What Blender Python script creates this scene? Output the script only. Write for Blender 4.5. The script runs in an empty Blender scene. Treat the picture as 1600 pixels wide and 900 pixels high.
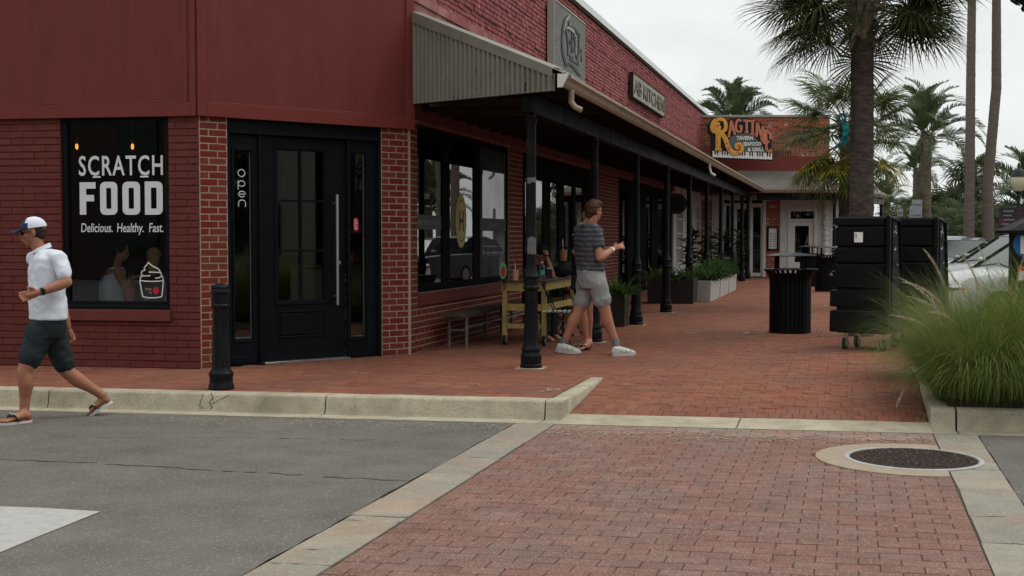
import bpy, bmesh, math, random
from mathutils import Vector, Matrix, noise
random.seed(7)
R = math.radians
SC = bpy.context.scene
COL = SC.collection

# ---------------------------------------------------------------- camera
F = 2000.0                     # focal length in photo pixels (1600 wide)
HC = 1.40                      # camera height over the sidewalk
PITCH = math.atan2(79.0, F)
cd = bpy.data.cameras.new('camera')
cd.sensor_width = 36.0
cd.lens = 36.0 * F / 1600.0
cd.clip_start = 0.05; cd.clip_end = 3000
cam = bpy.data.objects.new('camera', cd); COL.objects.link(cam)
cam.location = (0, 0, HC)
cam.rotation_euler = (math.pi / 2 - PITCH, 0, 0)
SC.camera = cam
# ---------------------------------------------------------------- world and sun
SUN_EL, SUN_AZ = R(56), R(75)          # azimuth from +Y towards +X
w = bpy.data.worlds.new('World'); SC.world = w; w.use_nodes = True
nt = w.node_tree; nt.nodes.clear()
def wn(t, **k):
    n = nt.nodes.new(t)
    for a, b in k.items(): setattr(n, a, b)
    return n
sky = wn('ShaderNodeTexSky', sky_type='NISHITA', sun_disc=False)
sky.sun_elevation = SUN_EL; sky.sun_rotation = SUN_AZ; sky.air_density = 1.0; sky.dust_density = 3.0
tc = wn('ShaderNodeTexCoord')
sep = wn('ShaderNodeSeparateXYZ'); nt.links.new(tc.outputs['Generated'], sep.inputs[0])
mp = wn('ShaderNodeMapping'); mp.inputs['Scale'].default_value = (1.6, 1.6, 4.0); mp.inputs['Location'].default_value = (0.4, 0.2, 0.9)
nt.links.new(tc.outputs['Generated'], mp.inputs[0])
nz = wn('ShaderNodeTexNoise'); nz.inputs['Scale'].default_value = 2.3; nz.inputs['Detail'].default_value = 5; nz.inputs['Roughness'].default_value = 0.5
nt.links.new(mp.outputs[0], nz.inputs['Vector'])
rmp = wn('ShaderNodeMapRange'); rmp.inputs[1].default_value = 0.36; rmp.inputs[2].default_value = 0.66
rmp.inputs[3].default_value = 0.80; rmp.inputs[4].default_value = 1.07
nt.links.new(nz.outputs['Fac'], rmp.inputs[0])
# overcast gradient: brighter towards the zenith
grad = wn('ShaderNodeMapRange'); grad.inputs[1].default_value = 0.0; grad.inputs[2].default_value = 1.0
grad.inputs[3].default_value = 9.2; grad.inputs[4].default_value = 21.0
pz = wn('ShaderNodeMath', operation='POWER', use_clamp=True); nt.links.new(sep.outputs['Z'], pz.inputs[0]); pz.inputs[1].default_value = 1.5
nt.links.new(pz.outputs[0], grad.inputs[0])
mul = wn('ShaderNodeMath', operation='MULTIPLY'); nt.links.new(grad.outputs[0], mul.inputs[0]); nt.links.new(rmp.outputs[0], mul.inputs[1])
cc = wn('ShaderNodeVectorMath', operation='SCALE'); cc.inputs[0].default_value = (0.965, 1.0, 0.99)
nt.links.new(mul.outputs[0], cc.inputs['Scale'])
mx = wn('ShaderNodeMixRGB'); mx.inputs[0].default_value = 0.94
nt.links.new(sky.outputs[0], mx.inputs[1]); nt.links.new(cc.outputs[0], mx.inputs[2])
bg = wn('ShaderNodeBackground'); bg.inputs[1].default_value = 0.1
nt.links.new(mx.outputs[0], bg.inputs[0])
wo = wn('ShaderNodeOutputWorld'); nt.links.new(bg.outputs[0], wo.inputs[0])
sd = bpy.data.lights.new('sun', 'SUN'); sd.energy = 1.0; sd.angle = R(25); sd.color = (1, 0.965, 0.92)
sun = bpy.data.objects.new('sun', sd); COL.objects.link(sun); sun.location = (10, 0, 30)
sdir = Vector((math.sin(SUN_AZ) * math.cos(SUN_EL), math.cos(SUN_AZ) * math.cos(SUN_EL), math.sin(SUN_EL)))
sun.rotation_euler = sdir.to_track_quat('Z', 'Y').to_euler()
vs = SC.view_settings
SC.display_settings.display_device = 'sRGB'
vs.view_transform = 'Standard'; vs.look = 'None'; vs.exposure = 0.0; vs.gamma = 1.0; vs.use_curve_mapping = False
try:
    SC.cycles.max_bounces = 8; SC.cycles.transparent_max_bounces = 24; SC.cycles.use_denoising = True
    SC.cycles.sample_clamp_indirect = 4.0
except Exception: pass

# ---------------------------------------------------------------- geometry of the place
def ray(u, v):
    c = Vector(((u - 800) / F, (450 - v) / F, -1.0))
    return Matrix.Rotation(math.pi / 2 - PITCH, 3, 'X') @ c
def G(u, v, z=0.0):                     # photo pixel -> point on the level z
    d = ray(u, v); t = (z - HC) / d.z
    return Vector((0, 0, HC)) + d * t
def AT(u, v, Y):                        # photo pixel -> point at distance Y
    d = ray(u, v); return Vector((0, 0, HC)) + d * (Y / d.y)
TA = 0.2625                             # heading of the arcade
A = Vector((TA, 1, 0)).normalized(); LT = Vector((A.y, -A.x, 0))
E1 = Vector((1, -0.175, 0)).normalized()   # heading of the kerb
B0 = Vector((2.758, 10.508, 0))
def L(p, q, z=0.0): return B0 + E1 * p + A * q + Vector((0, 0, z))
def invL(P):
    d = P - B0; det = E1.x * A.y - E1.y * A.x
    return ((d.x * A.y - d.y * A.x) / det, (E1.x * d.y - E1.y * d.x) / det)
class Fr:                               # wall frame: s along, n outwards, z up
    def __init__(s, o, d, n):
        s.o = Vector((o[0], o[1], 0)); s.d = Vector((d[0], d[1], 0)).normalized(); s.n = Vector((n[0], n[1], 0)).normalized()
    def __call__(s, a, n, z): return s.o + s.d * a + s.n * n + Vector((0, 0, z))
    def S(s, u, n=0.0):                 # where the column of pixels u meets the wall
        k = (u - 800) / F; o = s.o + s.n * n
        kk = k / math.cos(PITCH)  # small correction for pitch near the horizon
        return (kk * o.y - o.x) / (s.d.x - kk * s.d.y)
    def Z(s, a, v, n=0.0):
        P = s(a, n, 0); u = 0; best = None
        Y = P.y; return AT(800, v, Y).z
    def M(s):                            # matrix: local x = along, y = inwards, z up
        return Matrix((( s.d.x, -s.n.x, 0, s.o.x), (s.d.y, -s.n.y, 0, s.o.y), (0, 0, 1, 0), (0, 0, 0, 1)))
C1 = Vector((-3.31, 13.59, 0)); C2 = Vector((-1.21, 15.30, 0))
dW2 = (C2 - C1).normalized()
W1 = Fr(C1, (-E1.x, -E1.y), (E1.y, -E1.x))          # along to the left
W2 = Fr(C1, dW2, (dW2.y, -dW2.x))
W3 = Fr(C2, A, LT)
W2L = (C2 - C1).length
EW = Fr((6.718, 45.5), (1, -0.02), (-0.02, -1))
EW4 = EW.S(1290)
def V(*a): return Vector(a)

# ---------------------------------------------------------------- object helpers
MW = {}
def tagit(o, label=None, cat=None, group=None, kind=None):
    if label: o['label'] = label
    if cat: o['category'] = cat
    if group: o['group'] = group
    if kind: o['kind'] = kind
    return o
def thing(name, loc, label=None, cat=None, rotz=0.0, group=None, kind=None):
    o = bpy.data.objects.new(name, None); COL.objects.link(o)
    o.empty_display_size = 0.2; o.location = loc; o.rotation_euler = (0, 0, rotz)
    MW[o] = Matrix.Translation(Vector(loc)) @ Matrix.Rotation(rotz, 4, 'Z')
    return tagit(o, label, cat, group, kind)
def dup(root, loc, rotz=0.0, label=None, group=None, scale=None):
    def cp(o, par):
        c = o.copy(); COL.objects.link(c); c.parent = par
        for ch in [x for x in bpy.data.objects if x.parent is o]: cp(ch, c)
        return c
    kids = {}
    for x in bpy.data.objects:
        if x.parent: kids.setdefault(x.parent, []).append(x)
    def cp(o, par):
        c = o.copy(); COL.objects.link(c)
        if par: c.parent = par
        for ch in kids.get(o, []): cp(ch, c)
        return c
    r = cp(root, None); r.location = loc; r.rotation_euler = (0, 0, rotz)
    if scale: r.scale = (scale,) * 3
    if label: r['label'] = label
    if group: r['group'] = group
    return r
def inv_noscale(m): return m.inverted()
class MB:
    def __init__(s): s.v = []; s.f = []; s.m = []
    def add(s, vs, fs, mi=0):
        b = len(s.v); s.v += [tuple(x) for x in vs]
        for f in fs: s.f.append(tuple(i + b for i in f)); s.m.append(mi)
    def hexa(s, p, mi=0):               # 8 corners: bottom 4 (ccw) then top 4
        s.add(p, [(3, 2, 1, 0), (4, 5, 6, 7), (0, 1, 5, 4), (1, 2, 6, 5), (2, 3, 7, 6), (3, 0, 4, 7)], mi)
    def box(s, x0, x1, y0, y1, z0, z1, fr=None, mi=0, M=None):
        c = [(x0, y0, z0), (x1, y0, z0), (x1, y1, z0), (x0, y1, z0), (x0, y0, z1), (x1, y0, z1), (x1, y1, z1), (x0, y1, z1)]
        if fr: c = [fr(*k) for k in c]
        if M is not None: c = [M @ Vector(k) for k in c]
        s.hexa(c, mi)
    def bar(s, a, b, w, h, mi=0, up=(0, 0, 1)):  # a beam of section w x h from a to b
        a = Vector(a); b = Vector(b); d = (b - a).normalized(); up = Vector(up)
        if abs(d.dot(up)) > 0.98: up = Vector((1, 0, 0))
        x = d.cross(up).normalized() * (w / 2); y = x.cross(d).normalized() * (h / 2)
        s.hexa([a - x - y, a + x - y, b + x - y, b - x - y, a - x + y, a + x + y, b + x + y, b - x + y], mi)
    def tube(s, pts, r, seg=8, mi=0, cap=True):
        pts = [Vector(p) for p in pts]; n = len(pts)
        rs = r if isinstance(r, (list, tuple)) else [r] * n
        vs = []; prev = None
        for i, p in enumerate(pts):
            d = (pts[min(i + 1, n - 1)] - pts[max(i - 1, 0)]).normalized()
            if prev is None:
                up = Vector((0, 0, 1)) if abs(d.z) < 0.9 else Vector((1, 0, 0)); x = d.cross(up).normalized()
            else: x = (prev - d * prev.dot(d)).normalized()
            prev = x; y = d.cross(x)
            ra = rs[i]; ra, rb = ra if isinstance(ra, (tuple, list)) else (ra, ra)
            for k in range(seg):
                t = 2 * math.pi * k / seg; vs.append(p + x * (ra * math.cos(t)) + y * (rb * math.sin(t)))
        fs = [(i * seg + k, i * seg + (k + 1) % seg, (i + 1) * seg + (k + 1) % seg, (i + 1) * seg + k) for i in range(n - 1) for k in range(seg)]
        if cap: fs += [tuple(reversed(range(seg))), tuple(range((n - 1) * seg, n * seg))]
        s.add(vs, fs, mi)
    def lathe(s, prof, c=(0, 0, 0), seg=16, mi=0, flute=0, fr=None):   # prof: (r, z)
        vs = []; c = Vector(c)
        for j, (r, z) in enumerate(prof):
            for k in range(seg):
                t = 2 * math.pi * k / seg
                rr = r * (1 - (0.09 if (flute and flute[0] <= j <= flute[1] and k % 2) else 0))
                vs.append(c + Vector((rr * math.cos(t), rr * math.sin(t), z)))
        n = len(prof)
        fs = [(i * seg + k, i * seg + (k + 1) % seg, (i + 1) * seg + (k + 1) % seg, (i + 1) * seg + k) for i in range(n - 1) for k in range(seg)]
        fs += [tuple(reversed(range(seg))), tuple(range((n - 1) * seg, n * seg))]
        s.add(vs, fs, mi)
    def ball(s, c, r, seg=10, rings=7, mi=0, rot=None):
        c = Vector(c); rx, ry, rz = r if isinstance(r, (tuple, list)) else (r, r, r)
        vs = []; 
        for i in range(1, rings):
            ph = math.pi * i / rings
            for k in range(seg):
                t = 2 * math.pi * k / seg
                q = Vector((rx * math.sin(ph) * math.cos(t), ry * math.sin(ph) * math.sin(t), rz * math.cos(ph)))
                vs.append(c + (rot @ q if rot else q))
        q = Vector((0, 0, rz)); vs.append(c + (rot @ q if rot else q)); q = -q; vs.append(c + (rot @ q if rot else q))
        a = len(vs) - 2; b = a + 1
        fs = [(i * seg + k, (i + 1) * seg + k, (i + 1) * seg + (k + 1) % seg, i * seg + (k + 1) % seg) for i in range(rings - 2) for k in range(seg)]
        fs += [(a, k, (k + 1) % seg) for k in range(seg)]
        e = (rings - 2) * seg; fs += [(b, e + (k + 1) % seg, e + k) for k in range(seg)]
        s.add(vs, fs, mi)
    def prism(s, poly, fn0, fn1, mi=0):  # poly of 2-D points mapped to 3-D by fn0 / fn1
        n = len(poly); vs = [fn0(*p) for p in poly] + [fn1(*p) for p in poly]
        fs = [tuple(range(n)), tuple(reversed(range(n, 2 * n)))] + [(i, (i + 1) % n, (i + 1) % n + n, i + n) for i in range(n)]
        s.add(vs, fs, mi)
    def build(s, name, mats, parent=None, smooth=False, bevel=0.0, label=None, cat=None, group=None, kind=None, fix=False, sharp=40):
        me = bpy.data.meshes.new(name)
        me.from_pydata(s.v, [], s.f)
        if not isinstance(mats, (list, tuple)): mats = [mats]
        for m in mats: me.materials.append(m)
        if len(mats) > 1: me.polygons.foreach_set('material_index', s.m)
        o = bpy.data.objects.new(name, me); COL.objects.link(o)
        if parent is not None:
            M = MW.get(parent, Matrix.Identity(4)); o.parent = parent; me.transform(M.inverted()); MW[o] = M
        else:
            xs = [v[0] for v in s.v]; ys = [v[1] for v in s.v]; zs = [v[2] for v in s.v]
            c = Vector(((min(xs) + max(xs)) / 2, (min(ys) + max(ys)) / 2, min(zs)))
            M = Matrix.Translation(c); me.transform(M.inverted()); o.location = c; MW[o] = M
        bm = bmesh.new(); bm.from_mesh(me)
        if len(bm.faces) < 60000: bmesh.ops.recalc_face_normals(bm, faces=bm.faces)
        if bevel:
            bmesh.ops.bevel(bm, geom=[e for e in bm.edges if len(e.link_faces) == 2 and e.calc_face_angle(0) > 0.6], offset=bevel, segments=1, affect='EDGES', profile=0.7)
        bm.to_mesh(me); bm.free()
        if smooth:
            me.polygons.foreach_set('use_smooth', [True] * len(me.polygons))
            try: me.set_sharp_from_angle(angle=R(sharp))
            except Exception: pass
        me.update()
        return tagit(o, label, cat, group, kind)
def text_mesh(body, fn, mat, name, parent, h=0.1, wide=1.0, depth=0.004, bold=0.0, spacing=1.0, shear=0.0, align='CENTER', warp=None, kind=None, label=None):
    """Lettering: fn(x, y, d) maps text space (metres) to the world, d = proud of the surface."""
    cu = bpy.data.curves.new(name, 'FONT'); cu.body = body; cu.size = 1.0; cu.align_x = align; cu.offset = bold
    cu.space_character = spacing; cu.shear = shear; cu.extrude = 0.5; cu.resolution_u = 3; cu.fill_mode = 'BOTH'
    o = bpy.data.objects.new(name + '_tmp', cu); COL.objects.link(o)
    dg = bpy.context.evaluated_depsgraph_get()
    me = bpy.data.meshes.new_from_object(o.evaluated_get(dg)); bpy.data.objects.remove(o); 
    k = h / 0.69
    for v in me.vertices:
        x, y, z = v.co.x * k * wide, v.co.y * k, (v.co.z + 0.5) * depth
        if warp: x, y = warp(x, y)
        v.co = fn(x, y, z)
    M = MW.get(parent, Matrix.Identity(4)); me.transform(M.inverted())
    me.materials.clear(); me.materials.append(mat)
    ob = bpy.data.objects.new(name, me); COL.objects.link(ob); ob.parent = parent; MW[ob] = M
    return tagit(ob, label, kind=kind)
def fuse(name, mb, mat, parent, voxel=0.01, smooth=4, label=None, noise_amp=0.0, noise_scale=8.0, kind=None, folds=0.0):
    """Join closed shapes into one continuous skin (voxel remesh + smoothing)."""
    me = bpy.data.meshes.new(name); me.from_pydata(mb.v, [], mb.f)
    bm = bmesh.new(); bm.from_mesh(me); bmesh.ops.recalc_face_normals(bm, faces=bm.faces); bm.to_mesh(me); bm.free()
    o = bpy.data.objects.new(name, me); COL.objects.link(o)
    m = o.modifiers.new('r', 'REMESH'); m.mode = 'VOXEL'; m.voxel_size = voxel; m.use_smooth_shade = True
    if smooth:
        sm = o.modifiers.new('s', 'SMOOTH'); sm.factor = 0.5; sm.iterations = smooth
    dg = bpy.context.evaluated_depsgraph_get()
    nm = bpy.data.meshes.new_from_object(o.evaluated_get(dg)); o.modifiers.clear(); o.data = nm
    if noise_amp:
        nn = [v.normal.copy() for v in nm.vertices]
        for v, q in zip(nm.vertices, nn):
            p = v.co; a = noise.noise(p * noise_scale)
            if folds: a += folds * (.35 - abs(noise.noise(Vector((p.x * 9 + p.z * 6, p.y * 9, p.z * 10 - p.x * 5)))) * 1.6)
            v.co += q * (noise_amp * a)
    nm.materials.clear(); nm.materials.append(mat)
    nm.polygons.foreach_set('use_smooth', [True] * len(nm.polygons))
    M = MW.get(parent, Matrix.Identity(4)); nm.transform(M.inverted())
    if parent: o.parent = parent
    MW[o] = M; o.name = name
    return tagit(o, label, kind=kind)
# ---------------------------------------------------------------- materials
MATS = {}
def mat(name, col, rough=0.7, var=0.0, vscale=8.0, bump=0.0, bscale=60.0, metal=0.0, spec=0.16, island=0.0, col2=None, c2scale=3.0, c2lo=0.45, c2hi=0.65,
        speck=None, speck_scale=300.0, speck_amt=0.0, emit=0.0, coat=0.0, hue=0.0, detail=4, coords='Object', stretch=None, rvar=0.0, trans=0.0):
    m = bpy.data.materials.new(name); m.use_nodes = True; n = m.node_tree.nodes; l = m.node_tree.links
    b = n['Principled BSDF']; b.inputs['Roughness'].default_value = rough; b.inputs['Metallic'].default_value = metal
    b.inputs['Specular IOR Level'].default_value = spec; b.inputs['Coat Weight'].default_value = coat
    if coords == 'World': vec = n.new('ShaderNodeNewGeometry').outputs['Position']
    else: vec = n.new('ShaderNodeTexCoord').outputs[coords]
    if stretch:
        mpn = n.new('ShaderNodeMapping'); mpn.inputs['Scale'].default_value = stretch; l.new(vec, mpn.inputs[0]); vec = mpn.outputs[0]
    def nzn(sc, d=detail, ro=0.55):
        t = n.new('ShaderNodeTexNoise'); t.inputs['Scale'].default_value = sc; t.inputs['Detail'].default_value = d; t.inputs['Roughness'].default_value = ro
        l.new(vec, t.inputs['Vector']); return t.outputs['Fac']
    def mr(src, a, bb, c, d):
        t = n.new('ShaderNodeMapRange'); l.new(src, t.inputs[0])
        for i, x in zip((1, 2, 3, 4), (a, bb, c, d)): t.inputs[i].default_value = x
        return t.outputs[0]
    def mixc(fac, a, bb, mode='MIX'):
        t = n.new('ShaderNodeMixRGB'); t.blend_type = mode
        for i, x in enumerate((fac, a, bb)):
            if hasattr(x, 'is_linked') or hasattr(x, 'links'): l.new(x, t.inputs[i])
            elif i == 0: t.inputs[0].default_value = x
            else: t.inputs[i].default_value = (*x, 1) if len(x) == 3 else x
        return t.outputs[0]
    c = tuple(col)
    cur = None
    if col2 is not None: cur = mixc(mr(nzn(c2scale, 5), c2lo, c2hi, 0, 1), c, tuple(col2))
    if var:
        f = mr(nzn(vscale), 0.25, 0.75, 1 - var, 1 + var)
        cur = mixc(1.0, cur if cur is not None else c, f, 'MULTIPLY')
    if island:
        g = n.new('ShaderNodeNewGeometry'); oi = n.new('ShaderNodeObjectInfo')
        ad = n.new('ShaderNodeMath'); ad.operation = 'ADD'; l.new(g.outputs['Random Per Island'], ad.inputs[0]); l.new(oi.outputs['Random'], ad.inputs[1])
        fr_ = n.new('ShaderNodeMath'); fr_.operation = 'FRACT'; l.new(ad.outputs[0], fr_.inputs[0])
        f = mr(fr_.outputs[0], 0, 1, 1 - island, 1 + island)
        cur = mixc(1.0, cur if cur is not None else c, f, 'MULTIPLY')
        if hue:
            hs = n.new('ShaderNodeHueSaturation'); l.new(cur, hs.inputs['Color'])
            m7 = n.new('ShaderNodeMath'); m7.operation = 'MULTIPLY'; l.new(fr_.outputs[0], m7.inputs[0]); m7.inputs[1].default_value = 7.31
            f7 = n.new('ShaderNodeMath'); f7.operation = 'FRACT'; l.new(m7.outputs[0], f7.inputs[0])
            l.new(mr(f7.outputs[0], 0, 1, 0.5 - hue, 0.5 + hue), hs.inputs['Hue']); 
            l.new(mr(f7.outputs[0], 0, 1, 1.05, 0.95), hs.inputs['Saturation']); cur = hs.outputs[0]
    if speck is not None:
        f = mr(nzn(speck_scale, 2, 0.8), 0.57, 0.68, 0, speck_amt)
        cur = mixc(f, cur if cur is not None else c, tuple(speck))
    if cur is not None: l.new(cur, b.inputs['Base Color'])
    else: b.inputs['Base Color'].default_value = (*c, 1)
    if rvar: l.new(mr(nzn(vscale * 1.7), 0.3, 0.7, rough - rvar, rough + rvar), b.inputs['Roughness'])
    if bump:
        bp = n.new('ShaderNodeBump'); bp.inputs['Strength'].default_value = 1.0; bp.inputs['Distance'].default_value = bump
        l.new(nzn(bscale, 4, 0.6), bp.inputs['Height']); l.new(bp.outputs[0], b.inputs['Normal'])
    if emit:
        b.inputs['Emission Color'].default_value = (*c, 1); b.inputs['Emission Strength'].default_value = emit
    if trans:
        tl = n.new('ShaderNodeBsdfTranslucent'); ms = n.new('ShaderNodeMixShader'); ms.inputs[0].default_value = trans
        if cur is not None: l.new(cur, tl.inputs[0])
        else: tl.inputs[0].default_value = (*c, 1)
        l.new(b.outputs[0], ms.inputs[1]); l.new(tl.outputs[0], ms.inputs[2]); l.new(ms.outputs[0], n['Material Output'].inputs['Surface'])
    MATS[name] = m
    return m
def glass(name, tint=(0.92, 0.95, 0.95), ior=1.5, rough=0.0, film=0.0, fcol=(0.3, 0.33, 0.32)):
    m = bpy.data.materials.new(name); m.use_nodes = True; n = m.node_tree.nodes; l = m.node_tree.links
    n.remove(n['Principled BSDF']); out = n['Material Output']
    tr = n.new('ShaderNodeBsdfTransparent'); tr.inputs[0].default_value = (*tint, 1)
    gl = n.new('ShaderNodeBsdfGlossy'); gl.inputs['Roughness'].default_value = rough; gl.inputs['Color'].default_value = (1, 1, 1, 1)
    fz = n.new('ShaderNodeFresnel'); fz.inputs['IOR'].default_value = ior
    mxs = n.new('ShaderNodeMixShader'); l.new(fz.outputs[0], mxs.inputs[0]); l.new(tr.outputs[0], mxs.inputs[1]); l.new(gl.outputs[0], mxs.inputs[2])
    res = mxs.outputs[0]
    if film:
        t = n.new('ShaderNodeTexNoise'); t.inputs['Scale'].default_value = 1.6; tcn = n.new('ShaderNodeTexCoord'); l.new(tcn.outputs['Object'], t.inputs['Vector'])
        mr = n.new('ShaderNodeMapRange'); l.new(t.outputs['Fac'], mr.inputs[0]); mr.inputs[1].default_value = 0.35; mr.inputs[2].default_value = 0.7; mr.inputs[3].default_value = film * 0.3; mr.inputs[4].default_value = film
        d = n.new('ShaderNodeBsdfDiffuse'); d.inputs[0].default_value = (*fcol, 1)
        m2 = n.new('ShaderNodeMixShader'); l.new(mr.outputs[0], m2.inputs[0]); l.new(res, m2.inputs[1]); l.new(d.outputs[0], m2.inputs[2]); res = m2.outputs[0]
    l.new(res, out.inputs['Surface']); MATS[name] = m
    return m
M = MATS
mat('asphalt', (0.116, 0.106, 0.092), 0.92, var=0.20, vscale=2.3, bump=0.006, bscale=90, speck=(0.36, 0.34, 0.31), speck_scale=62, speck_amt=0.42, detail=7, col2=(0.105, 0.096, 0.084), c2scale=0.7, coords='World')
mat('far_asphalt', (0.12, 0.118, 0.112), 0.92, var=0.12, vscale=0.4)
mat('paint_white', (0.34, 0.33, 0.31), 0.8, var=0.12, vscale=14, bump=0.002, bscale=120, col2=(0.30, 0.29, 0.275), c2scale=9, c2lo=0.52, c2hi=0.7)
mat('concrete', (0.37, 0.325, 0.24), 0.9, var=0.16, vscale=7, bump=0.006, bscale=70, col2=(0.25, 0.215, 0.155), c2scale=2.1, c2lo=0.44, c2hi=0.72, speck=(0.12, 0.10, 0.08), speck_scale=55, speck_amt=0.6, coords='World')
mat('ribbon', (0.215, 0.198, 0.160), 0.9, var=0.16, vscale=4, bump=0.006, bscale=60, col2=(0.26, 0.185, 0.128), c2scale=1.8, c2lo=0.48, c2hi=0.72, speck=(0.46, 0.44, 0.40), speck_scale=70, speck_amt=0.55, island=0.08, coords='World')
mat('collar', (0.27, 0.215, 0.155), 0.9, var=0.15, vscale=8, bump=0.003, bscale=90, speck=(0.5, 0.44, 0.36), speck_scale=120, speck_amt=0.4)
mat('road_paver', (0.165, 0.084, 0.065), 0.9, var=0.22, vscale=5, bump=0.004, bscale=110, island=0.05, hue=0.004, speck=(0.50, 0.45, 0.40), speck_scale=85, speck_amt=0.5, col2=(0.155, 0.095, 0.078), c2scale=1.5, coords='World')
mat('dusty_paver', (0.20, 0.15, 0.12), 0.95, var=0.16, vscale=9, bump=0.004, bscale=110, island=0.08, speck=(0.4, 0.36, 0.32), speck_scale=85, speck_amt=0.6, col2=(0.22, 0.12, 0.10), c2scale=2.2, coords='World')
mat('joint_sand', (0.095, 0.066, 0.052), 0.95, var=0.2, vscale=30)
mat('walk_brick', (0.195, 0.074, 0.045), 0.85, var=0.16, vscale=7, bump=0.002, bscale=130, island=0.07, hue=0.005, col2=(0.140, 0.062, 0.044), c2scale=0.8, c2lo=0.45, c2hi=0.7, coords='World')
mat('walk_sand', (0.10, 0.046, 0.034), 0.95, var=0.2, vscale=20)
mat('walk_far', (0.17, 0.062, 0.040), 0.85, var=0.15, vscale=2)
mat('face_brick', (0.140, 0.028, 0.017), 0.85, var=0.14, vscale=20, bump=0.003, bscale=110, island=0.09, hue=0.006, coords='World')
mat('mortar', (0.33, 0.24, 0.19), 0.95, var=0.18, vscale=20, bump=0.002, bscale=200)
mat('painted_brick', (0.122, 0.030, 0.024), 0.7, var=0.12, vscale=14, bump=0.008, bscale=34, island=0.05, coords='World')
mat('painted_joint', (0.095, 0.020, 0.017), 0.8)
mat('parapet_brick', (0.235, 0.058, 0.058), 0.85, var=0.22, vscale=9, bump=0.004, bscale=90, island=0.14, col2=(0.34, 0.15, 0.14), c2scale=10, c2lo=0.48, c2hi=0.72, coords='World')
mat('parapet_joint', (0.10, 0.035, 0.035), 0.9, var=0.25, vscale=6)
mat('old_brick', (0.25, 0.070, 0.036), 0.85, var=0.2, vscale=10, island=0.28, hue=0.012, col2=(0.40, 0.31, 0.26), c2scale=6, c2lo=0.60, c2hi=0.70, coords='World')
mat('old_mortar', (0.42, 0.33, 0.27), 0.95, var=0.2, vscale=10)
mat('red_board', (0.140, 0.029, 0.0235), 0.6, var=0.09, vscale=2.2, bump=0.0015, bscale=30, stretch=(2.2, 2.2, .55), col2=(0.122, 0.0255, 0.0215), c2scale=3, c2lo=0.5, c2hi=0.75, coords='World')
mat('red_trim', (0.150, 0.029, 0.0235), 0.55, var=0.06, vscale=3, bump=0.001, bscale=40)
mat('stucco', (0.235, 0.075, 0.068), 0.85, var=0.16, vscale=3, bump=0.002, bscale=60, col2=(0.30, 0.15, 0.14), c2scale=2.5, coords='World')
mat('black_paint', (0.0065, 0.0078, 0.0100), 0.38, var=0.15, vscale=5, bump=0.0006, bscale=90, rvar=0.07, spec=0.07)
mat('black_chip', (0.4, 0.38, 0.35), 0.8)
mat('black_frame', (0.0055, 0.006, 0.007), 0.8, var=0.15, spec=0.03)
mat('black_metal', (0.0078, 0.0080, 0.0090), 0.42, var=0.25, vscale=7, bump=0.0015, bscale=50, rvar=0.1, col2=(0.020, 0.019, 0.017), c2scale=9, c2lo=0.6, c2hi=0.75, spec=0.1)
mat('beam_metal', (0.0055, 0.006, 0.007), 0.5, spec=0.05, var=0.2, vscale=3, rvar=0.1)
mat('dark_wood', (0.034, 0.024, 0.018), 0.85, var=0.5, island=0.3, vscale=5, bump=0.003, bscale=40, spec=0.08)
mat('rack_plastic', (0.0042, 0.0043, 0.0046), 0.5, var=0.2, vscale=6, col2=(0.014, 0.0135, 0.0125), c2scale=7, c2lo=0.62, c2hi=0.8, bump=0.001, bscale=60, rvar=0.1, spec=0.13)
mat('corrugated', (0.180, 0.172, 0.142), 0.55, var=0.16, vscale=2.5, col2=(0.10, 0.082, 0.066), c2scale=4, c2lo=0.6, c2hi=0.8)
mat('galvanised', (0.30, 0.285, 0.265), 0.5, var=0.16, vscale=2, metal=0.35, rvar=0.1, island=0.06)
mat('gutter_tan', (0.30, 0.235, 0.165), 0.42, var=0.14, vscale=4, rvar=0.08)
mat('gutter_white', (0.55, 0.54, 0.50), 0.5, var=0.1, vscale=8)
mat('cap_metal', (0.62, 0.63, 0.61), 0.5, var=0.08, vscale=3)
mat('steel', (0.50, 0.49, 0.47), 0.3, metal=0.9, var=0.1, vscale=10)
mat('pipe', (0.16, 0.16, 0.155), 0.45, metal=0.6, var=0.2, vscale=9)
mat('white_paint', (0.56, 0.55, 0.52), 0.6, var=0.07, vscale=4)
mat('white_plaster', (0.50, 0.49, 0.46), 0.8, var=0.1, vscale=2.5)
mat('decal_white', (0.62, 0.62, 0.62), 0.6, var=0.05, vscale=10)
mat('decal_grey', (0.065, 0.07, 0.075), 0.7)
mat('decal_faint', (0.16, 0.17, 0.18), 0.7)
mat('decal_gold', (0.42, 0.34, 0.12), 0.6, var=0.1)
mat('decal_dark', (0.03, 0.03, 0.028), 0.6)
mat('decal_red', (0.45, 0.02, 0.05), 0.5)
mat('red_plastic', (0.42, 0.015, 0.02), 0.4)
mat('bulb', (1.0, 0.36, 0.08), 0.4, emit=1.5)
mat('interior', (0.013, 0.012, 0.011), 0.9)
mat('interior_light', (0.30, 0.285, 0.22), 0.85, var=0.1)
mat('wood_counter', (0.20, 0.085, 0.035), 0.5, var=0.25, vscale=6, stretch=(1, 8, 8))
mat('pink', (0.45, 0.12, 0.13), 0.7)
mat('yellow_wood', (0.37, 0.265, 0.080), 0.6, var=0.14, vscale=9, bump=0.001, bscale=60, col2=(0.26, 0.20, 0.085), c2scale=7)
mat('grey_wood', (0.085, 0.065, 0.055), 0.8, var=0.3, vscale=5, bump=0.002, bscale=50, stretch=(6, 1, 6), island=0.15)
mat('bench_wood', (0.060, 0.045, 0.036), 0.75, var=0.3, vscale=6, bump=0.002, bscale=50)
mat('pale_slat', (0.42, 0.40, 0.35), 0.7, var=0.1)
mat('rubber', (0.012, 0.012, 0.012), 0.7)
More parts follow.
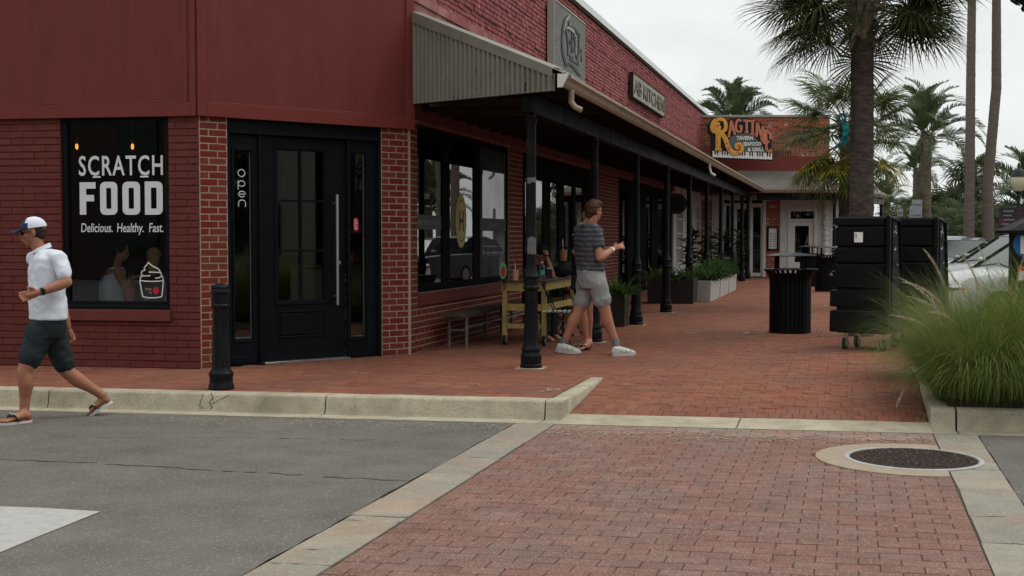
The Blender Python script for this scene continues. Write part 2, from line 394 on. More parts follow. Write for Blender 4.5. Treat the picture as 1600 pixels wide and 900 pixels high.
mat('hub_grey', (0.30, 0.30, 0.30), 0.4, metal=0.4)
mat('chrome', (0.35, 0.36, 0.37), 0.25, metal=0.8)
mat('paper', (0.75, 0.75, 0.73), 0.8)
mat('soil', (0.035, 0.024, 0.017), 0.98, var=0.5, vscale=25, bump=0.02, bscale=40, speck=(0.12, 0.09, 0.06), speck_scale=60, speck_amt=0.6)
mat('grass_blade', (0.122, 0.182, 0.036), 0.6, island=0.42, hue=0.02, spec=0.2, trans=0.3)
mat('grass_straw', (0.30, 0.20, 0.09), 0.75, island=0.3, trans=0.3)
mat('plume', (0.52, 0.45, 0.34), 0.9, island=0.15, var=0.15, vscale=40)
mat('fern', (0.062, 0.125, 0.026), 0.55, island=0.35, hue=0.015, trans=0.25)
mat('shrub', (0.050, 0.098, 0.038), 0.6, island=0.4, hue=0.02)
mat('dark_leaf', (0.022, 0.045, 0.016), 0.45, island=0.35)
mat('palm_leaf', (0.060, 0.074, 0.024), 0.55, island=0.35, hue=0.02, spec=0.2, trans=0.35)
mat('palm_leaf2', (0.070, 0.094, 0.028), 0.55, island=0.35, hue=0.02, spec=0.2, trans=0.4)
mat('date_leaf', (0.075, 0.098, 0.045), 0.55, island=0.3, hue=0.015, trans=0.3)
mat('yellow_leaf', (0.46, 0.34, 0.03), 0.55, trans=0.45, island=0.4, hue=0.035, col2=(0.07, 0.11, 0.025), c2scale=4, c2lo=0.4, c2hi=0.6)
mat('dead_leaf', (0.20, 0.15, 0.10), 0.85, island=0.35)
mat('palm_boot', (0.22, 0.18, 0.145), 0.9, island=0.35, var=0.25, vscale=12)
mat('palm_trunk', (0.080, 0.060, 0.052), 0.92, var=0.3, vscale=4, bump=0.03, bscale=9, stretch=(2.5, 2.5, 9), col2=(0.11, 0.09, 0.078), c2scale=2)
mat('grey_trunk', (0.125, 0.098, 0.084), 0.92, var=0.16, vscale=2, bump=0.012, bscale=5, stretch=(1, 1, 6), island=0.04)
mat('rough_trunk', (0.12, 0.095, 0.07), 0.92, var=0.35, vscale=6, bump=0.05, bscale=9, island=0.2)
mat('far_leaf', (0.052, 0.068, 0.027), 0.6, trans=0.35, island=0.35, hue=0.02)
mat('skin', (0.38, 0.175, 0.110), 0.55, var=0.10, vscale=11, spec=0.3, col2=(0.36, 0.135, 0.085), c2scale=6, bump=0.0008, bscale=120)
mat('skin_tan', (0.31, 0.135, 0.078), 0.55, var=0.12, vscale=11, spec=0.3, col2=(0.29, 0.105, 0.062), c2scale=6, bump=0.0008, bscale=120)
mat('shirt_white', (0.60, 0.62, 0.68), 0.85, var=0.03, bump=0.006, bscale=7)
mat('shorts_dark', (0.018, 0.024, 0.028), 0.8, var=0.1, bump=0.008, bscale=9)
mat('shorts_grey', (0.26, 0.265, 0.265), 0.85, var=0.05, bump=0.010, bscale=9)
mat('cap_blue', (0.018, 0.035, 0.075), 0.8)
mat('cap_white', (0.60, 0.60, 0.68), 0.85)
mat('hair_brown', (0.060, 0.026, 0.012), 0.6, var=0.35, vscale=30, bump=0.004, bscale=90, stretch=(1, 1, 0.3))
mat('hair_dark', (0.025, 0.018, 0.014), 0.6, var=0.3, vscale=30, bump=0.003, bscale=90)
mat('hair_blonde', (0.35, 0.21, 0.10), 0.6, var=0.25, vscale=30, bump=0.003, bscale=90)
mat('cloth_black', (0.009, 0.009, 0.011), 0.85)
mat('sole', (0.50, 0.49, 0.46), 0.7, var=0.1)
mat('shoe', (0.50, 0.49, 0.44), 0.7, var=0.1, vscale=20)
mat('shoe_green', (0.09, 0.11, 0.09), 0.7)
mat('sock', (0.10, 0.10, 0.11), 0.9)
mat('strap', (0.015, 0.015, 0.018), 0.6)
mat('white_stripe', (0.6, 0.6, 0.6), 0.7)
mat('insole', (0.28, 0.06, 0.06), 0.8)
mat('drink', (0.30, 0.16, 0.07), 0.3, coat=0.3)
mat('drink_pale', (0.42, 0.27, 0.17), 0.35)
mat('water_blue', (0.12, 0.30, 0.34), 0.3)
mat('green_plastic', (0.10, 0.28, 0.14), 0.5)
mat('planter_dark', (0.034, 0.028, 0.026), 0.7, var=0.15)
mat('planter_white', (0.37, 0.36, 0.33), 0.75, var=0.1)
mat('car_silver', (0.22, 0.23, 0.24), 0.3, metal=0.2, coat=0.4)
mat('car_white', (0.54, 0.54, 0.54), 0.3, coat=0.4)
mat('car_dark', (0.05, 0.055, 0.065), 0.3, coat=0.6)
mat('car_red', (0.20, 0.015, 0.015), 0.3, coat=0.6)
mat('car_glass', (0.012, 0.022, 0.022), 0.06, spec=0.5)
mat('amber', (0.6, 0.17, 0.02), 0.3)
mat('parking_blue', (0.015, 0.09, 0.28), 0.5)
mat('lamp_globe', (0.46, 0.42, 0.30), 0.35)
mat('lamp_metal', (0.010, 0.022, 0.018), 0.5)
mat('iron', (0.030, 0.020, 0.017), 0.8, var=0.4, vscale=10, bump=0.003, bscale=60, metal=0.1)
mat('iron_ring', (0.32, 0.31, 0.30), 0.6, var=0.2, vscale=9)
mat('sign_wood', (0.14, 0.143, 0.130), 0.75, var=0.4, vscale=6, stretch=(1, 1, 6), bump=0.002, bscale=30)
mat('sign_edge', (0.33, 0.31, 0.27), 0.7)
mat('kitchen_sign', (0.30, 0.27, 0.22), 0.75, var=0.2, vscale=6)
mat('kitchen_letter', (0.11, 0.10, 0.085), 0.6)
mat('sign_black', (0.012, 0.014, 0.014), 0.5)
mat('sign_grey', (0.085, 0.105, 0.10), 0.6)
mat('sign_gold', (0.62, 0.30, 0.05), 0.55, var=0.2, vscale=20, col2=(0.50, 0.08, 0.04), c2scale=9, c2lo=0.55, c2hi=0.62)
mat('sign_gold2', (0.60, 0.33, 0.08), 0.55)
mat('sign_pink', (0.50, 0.13, 0.11), 0.55, var=0.2, vscale=20)
mat('key_white', (0.72, 0.70, 0.66), 0.5)
mat('teal', (0.012, 0.13, 0.16), 0.4, var=0.3, vscale=8, col2=(0.02, 0.20, 0.17), c2scale=5)
mat('banner', (0.035, 0.028, 0.032), 0.7, col2=(0.10, 0.03, 0.04), c2scale=3, c2lo=0.5, c2hi=0.6)
mat('grey_box', (0.25, 0.26, 0.27), 0.6)
mat('street_wall', (0.075, 0.055, 0.045), 0.9, var=0.2)
mat('far_wall', (0.30, 0.27, 0.24), 0.85, var=0.1)
mat('far_roof', (0.07, 0.065, 0.06), 0.9)
mat('hose', (0.10, 0.06, 0.04), 0.8)
glass('pane', (0.93, 0.95, 0.94), 1.5)
glass('pane_bright', (0.85, 0.88, 0.87), 4.0)
glass('pane_dark', (0.55, 0.58, 0.58), 1.5)
glass('pane_film', (0.80, 0.84, 0.83), 1.9, 0.0, film=0.35, fcol=(0.20, 0.235, 0.225))
glass('clear_plastic', (0.85, 0.88, 0.88), 1.35)
# striped knit: bands around the body
m = mat('knit', (0.075, 0.08, 0.09), 0.85, bump=0.006, bscale=8)
n_ = m.node_tree.nodes; l_ = m.node_tree.links; b_ = n_['Principled BSDF']
t_ = n_.new('ShaderNodeTexCoord'); s_ = n_.new('ShaderNodeSeparateXYZ'); l_.new(t_.outputs['Object'], s_.inputs[0])
nz_ = n_.new('ShaderNodeTexNoise'); nz_.inputs['Scale'].default_value = 3.0; l_.new(t_.outputs['Object'], nz_.inputs['Vector'])
ma_ = n_.new('ShaderNodeMath'); ma_.operation = 'MULTIPLY_ADD'; l_.new(nz_.outputs['Fac'], ma_.inputs[0]); ma_.inputs[1].default_value = 0.05; l_.new(s_.outputs['Z'], ma_.inputs[2])
mm_ = n_.new('ShaderNodeMath'); mm_.operation = 'MULTIPLY'; l_.new(ma_.outputs[0], mm_.inputs[0]); mm_.inputs[1].default_value = 2 * math.pi / 0.058
sn_ = n_.new('ShaderNodeMath'); sn_.operation = 'SINE'; l_.new(mm_.outputs[0], sn_.inputs[0])
mr_ = n_.new('ShaderNodeMapRange'); l_.new(sn_.outputs[0], mr_.inputs[0]); mr_.inputs[1].default_value = 0.0; mr_.inputs[2].default_value = 0.8
mi_ = n_.new('ShaderNodeMixRGB'); l_.new(mr_.outputs[0], mi_.inputs[0]); mi_.inputs[1].default_value = (0.052, 0.055, 0.064, 1); mi_.inputs[2].default_value = (0.105, 0.11, 0.122, 1)
l_.new(mi_.outputs[0], b_.inputs['Base Color'])
# ---------------------------------------------------------------- ground
def proj(P):
    x, y, z = P.x, P.y, P.z - HC
    c, s = math.cos(PITCH), math.sin(PITCH)
    dpt = y * c - z * s; up = z * c + y * s
    if dpt < 0.1: return None
    return 800 + F * x / dpt, 450 - F * up / dpt, dpt
def inframe(P, m=10):
    r = proj(P)
    return r is not None and -m < r[0] < 1600 + m and -m < r[1] < 900 + m
ZR = -0.15
g = MB(); g.add([(-400, -60, -0.17), (400, -60, -0.17), (400, 900, -0.17), (-400, 900, -0.17)], [(0, 1, 2, 3)])
g.build('ground', M['far_asphalt'], kind='structure')
def sheet(mb, pq, z, mi=0, h=None):
    mb.add([L(p, q, z) for p, q in pq], [tuple(range(len(pq)))], mi)
PL0, PL1, PR0, PR1 = -2.69, -2.35, 0.669, 1.0
# asphalt carriageway left and right of the brick crossing, finely cut so the edge can wander
rd = MB()
def edge_strip(mb, p_in, p_out, q0, q1, z, amp, seed, n=90):
    rr = random.Random(seed); ed = []
    for i in range(n + 1):
        q = q0 + (q1 - q0) * i / n
        ed.append((p_in + amp * (noise.noise(Vector((q * 2.1, seed, 0))) + 0.6 * noise.noise(Vector((q * 7, seed, 3)))), q))
    for i in range(n):
        a, b = ed[i], ed[i + 1]
        mb.add([L(p_out, a[1], z), L(a[0], a[1], z), L(b[0], b[1], z), L(p_out, b[1], z)], [(0, 1, 2, 3)])
edge_strip(rd, PL0, -60, -0.34, -14, ZR, 0.018, 1.5)
edge_strip(rd, PR1 + 0.01, 60, -0.34, -14, ZR, 0.012, 7.5)
rd.build('road', M['asphalt'], kind='structure')
rb = MB(); sheet(rb, [(PL0 - 0.3, -0.3), (PR1 + 0.3, -0.3), (PR1 + 0.3, -14), (PL0 - 0.3, -14)], ZR - 0.012)
rb.build('road_bed', M['joint_sand'], kind='structure')
# cracks in the asphalt (dark sealed lines, a few mm wide)
def crack(mb, pts, wd, seed, step=0.08, z=ZR + 0.002, amp=0.02):
    rr = random.Random(seed); P = []
    for (a, b) in zip(pts, pts[1:]):
        n = max(1, int(math.hypot(b[0] - a[0], b[1] - a[1]) / step))
        for i in range(n): t = i / n; P.append((a[0] + (b[0] - a[0]) * t + rr.uniform(-amp, amp) * .3, a[1] + (b[1] - a[1]) * t + rr.uniform(-amp, amp)))
    P.append(pts[-1])
    for a, b in zip(P, P[1:]):
        if rr.random() < 0.12: continue
        ww = wd * rr.uniform(0.35, 1.1)
        mb.add([L(a[0], a[1] - ww, z), L(b[0], b[1] - ww, z), L(b[0], b[1] + ww, z), L(a[0], a[1] + ww, z)], [(0, 1, 2, 3)])
def pq(u, v, z=ZR): return invL(G(u, v, z))
ck = MB()
crack(ck, [pq(0, 718), pq(150, 724), pq(330, 735), pq(560, 748), pq(640, 752)], 0.011, 3)
crack(ck, [pq(80, 683), pq(250, 684), pq(430, 685), pq(600, 688)], 0.004, 5)
crack(ck, [pq(436, 685), pq(452, 686)], 0.014, 6)
ck.build('road_crack', M['decal_dark'], kind='structure')
# painted crossing bar, lower left
pt = MB(); pts = [(-40, 789), (0, 791), (60, 793), (110, 796), (157, 799), (120, 814), (60, 838), (0, 863), (-60, 886), (-200, 886), (-200, 789)]
pt.add([G(u, v, ZR + 0.004) for u, v in pts], [tuple(range(len(pts)))])
pt.build('crossing_marking', M['paint_white'], kind='structure')
lf = MB()
c = G(-8, 786, ZR + 0.012); lf.add([c + V(-.04, 0, 0), c + V(.02, -.02, .004), c + V(.07, 0, 0.01), c + V(.02, .03, 0)], [(0, 1, 2, 3)])

# ---- paver fields
def paver_mesh(name, a, b, h=0.04, ch=0.004, m=None):
    me = bpy.data.meshes.new(name); X, Y = E1 * (a / 2), A * (b / 2)
    def ring(f, g_, z): return [(-X * f - Y * g_) + V(0, 0, z), (X * f - Y * g_) + V(0, 0, z), (X * f + Y * g_) + V(0, 0, z), (-X * f + Y * g_) + V(0, 0, z)]
    fi, gi = 1 - 2 * ch / a, 1 - 2 * ch / b
    vs = ring(1, 1, -h) + ring(1, 1, -ch * .7) + ring(fi, gi, 0)
    fs = [(i, (i + 1) % 4, (i + 1) % 4 + 4, i + 4) for i in range(4)] + [(i + 4, (i + 1) % 4 + 4, (i + 1) % 4 + 8, i + 8) for i in range(4)] + [(8, 9, 10, 11)]
    me.from_pydata([tuple(v) for v in vs], [], fs)
    if m: me.materials.append(m)
    return me, [Vector(v) for v in vs], fs
PMESH = {}
def pave(name_base, base_parent, items, mt, limit=300, jit=0.0015):
    """items: (p, q, z, along, across, tilt). The ones that show largest become objects of their own."""
    rr = random.Random(11); sc = []
    for it in items:
        P = L(it[0], it[1], it[2]); r = proj(P)
        vis = r and -5 < r[0] < 1605 and -5 < r[1] < 900
        sc.append((it[3] * it[4] / r[2] ** 3 if vis else -1, it))
    sc.sort(key=lambda t: -t[0])
    big = [it for s_, it in sc[:limit] if s_ > 0]; rest = [it for s_, it in sc[len(big):]]
    for it in big:
        key = (name_base, round(it[3], 3), round(it[4], 3))
        if key not in PMESH: PMESH[key] = paver_mesh(name_base, it[3], it[4], m=mt)
        o = bpy.data.objects.new(name_base, PMESH[key][0]); COL.objects.link(o)
        o.parent = base_parent; Mi = MW[base_parent].inverted()
        o.location = Mi @ (L(it[0], it[1], it[2]) + V(0, 0, rr.uniform(-jit, jit)))
        o.rotation_euler = (it[5] + rr.uniform(-.006, .006), rr.uniform(-.006, .006), rr.uniform(-.008, .008))
    mb = MB()
    for it in rest:
        key = (name_base, round(it[3], 3), round(it[4], 3))
        if key not in PMESH: PMESH[key] = paver_mesh(name_base, it[3], it[4], m=mt)
        _, vs, fs = PMESH[key]; rt = Matrix.Rotation(it[5] + rr.uniform(-.006, .006), 3, 'X')
        rt = rt @ Matrix.Rotation(rr.uniform(-.006, .006), 3, 'Y') @ Matrix.Rotation(rr.uniform(-.008, .008), 3, 'Z')
        c = L(it[0], it[1], it[2]) + V(0, 0, rr.uniform(-jit, jit))
        mb.add([c + rt @ v for v in vs], fs)
    if rest: mb.build(name_base + '_field', mt, base_parent, kind='stuff')

MANC = G(1427, 718, ZR); MANR = 0.44; COLR = 0.665
# crossing bed: structure object that carries the pavers
cb = MB(); sheet(cb, [(PL1, -0.355), (PR0, -0.355), (PR0, -9.0), (PL1, -9.0)], ZR - 0.008)
crossing = cb.build('brick_crossing', M['joint_sand'], kind='structure')
items = []; dusty = []; rowh = 0.122; bw = (PR0 - PL1 - 0.01) / 15
q = -0.36 - rowh / 2; r_i = 0
while q > -7.2:
    off = 0.5 if r_i % 2 else 0.0
    # soldier course of headers at the top edge like the photo's dusty border row
    n = 16 if off else 15
    for k in range(n):
        a0 = PL1 + 0.005 + max(0, (k - off)) * bw; a1 = PL1 + 0.005 + min(15, (k + 1 - off)) * bw
        pc = (a0 + a1) / 2; P = L(pc, q, ZR)
        if (P - MANC).length < COLR - 0.05: continue
        (dusty if q > -0.36 - rowh * (2.6 + 1.2 * noise.noise(Vector((pc * 2, 3, 0)))) - .0 else items).append((pc, q, ZR, round(a1 - a0 - 0.0055, 3), rowh - 0.006, 0))
    q -= rowh; r_i += 1
pave('paver', crossing, items, M['road_paver'], 285); pave('dusty_paver', crossing, dusty, M['dusty_paver'], 15)
# concrete ribbons beside the crossing, in cast lengths with cracks
def ribbon(p0, p1, joints, seed, name):
    rr = random.Random(seed)
    par = MB(); sheet(par, [(p0, -0.352), (p1, -0.352), (p1, -9), (p0, -9)], ZR - 0.004)
    o = par.build(name, M['joint_sand'], kind='structure')
    for a, b in zip(joints, joints[1:]):
        gap = 0.004; s0 = rr.uniform(-.03, .03); n = 6; vs = []; sa = rr.uniform(-0.05, 0.05) 
        z = ZR + rr.uniform(0.001, 0.005)
        mb = MB(); top = []; 
        for i in range(n + 1): p = p0 + (p1 - p0) * i / n; top.append((p, a - gap + (rr.uniform(-.012, .012) if a < -0.4 else 0)))
        bot = [(p0 + (p1 - p0) * i / n, b + gap + rr.uniform(-.012, .012)) for i in range(n, -1, -1)]
        ring = top + bot
        ring = [(p + (rr.uniform(0, .012) if abs(p - p0) < .001 else (-rr.uniform(0, .005) if abs(p - p1) < .001 else 0)), q_) for p, q_ in ring]
        mb.prism(ring, lambda p, q_: L(p, q_, z), lambda p, q_: L(p, q_, z - 0.04))
        mb.build('concrete_slab', M['ribbon'], o)
jl = [-0.352] + [pq(u, v)[1] for u, v in ((800, 692), (762, 716), (718, 741), (648, 781), (610, 808), (590, 815), (500, 860))] + [-5.1, -6.2, -7.4]
jr = [-0.352] + [pq(u, v)[1] for u, v in ((1510, 722), (1520, 734), (1528, 765), (1545, 808), (1570, 850))] + [-5.4, -6.6, -7.6]
ribbon(PL0 + 0.01, PL1, jl, 4, 'concrete_band'); ribbon(PR0, PR1, jr, 9, 'concrete_band')

# ---- kerb with gutter pan, cast in segments
KH = 0.0
def kerb_profile(full):   # (q, z) from the pan edge to the back
    if full: return [(-0.35, ZR + 0.004), (-0.16, ZR - 0.012), (-0.03, ZR - 0.012), (-0.012, ZR + 0.02), (0.004, -0.022), (0.012, -0.008), (0.028, 0.0), (0.19, 0.0), (0.19, -0.3), (-0.35, -0.3)]
    return [(-0.35, ZR + 0.004), (-0.20, ZR - 0.006), (-0.06, ZR + 0.006), (0.12, ZR + 0.016), (0.19, ZR + 0.016), (0.19, -0.3), (-0.35, -0.3)]
kb = MB(); kb.add([L(-30, 0.1, -0.29), L(30, 0.1, -0.29), L(30, -0.3, -0.29), L(-30, -0.3, -0.29)], [(0, 1, 2, 3)])
kerb = kb.build('kerb', M['concrete'], kind='structure')
def kerb_seg(p0, p1, full, par, seed=0, r=lambda p: 0.0):
    rr = random.Random(int(p0 * 100) + seed); n = max(2, int((p1 - p0) / 0.12)); prof = kerb_profile(full); mb = MB(); vs = []
    for i in range(n + 1):
        p = p0 + (p1 - p0) * i / n; j = 0.004 * noise.noise(Vector((p * 3, seed, 0)))
        for k, (q, z) in enumerate(prof): vs.append(L(p, q + (rr.uniform(-.004, .004) if k in (3, 4, 5) else 0) + (0.006 * noise.noise(Vector((p * 5, 9, 0))) if k == 0 else 0), z + (j if k > 2 and k < 8 else 0)))
    m_ = len(prof)
    fs = [(i * m_ + k, i * m_ + (k + 1) % m_, (i + 1) * m_ + (k + 1) % m_, (i + 1) * m_ + k) for i in range(n) for k in range(m_)]
    fs += [tuple(range(m_)), tuple(reversed(range(n * m_, n * m_ + m_)))]
    mb.add(vs, fs)
    mb.build('kerb_segment', M['concrete'], par, smooth=True, sharp=50)
pk = lambda u: pq(u, 612, 0.0)[0]
g_ = 0.006
js = [-30, -11.5, -8.3, invL(G(70, 610, 0))[0], invL(G(510, 618, 0))[0], invL(G(850, 627, 0))[0]]
for a, b in zip(js, js[1:]): kerb_seg(a + g_, b - g_, True, kerb)
js2 = [js[-1], invL(G(1155, 660, ZR))[0], PR0 - 0.02]
PRET = -2.35
kerb_seg(js[-1] + g_, PRET, True, kerb, 2)
kerb_seg(PRET, js2[1] - g_, False, kerb); kerb_seg(js2[1] + g_, PR0, False, kerb)
kerb_seg(PR0, PR0 + 0.19, True, kerb, 3)
js3 = [PR0 + 0.2, PR0 + 3.3, PR0 + 6.5, PR0 + 20]
for a, b in zip(js3, js3[1:]): kerb_seg(a + g_, b - g_, True, kerb)
# returns running back along the arcade
def ret(p0, p1, q0, q1, par, z1=0.0, taper=False):
    mb = MB(); n = 14; c_ = 0.018
    vs = []
    for i in range(n + 1):
        t = i / n; q = q0 + (q1 - q0) * t; z = z1 + 0.003 * noise.noise(Vector((q * 4, p0, 0)))
        for p, zz in ((p0, -0.3), (p0, z - c_), (p0 + c_, z), (p1 - c_, z), (p1, z - c_), (p1, -0.3)): vs.append(L(p, q, zz))
    fs = [(i * 6 + k, i * 6 + (k + 1) % 6, (i + 1) * 6 + (k + 1) % 6, (i + 1) * 6 + k) for i in range(n) for k in range(6)] + [tuple(range(6)), tuple(range(n * 6 + 5, n * 6 - 1, -1))]
    mb.add(vs, fs); mb.build('kerb_return', M['concrete'], par, smooth=True, sharp=50)
QAP = 1.793                                  # apron length
ret(js[-1] + 0.006, PRET, 0.192, QAP + 0.12, kerb)
ret(PR0, PR0 + 0.17, 0.192, 3.6, kerb)
# ---- sidewalk
def hz(p, q):
    if PRET < p < PR0 and q < QAP:
        t = max(0, min(1, (q - 0.19) / (QAP - 0.19))); return (ZR + 0.016) * (1 - t)
    return 0.0
sw = MB(); zs = -0.009
sw.add([L(-30, 0.15, zs), L(PRET - .1, 0.15, zs), L(PRET - .1, QAP, zs), L(-30, QAP, zs)], [(0, 1, 2, 3)])
sw.add([L(PRET - .1, 0.15, ZR + 0.007), L(PR0 + .05, 0.15, ZR + 0.007), L(PR0 + .05, QAP, zs), L(PRET - .1, QAP, zs)], [(0, 1, 2, 3)])
sw.add([L(-30, QAP, zs), L(PR0 + .05, QAP, zs), L(PR0 + .05, 3.6, zs), L(-30, 3.6, zs)], [(0, 1, 2, 3)])
sw.add([L(-30, 3.6, zs), L(2.2, 3.6, zs), L(2.2, 60, zs), L(-30, 60, zs)], [(0, 1, 2, 3)])
sidewalk = sw.build('sidewalk', M['walk_sand'], kind='structure')
fa = MB(); fa.add([L(-8, 33.0, -0.0005), L(2.2, 33.0, -0.0005), L(2.2, 60, -0.0005), L(-8, 60, -0.0005)], [(0, 1, 2, 3)])
fa.build('sidewalk_paving', M['walk_far'], sidewalk)
def inside_building(P):
    # behind the left wall, the chamfer and the arcade wall
    f1 = (P - C1).dot(W1.n) < -0.03 and (P - C1).dot(W1.d) > -0.02
    f2 = (P - C1).dot(W2.n) < -0.03; f3 = (P - C2).dot(W3.n) < -0.03
    if P.x < C1.x - 0: return (P - C1).dot(W1.n) < -0.03
    return f2 and f3
items = []; bl, bh = 0.2, 0.1; J = 0.004; rr = random.Random(5)
def field(p0, p1, q0, q1, cond=lambda p, q: True, tilt=0.0, zf=hz, header_first=0):
    q = q0; i = 0
    while q + bh <= q1 + 1e-6 or (i < header_first and q + bl <= q1):
        hd = i < header_first
        hgt = bl if (hd and False) else bh
        step = bh if hd else bl
        off = (rr.choice((0, .5, .25)) if not hd else (i % 2) * 0.5) * step
        n = int((p1 - p0) / step) + 2
        dp = bl if hd else bh
        if hd: dp = 0.2
        for k in range(n):
            a = max(p0, p0 + k * step - off); b = min(p1, p0 + (k + 1) * step - off)
            if b - a < 0.03: continue
            pc, qc = (a + b) / 2, q + dp / 2
            if not cond(pc, qc): continue
            P = L(pc, qc)
            items.append((pc, qc, zf(pc, qc), round(b - a - J, 3), round(dp - J, 3), tilt))
        q += dp; i += 1
ob = lambda p, q: not inside_building(L(p, q))
field(-9.4, js[-1] + 0.002, 0.193, QAP, ob, header_first=1)
tl = math.atan((-ZR - 0.016) / (QAP - 0.19))
field(PRET + 0.003, PR0 - 0.003, 0.193, QAP, tilt=tl, header_first=2)
field(-9.4, PR0 + 0.0, QAP + 0.10, 3.6, ob)
field(-9.4, js[-1] + 0.002, QAP, QAP + 0.101, ob); field(PRET + 0.003, PR0 - .003, QAP, QAP + 0.101)
field(-7.2, 2.2, 3.6, 33.0, lambda p, q: ob(p, q) and inframe(L(p, q), 60))
pave('brick', sidewalk, items, M['walk_brick'], jit=0.0022)
# planter bed
bed = MB(); n = 26
vs = [L(PR0 + 0.15 + 6.5 * i / n, 0.13 + 3.5 * j / n, -0.02 + 0.03 * noise.noise(Vector((i * .7, j * .7, 2))) + (0.05 if 0 < j < n else 0)) for j in range(n + 1) for i in range(n + 1)]
bed.add(vs, [(j * (n + 1) + i, j * (n + 1) + i + 1, (j + 1) * (n + 1) + i + 1, (j + 1) * (n + 1) + i) for j in range(n) for i in range(n)])
bed.build('planting_bed', M['soil'], kind='structure', smooth=True)
# soil and gravel spilled in the joint beside the kerb and round the tree pit
chalk = MB(); sp = MB(); rr2 = random.Random(8)
def grit(u, v, su, sv, n, s0=0.004, s1=0.012, z=0.0):
    for _ in range(n):
        c = G(u + rr2.gauss(0, su), v + rr2.gauss(0, sv), z); s_ = rr2.uniform(s0, s1)
        sp.add([c + V(-s_, -s_, 0), c + V(s_, -s_ * .6, 0), c + V(s_ * .7, s_, 0), c + V(-s_ * .6, s_ * .8, 0), c + V(0, 0, s_ * .8)], [(0, 1, 4), (1, 2, 4), (2, 3, 4), (3, 0, 4)])
grit(1290, 520, 16, 3, 200); grit(1340, 560, 45, 6, 60, .003, .008); grit(1200, 600, 160, 14, 120, .002, .005)
grit(1442, 640, 12, 9, 60, .002, .006, -0.08); grit(600, 560, 40, 3, 40, .002, .005); grit(560, 573, 40, 2, 40, .002, .006)
for (u, v, w_, h_) in ((868, 608, 26, 2.5), (850, 611, 12, 1.6), (1165, 520, 40, 2.2), (1215, 519, 30, 2.6), (1410, 581, 34, 2.4), (1385, 578, 14, 1.5), (1330, 566, 20, 1.6), (1080, 520, 12, 1.2), (1235, 585, 10, 1), (980, 600, 8, 1), (740, 600, 14, 1.2), (1290, 477, 8, 1), (560, 583, 18, 1)):
    for _ in range(14):
        a_ = rr2.gauss(0, .35) * w_; b_ = rr2.gauss(0, .35) * h_; s_ = w_ * .22 * rr2.random(); t_ = h_ * .3 * rr2.random() + .2
        sp2 = [G(u + a_ + s_ * math.cos(k * .9) * rr2.uniform(.6, 1.2), v + b_ + t_ * math.sin(k * .9), .0045) for k in range(7)]
        chalk.add(sp2, [tuple(range(7))])
chalk.build('dried_mortar', M['collar'], sidewalk, kind='stuff')
dust = MB()
def flecks(u0, u1, v0, v1, n, z, s0, s1):
    for _ in range(n):
        t = rr2.random(); c = G(u0 + (u1 - u0) * t + rr2.gauss(0, 6), v0 + (v1 - v0) * t + abs(rr2.gauss(0, 1)) * 5, z); s_ = rr2.uniform(s0, s1)
        dust.add([c + V(-s_ * 1.6, 0, 0), c + V(0, -s_, 0), c + V(s_ * 1.7, 0, 0), c + V(0, s_, .0015)], [(0, 1, 2, 3)])
flecks(260, 840, 651, 664, 420, ZR + .0025, .003, .011); flecks(0, 260, 645, 651, 90, ZR + .0025, .003, .008); flecks(860, 1460, 672, 684, 700, ZR + .006, .003, .011)
for _ in range(260):
    c = G(rr2.uniform(-20, 760), rr2.uniform(670, 900), ZR + .002); s_ = rr2.uniform(.002, .005); dust.add([c + V(-s_, 0, 0), c + V(0, -s_, 0), c + V(s_, 0, 0), c + V(0, s_, .001)], [(0, 1, 2, 3)])
dust.build('road_dust', M['collar'], kind='stuff')
sp.build('grit', M['rough_trunk'], kind='stuff')
# low patch of mulch round the palm trunk between the racks and the bin
# manhole
mh = thing('manhole_cover', (MANC.x, MANC.y, ZR), 'round iron manhole cover set in a pale concrete collar beside the right ribbon', 'manhole cover')
mb = MB(); n = 64; vs = []; z = ZR + 0.0065
lim = PR0 - 0.012
def clipR(P):
    p, q = invL(P)
    if p > lim: return L(lim, q, P.z)
    return P
for r in (MANR + 0.02, COLR):
    for k in range(n):
        t = 2 * math.pi * k / n; P = MANC + V(r * math.cos(t), r * math.sin(t), 0); P.z = z
        if r == COLR: P = clipR(P)
        vs.append(P)
ins = [clipR(p) for p in vs[:n]]
vs = ins + vs[n:]
vs += [v - V(0, 0, 0.03) for v in vs]
fs = [(k, n + k, n + (k + 1) % n, (k + 1) % n) for k in range(n)] + [(n + k, 3 * n + k, 3 * n + (k + 1) % n, n + (k + 1) % n) for k in range(n)]
mb.add(vs, fs); mb.build('collar', M['collar'], mh)
mb = MB(); mb.lathe([(MANR + .03, -0.03), (MANR + .03, 0.009), (MANR + .022, 0.013), (MANR - .002, 0.013), (MANR - .006, 0.004), (0.01, 0.004)], MANC, 64); mb.build('ring', M['iron_ring'], mh)
mb = MB(); mb.lathe([(MANR - 0.012, 0.0), (MANR - 0.012, 0.009), (MANR - 0.04, 0.009), (MANR - 0.045, 0.006), (0.01, 0.006)], MANC, 64)
mb.build('lid', M['iron'], mh)
mb = MB(); rr3 = random.Random(3)
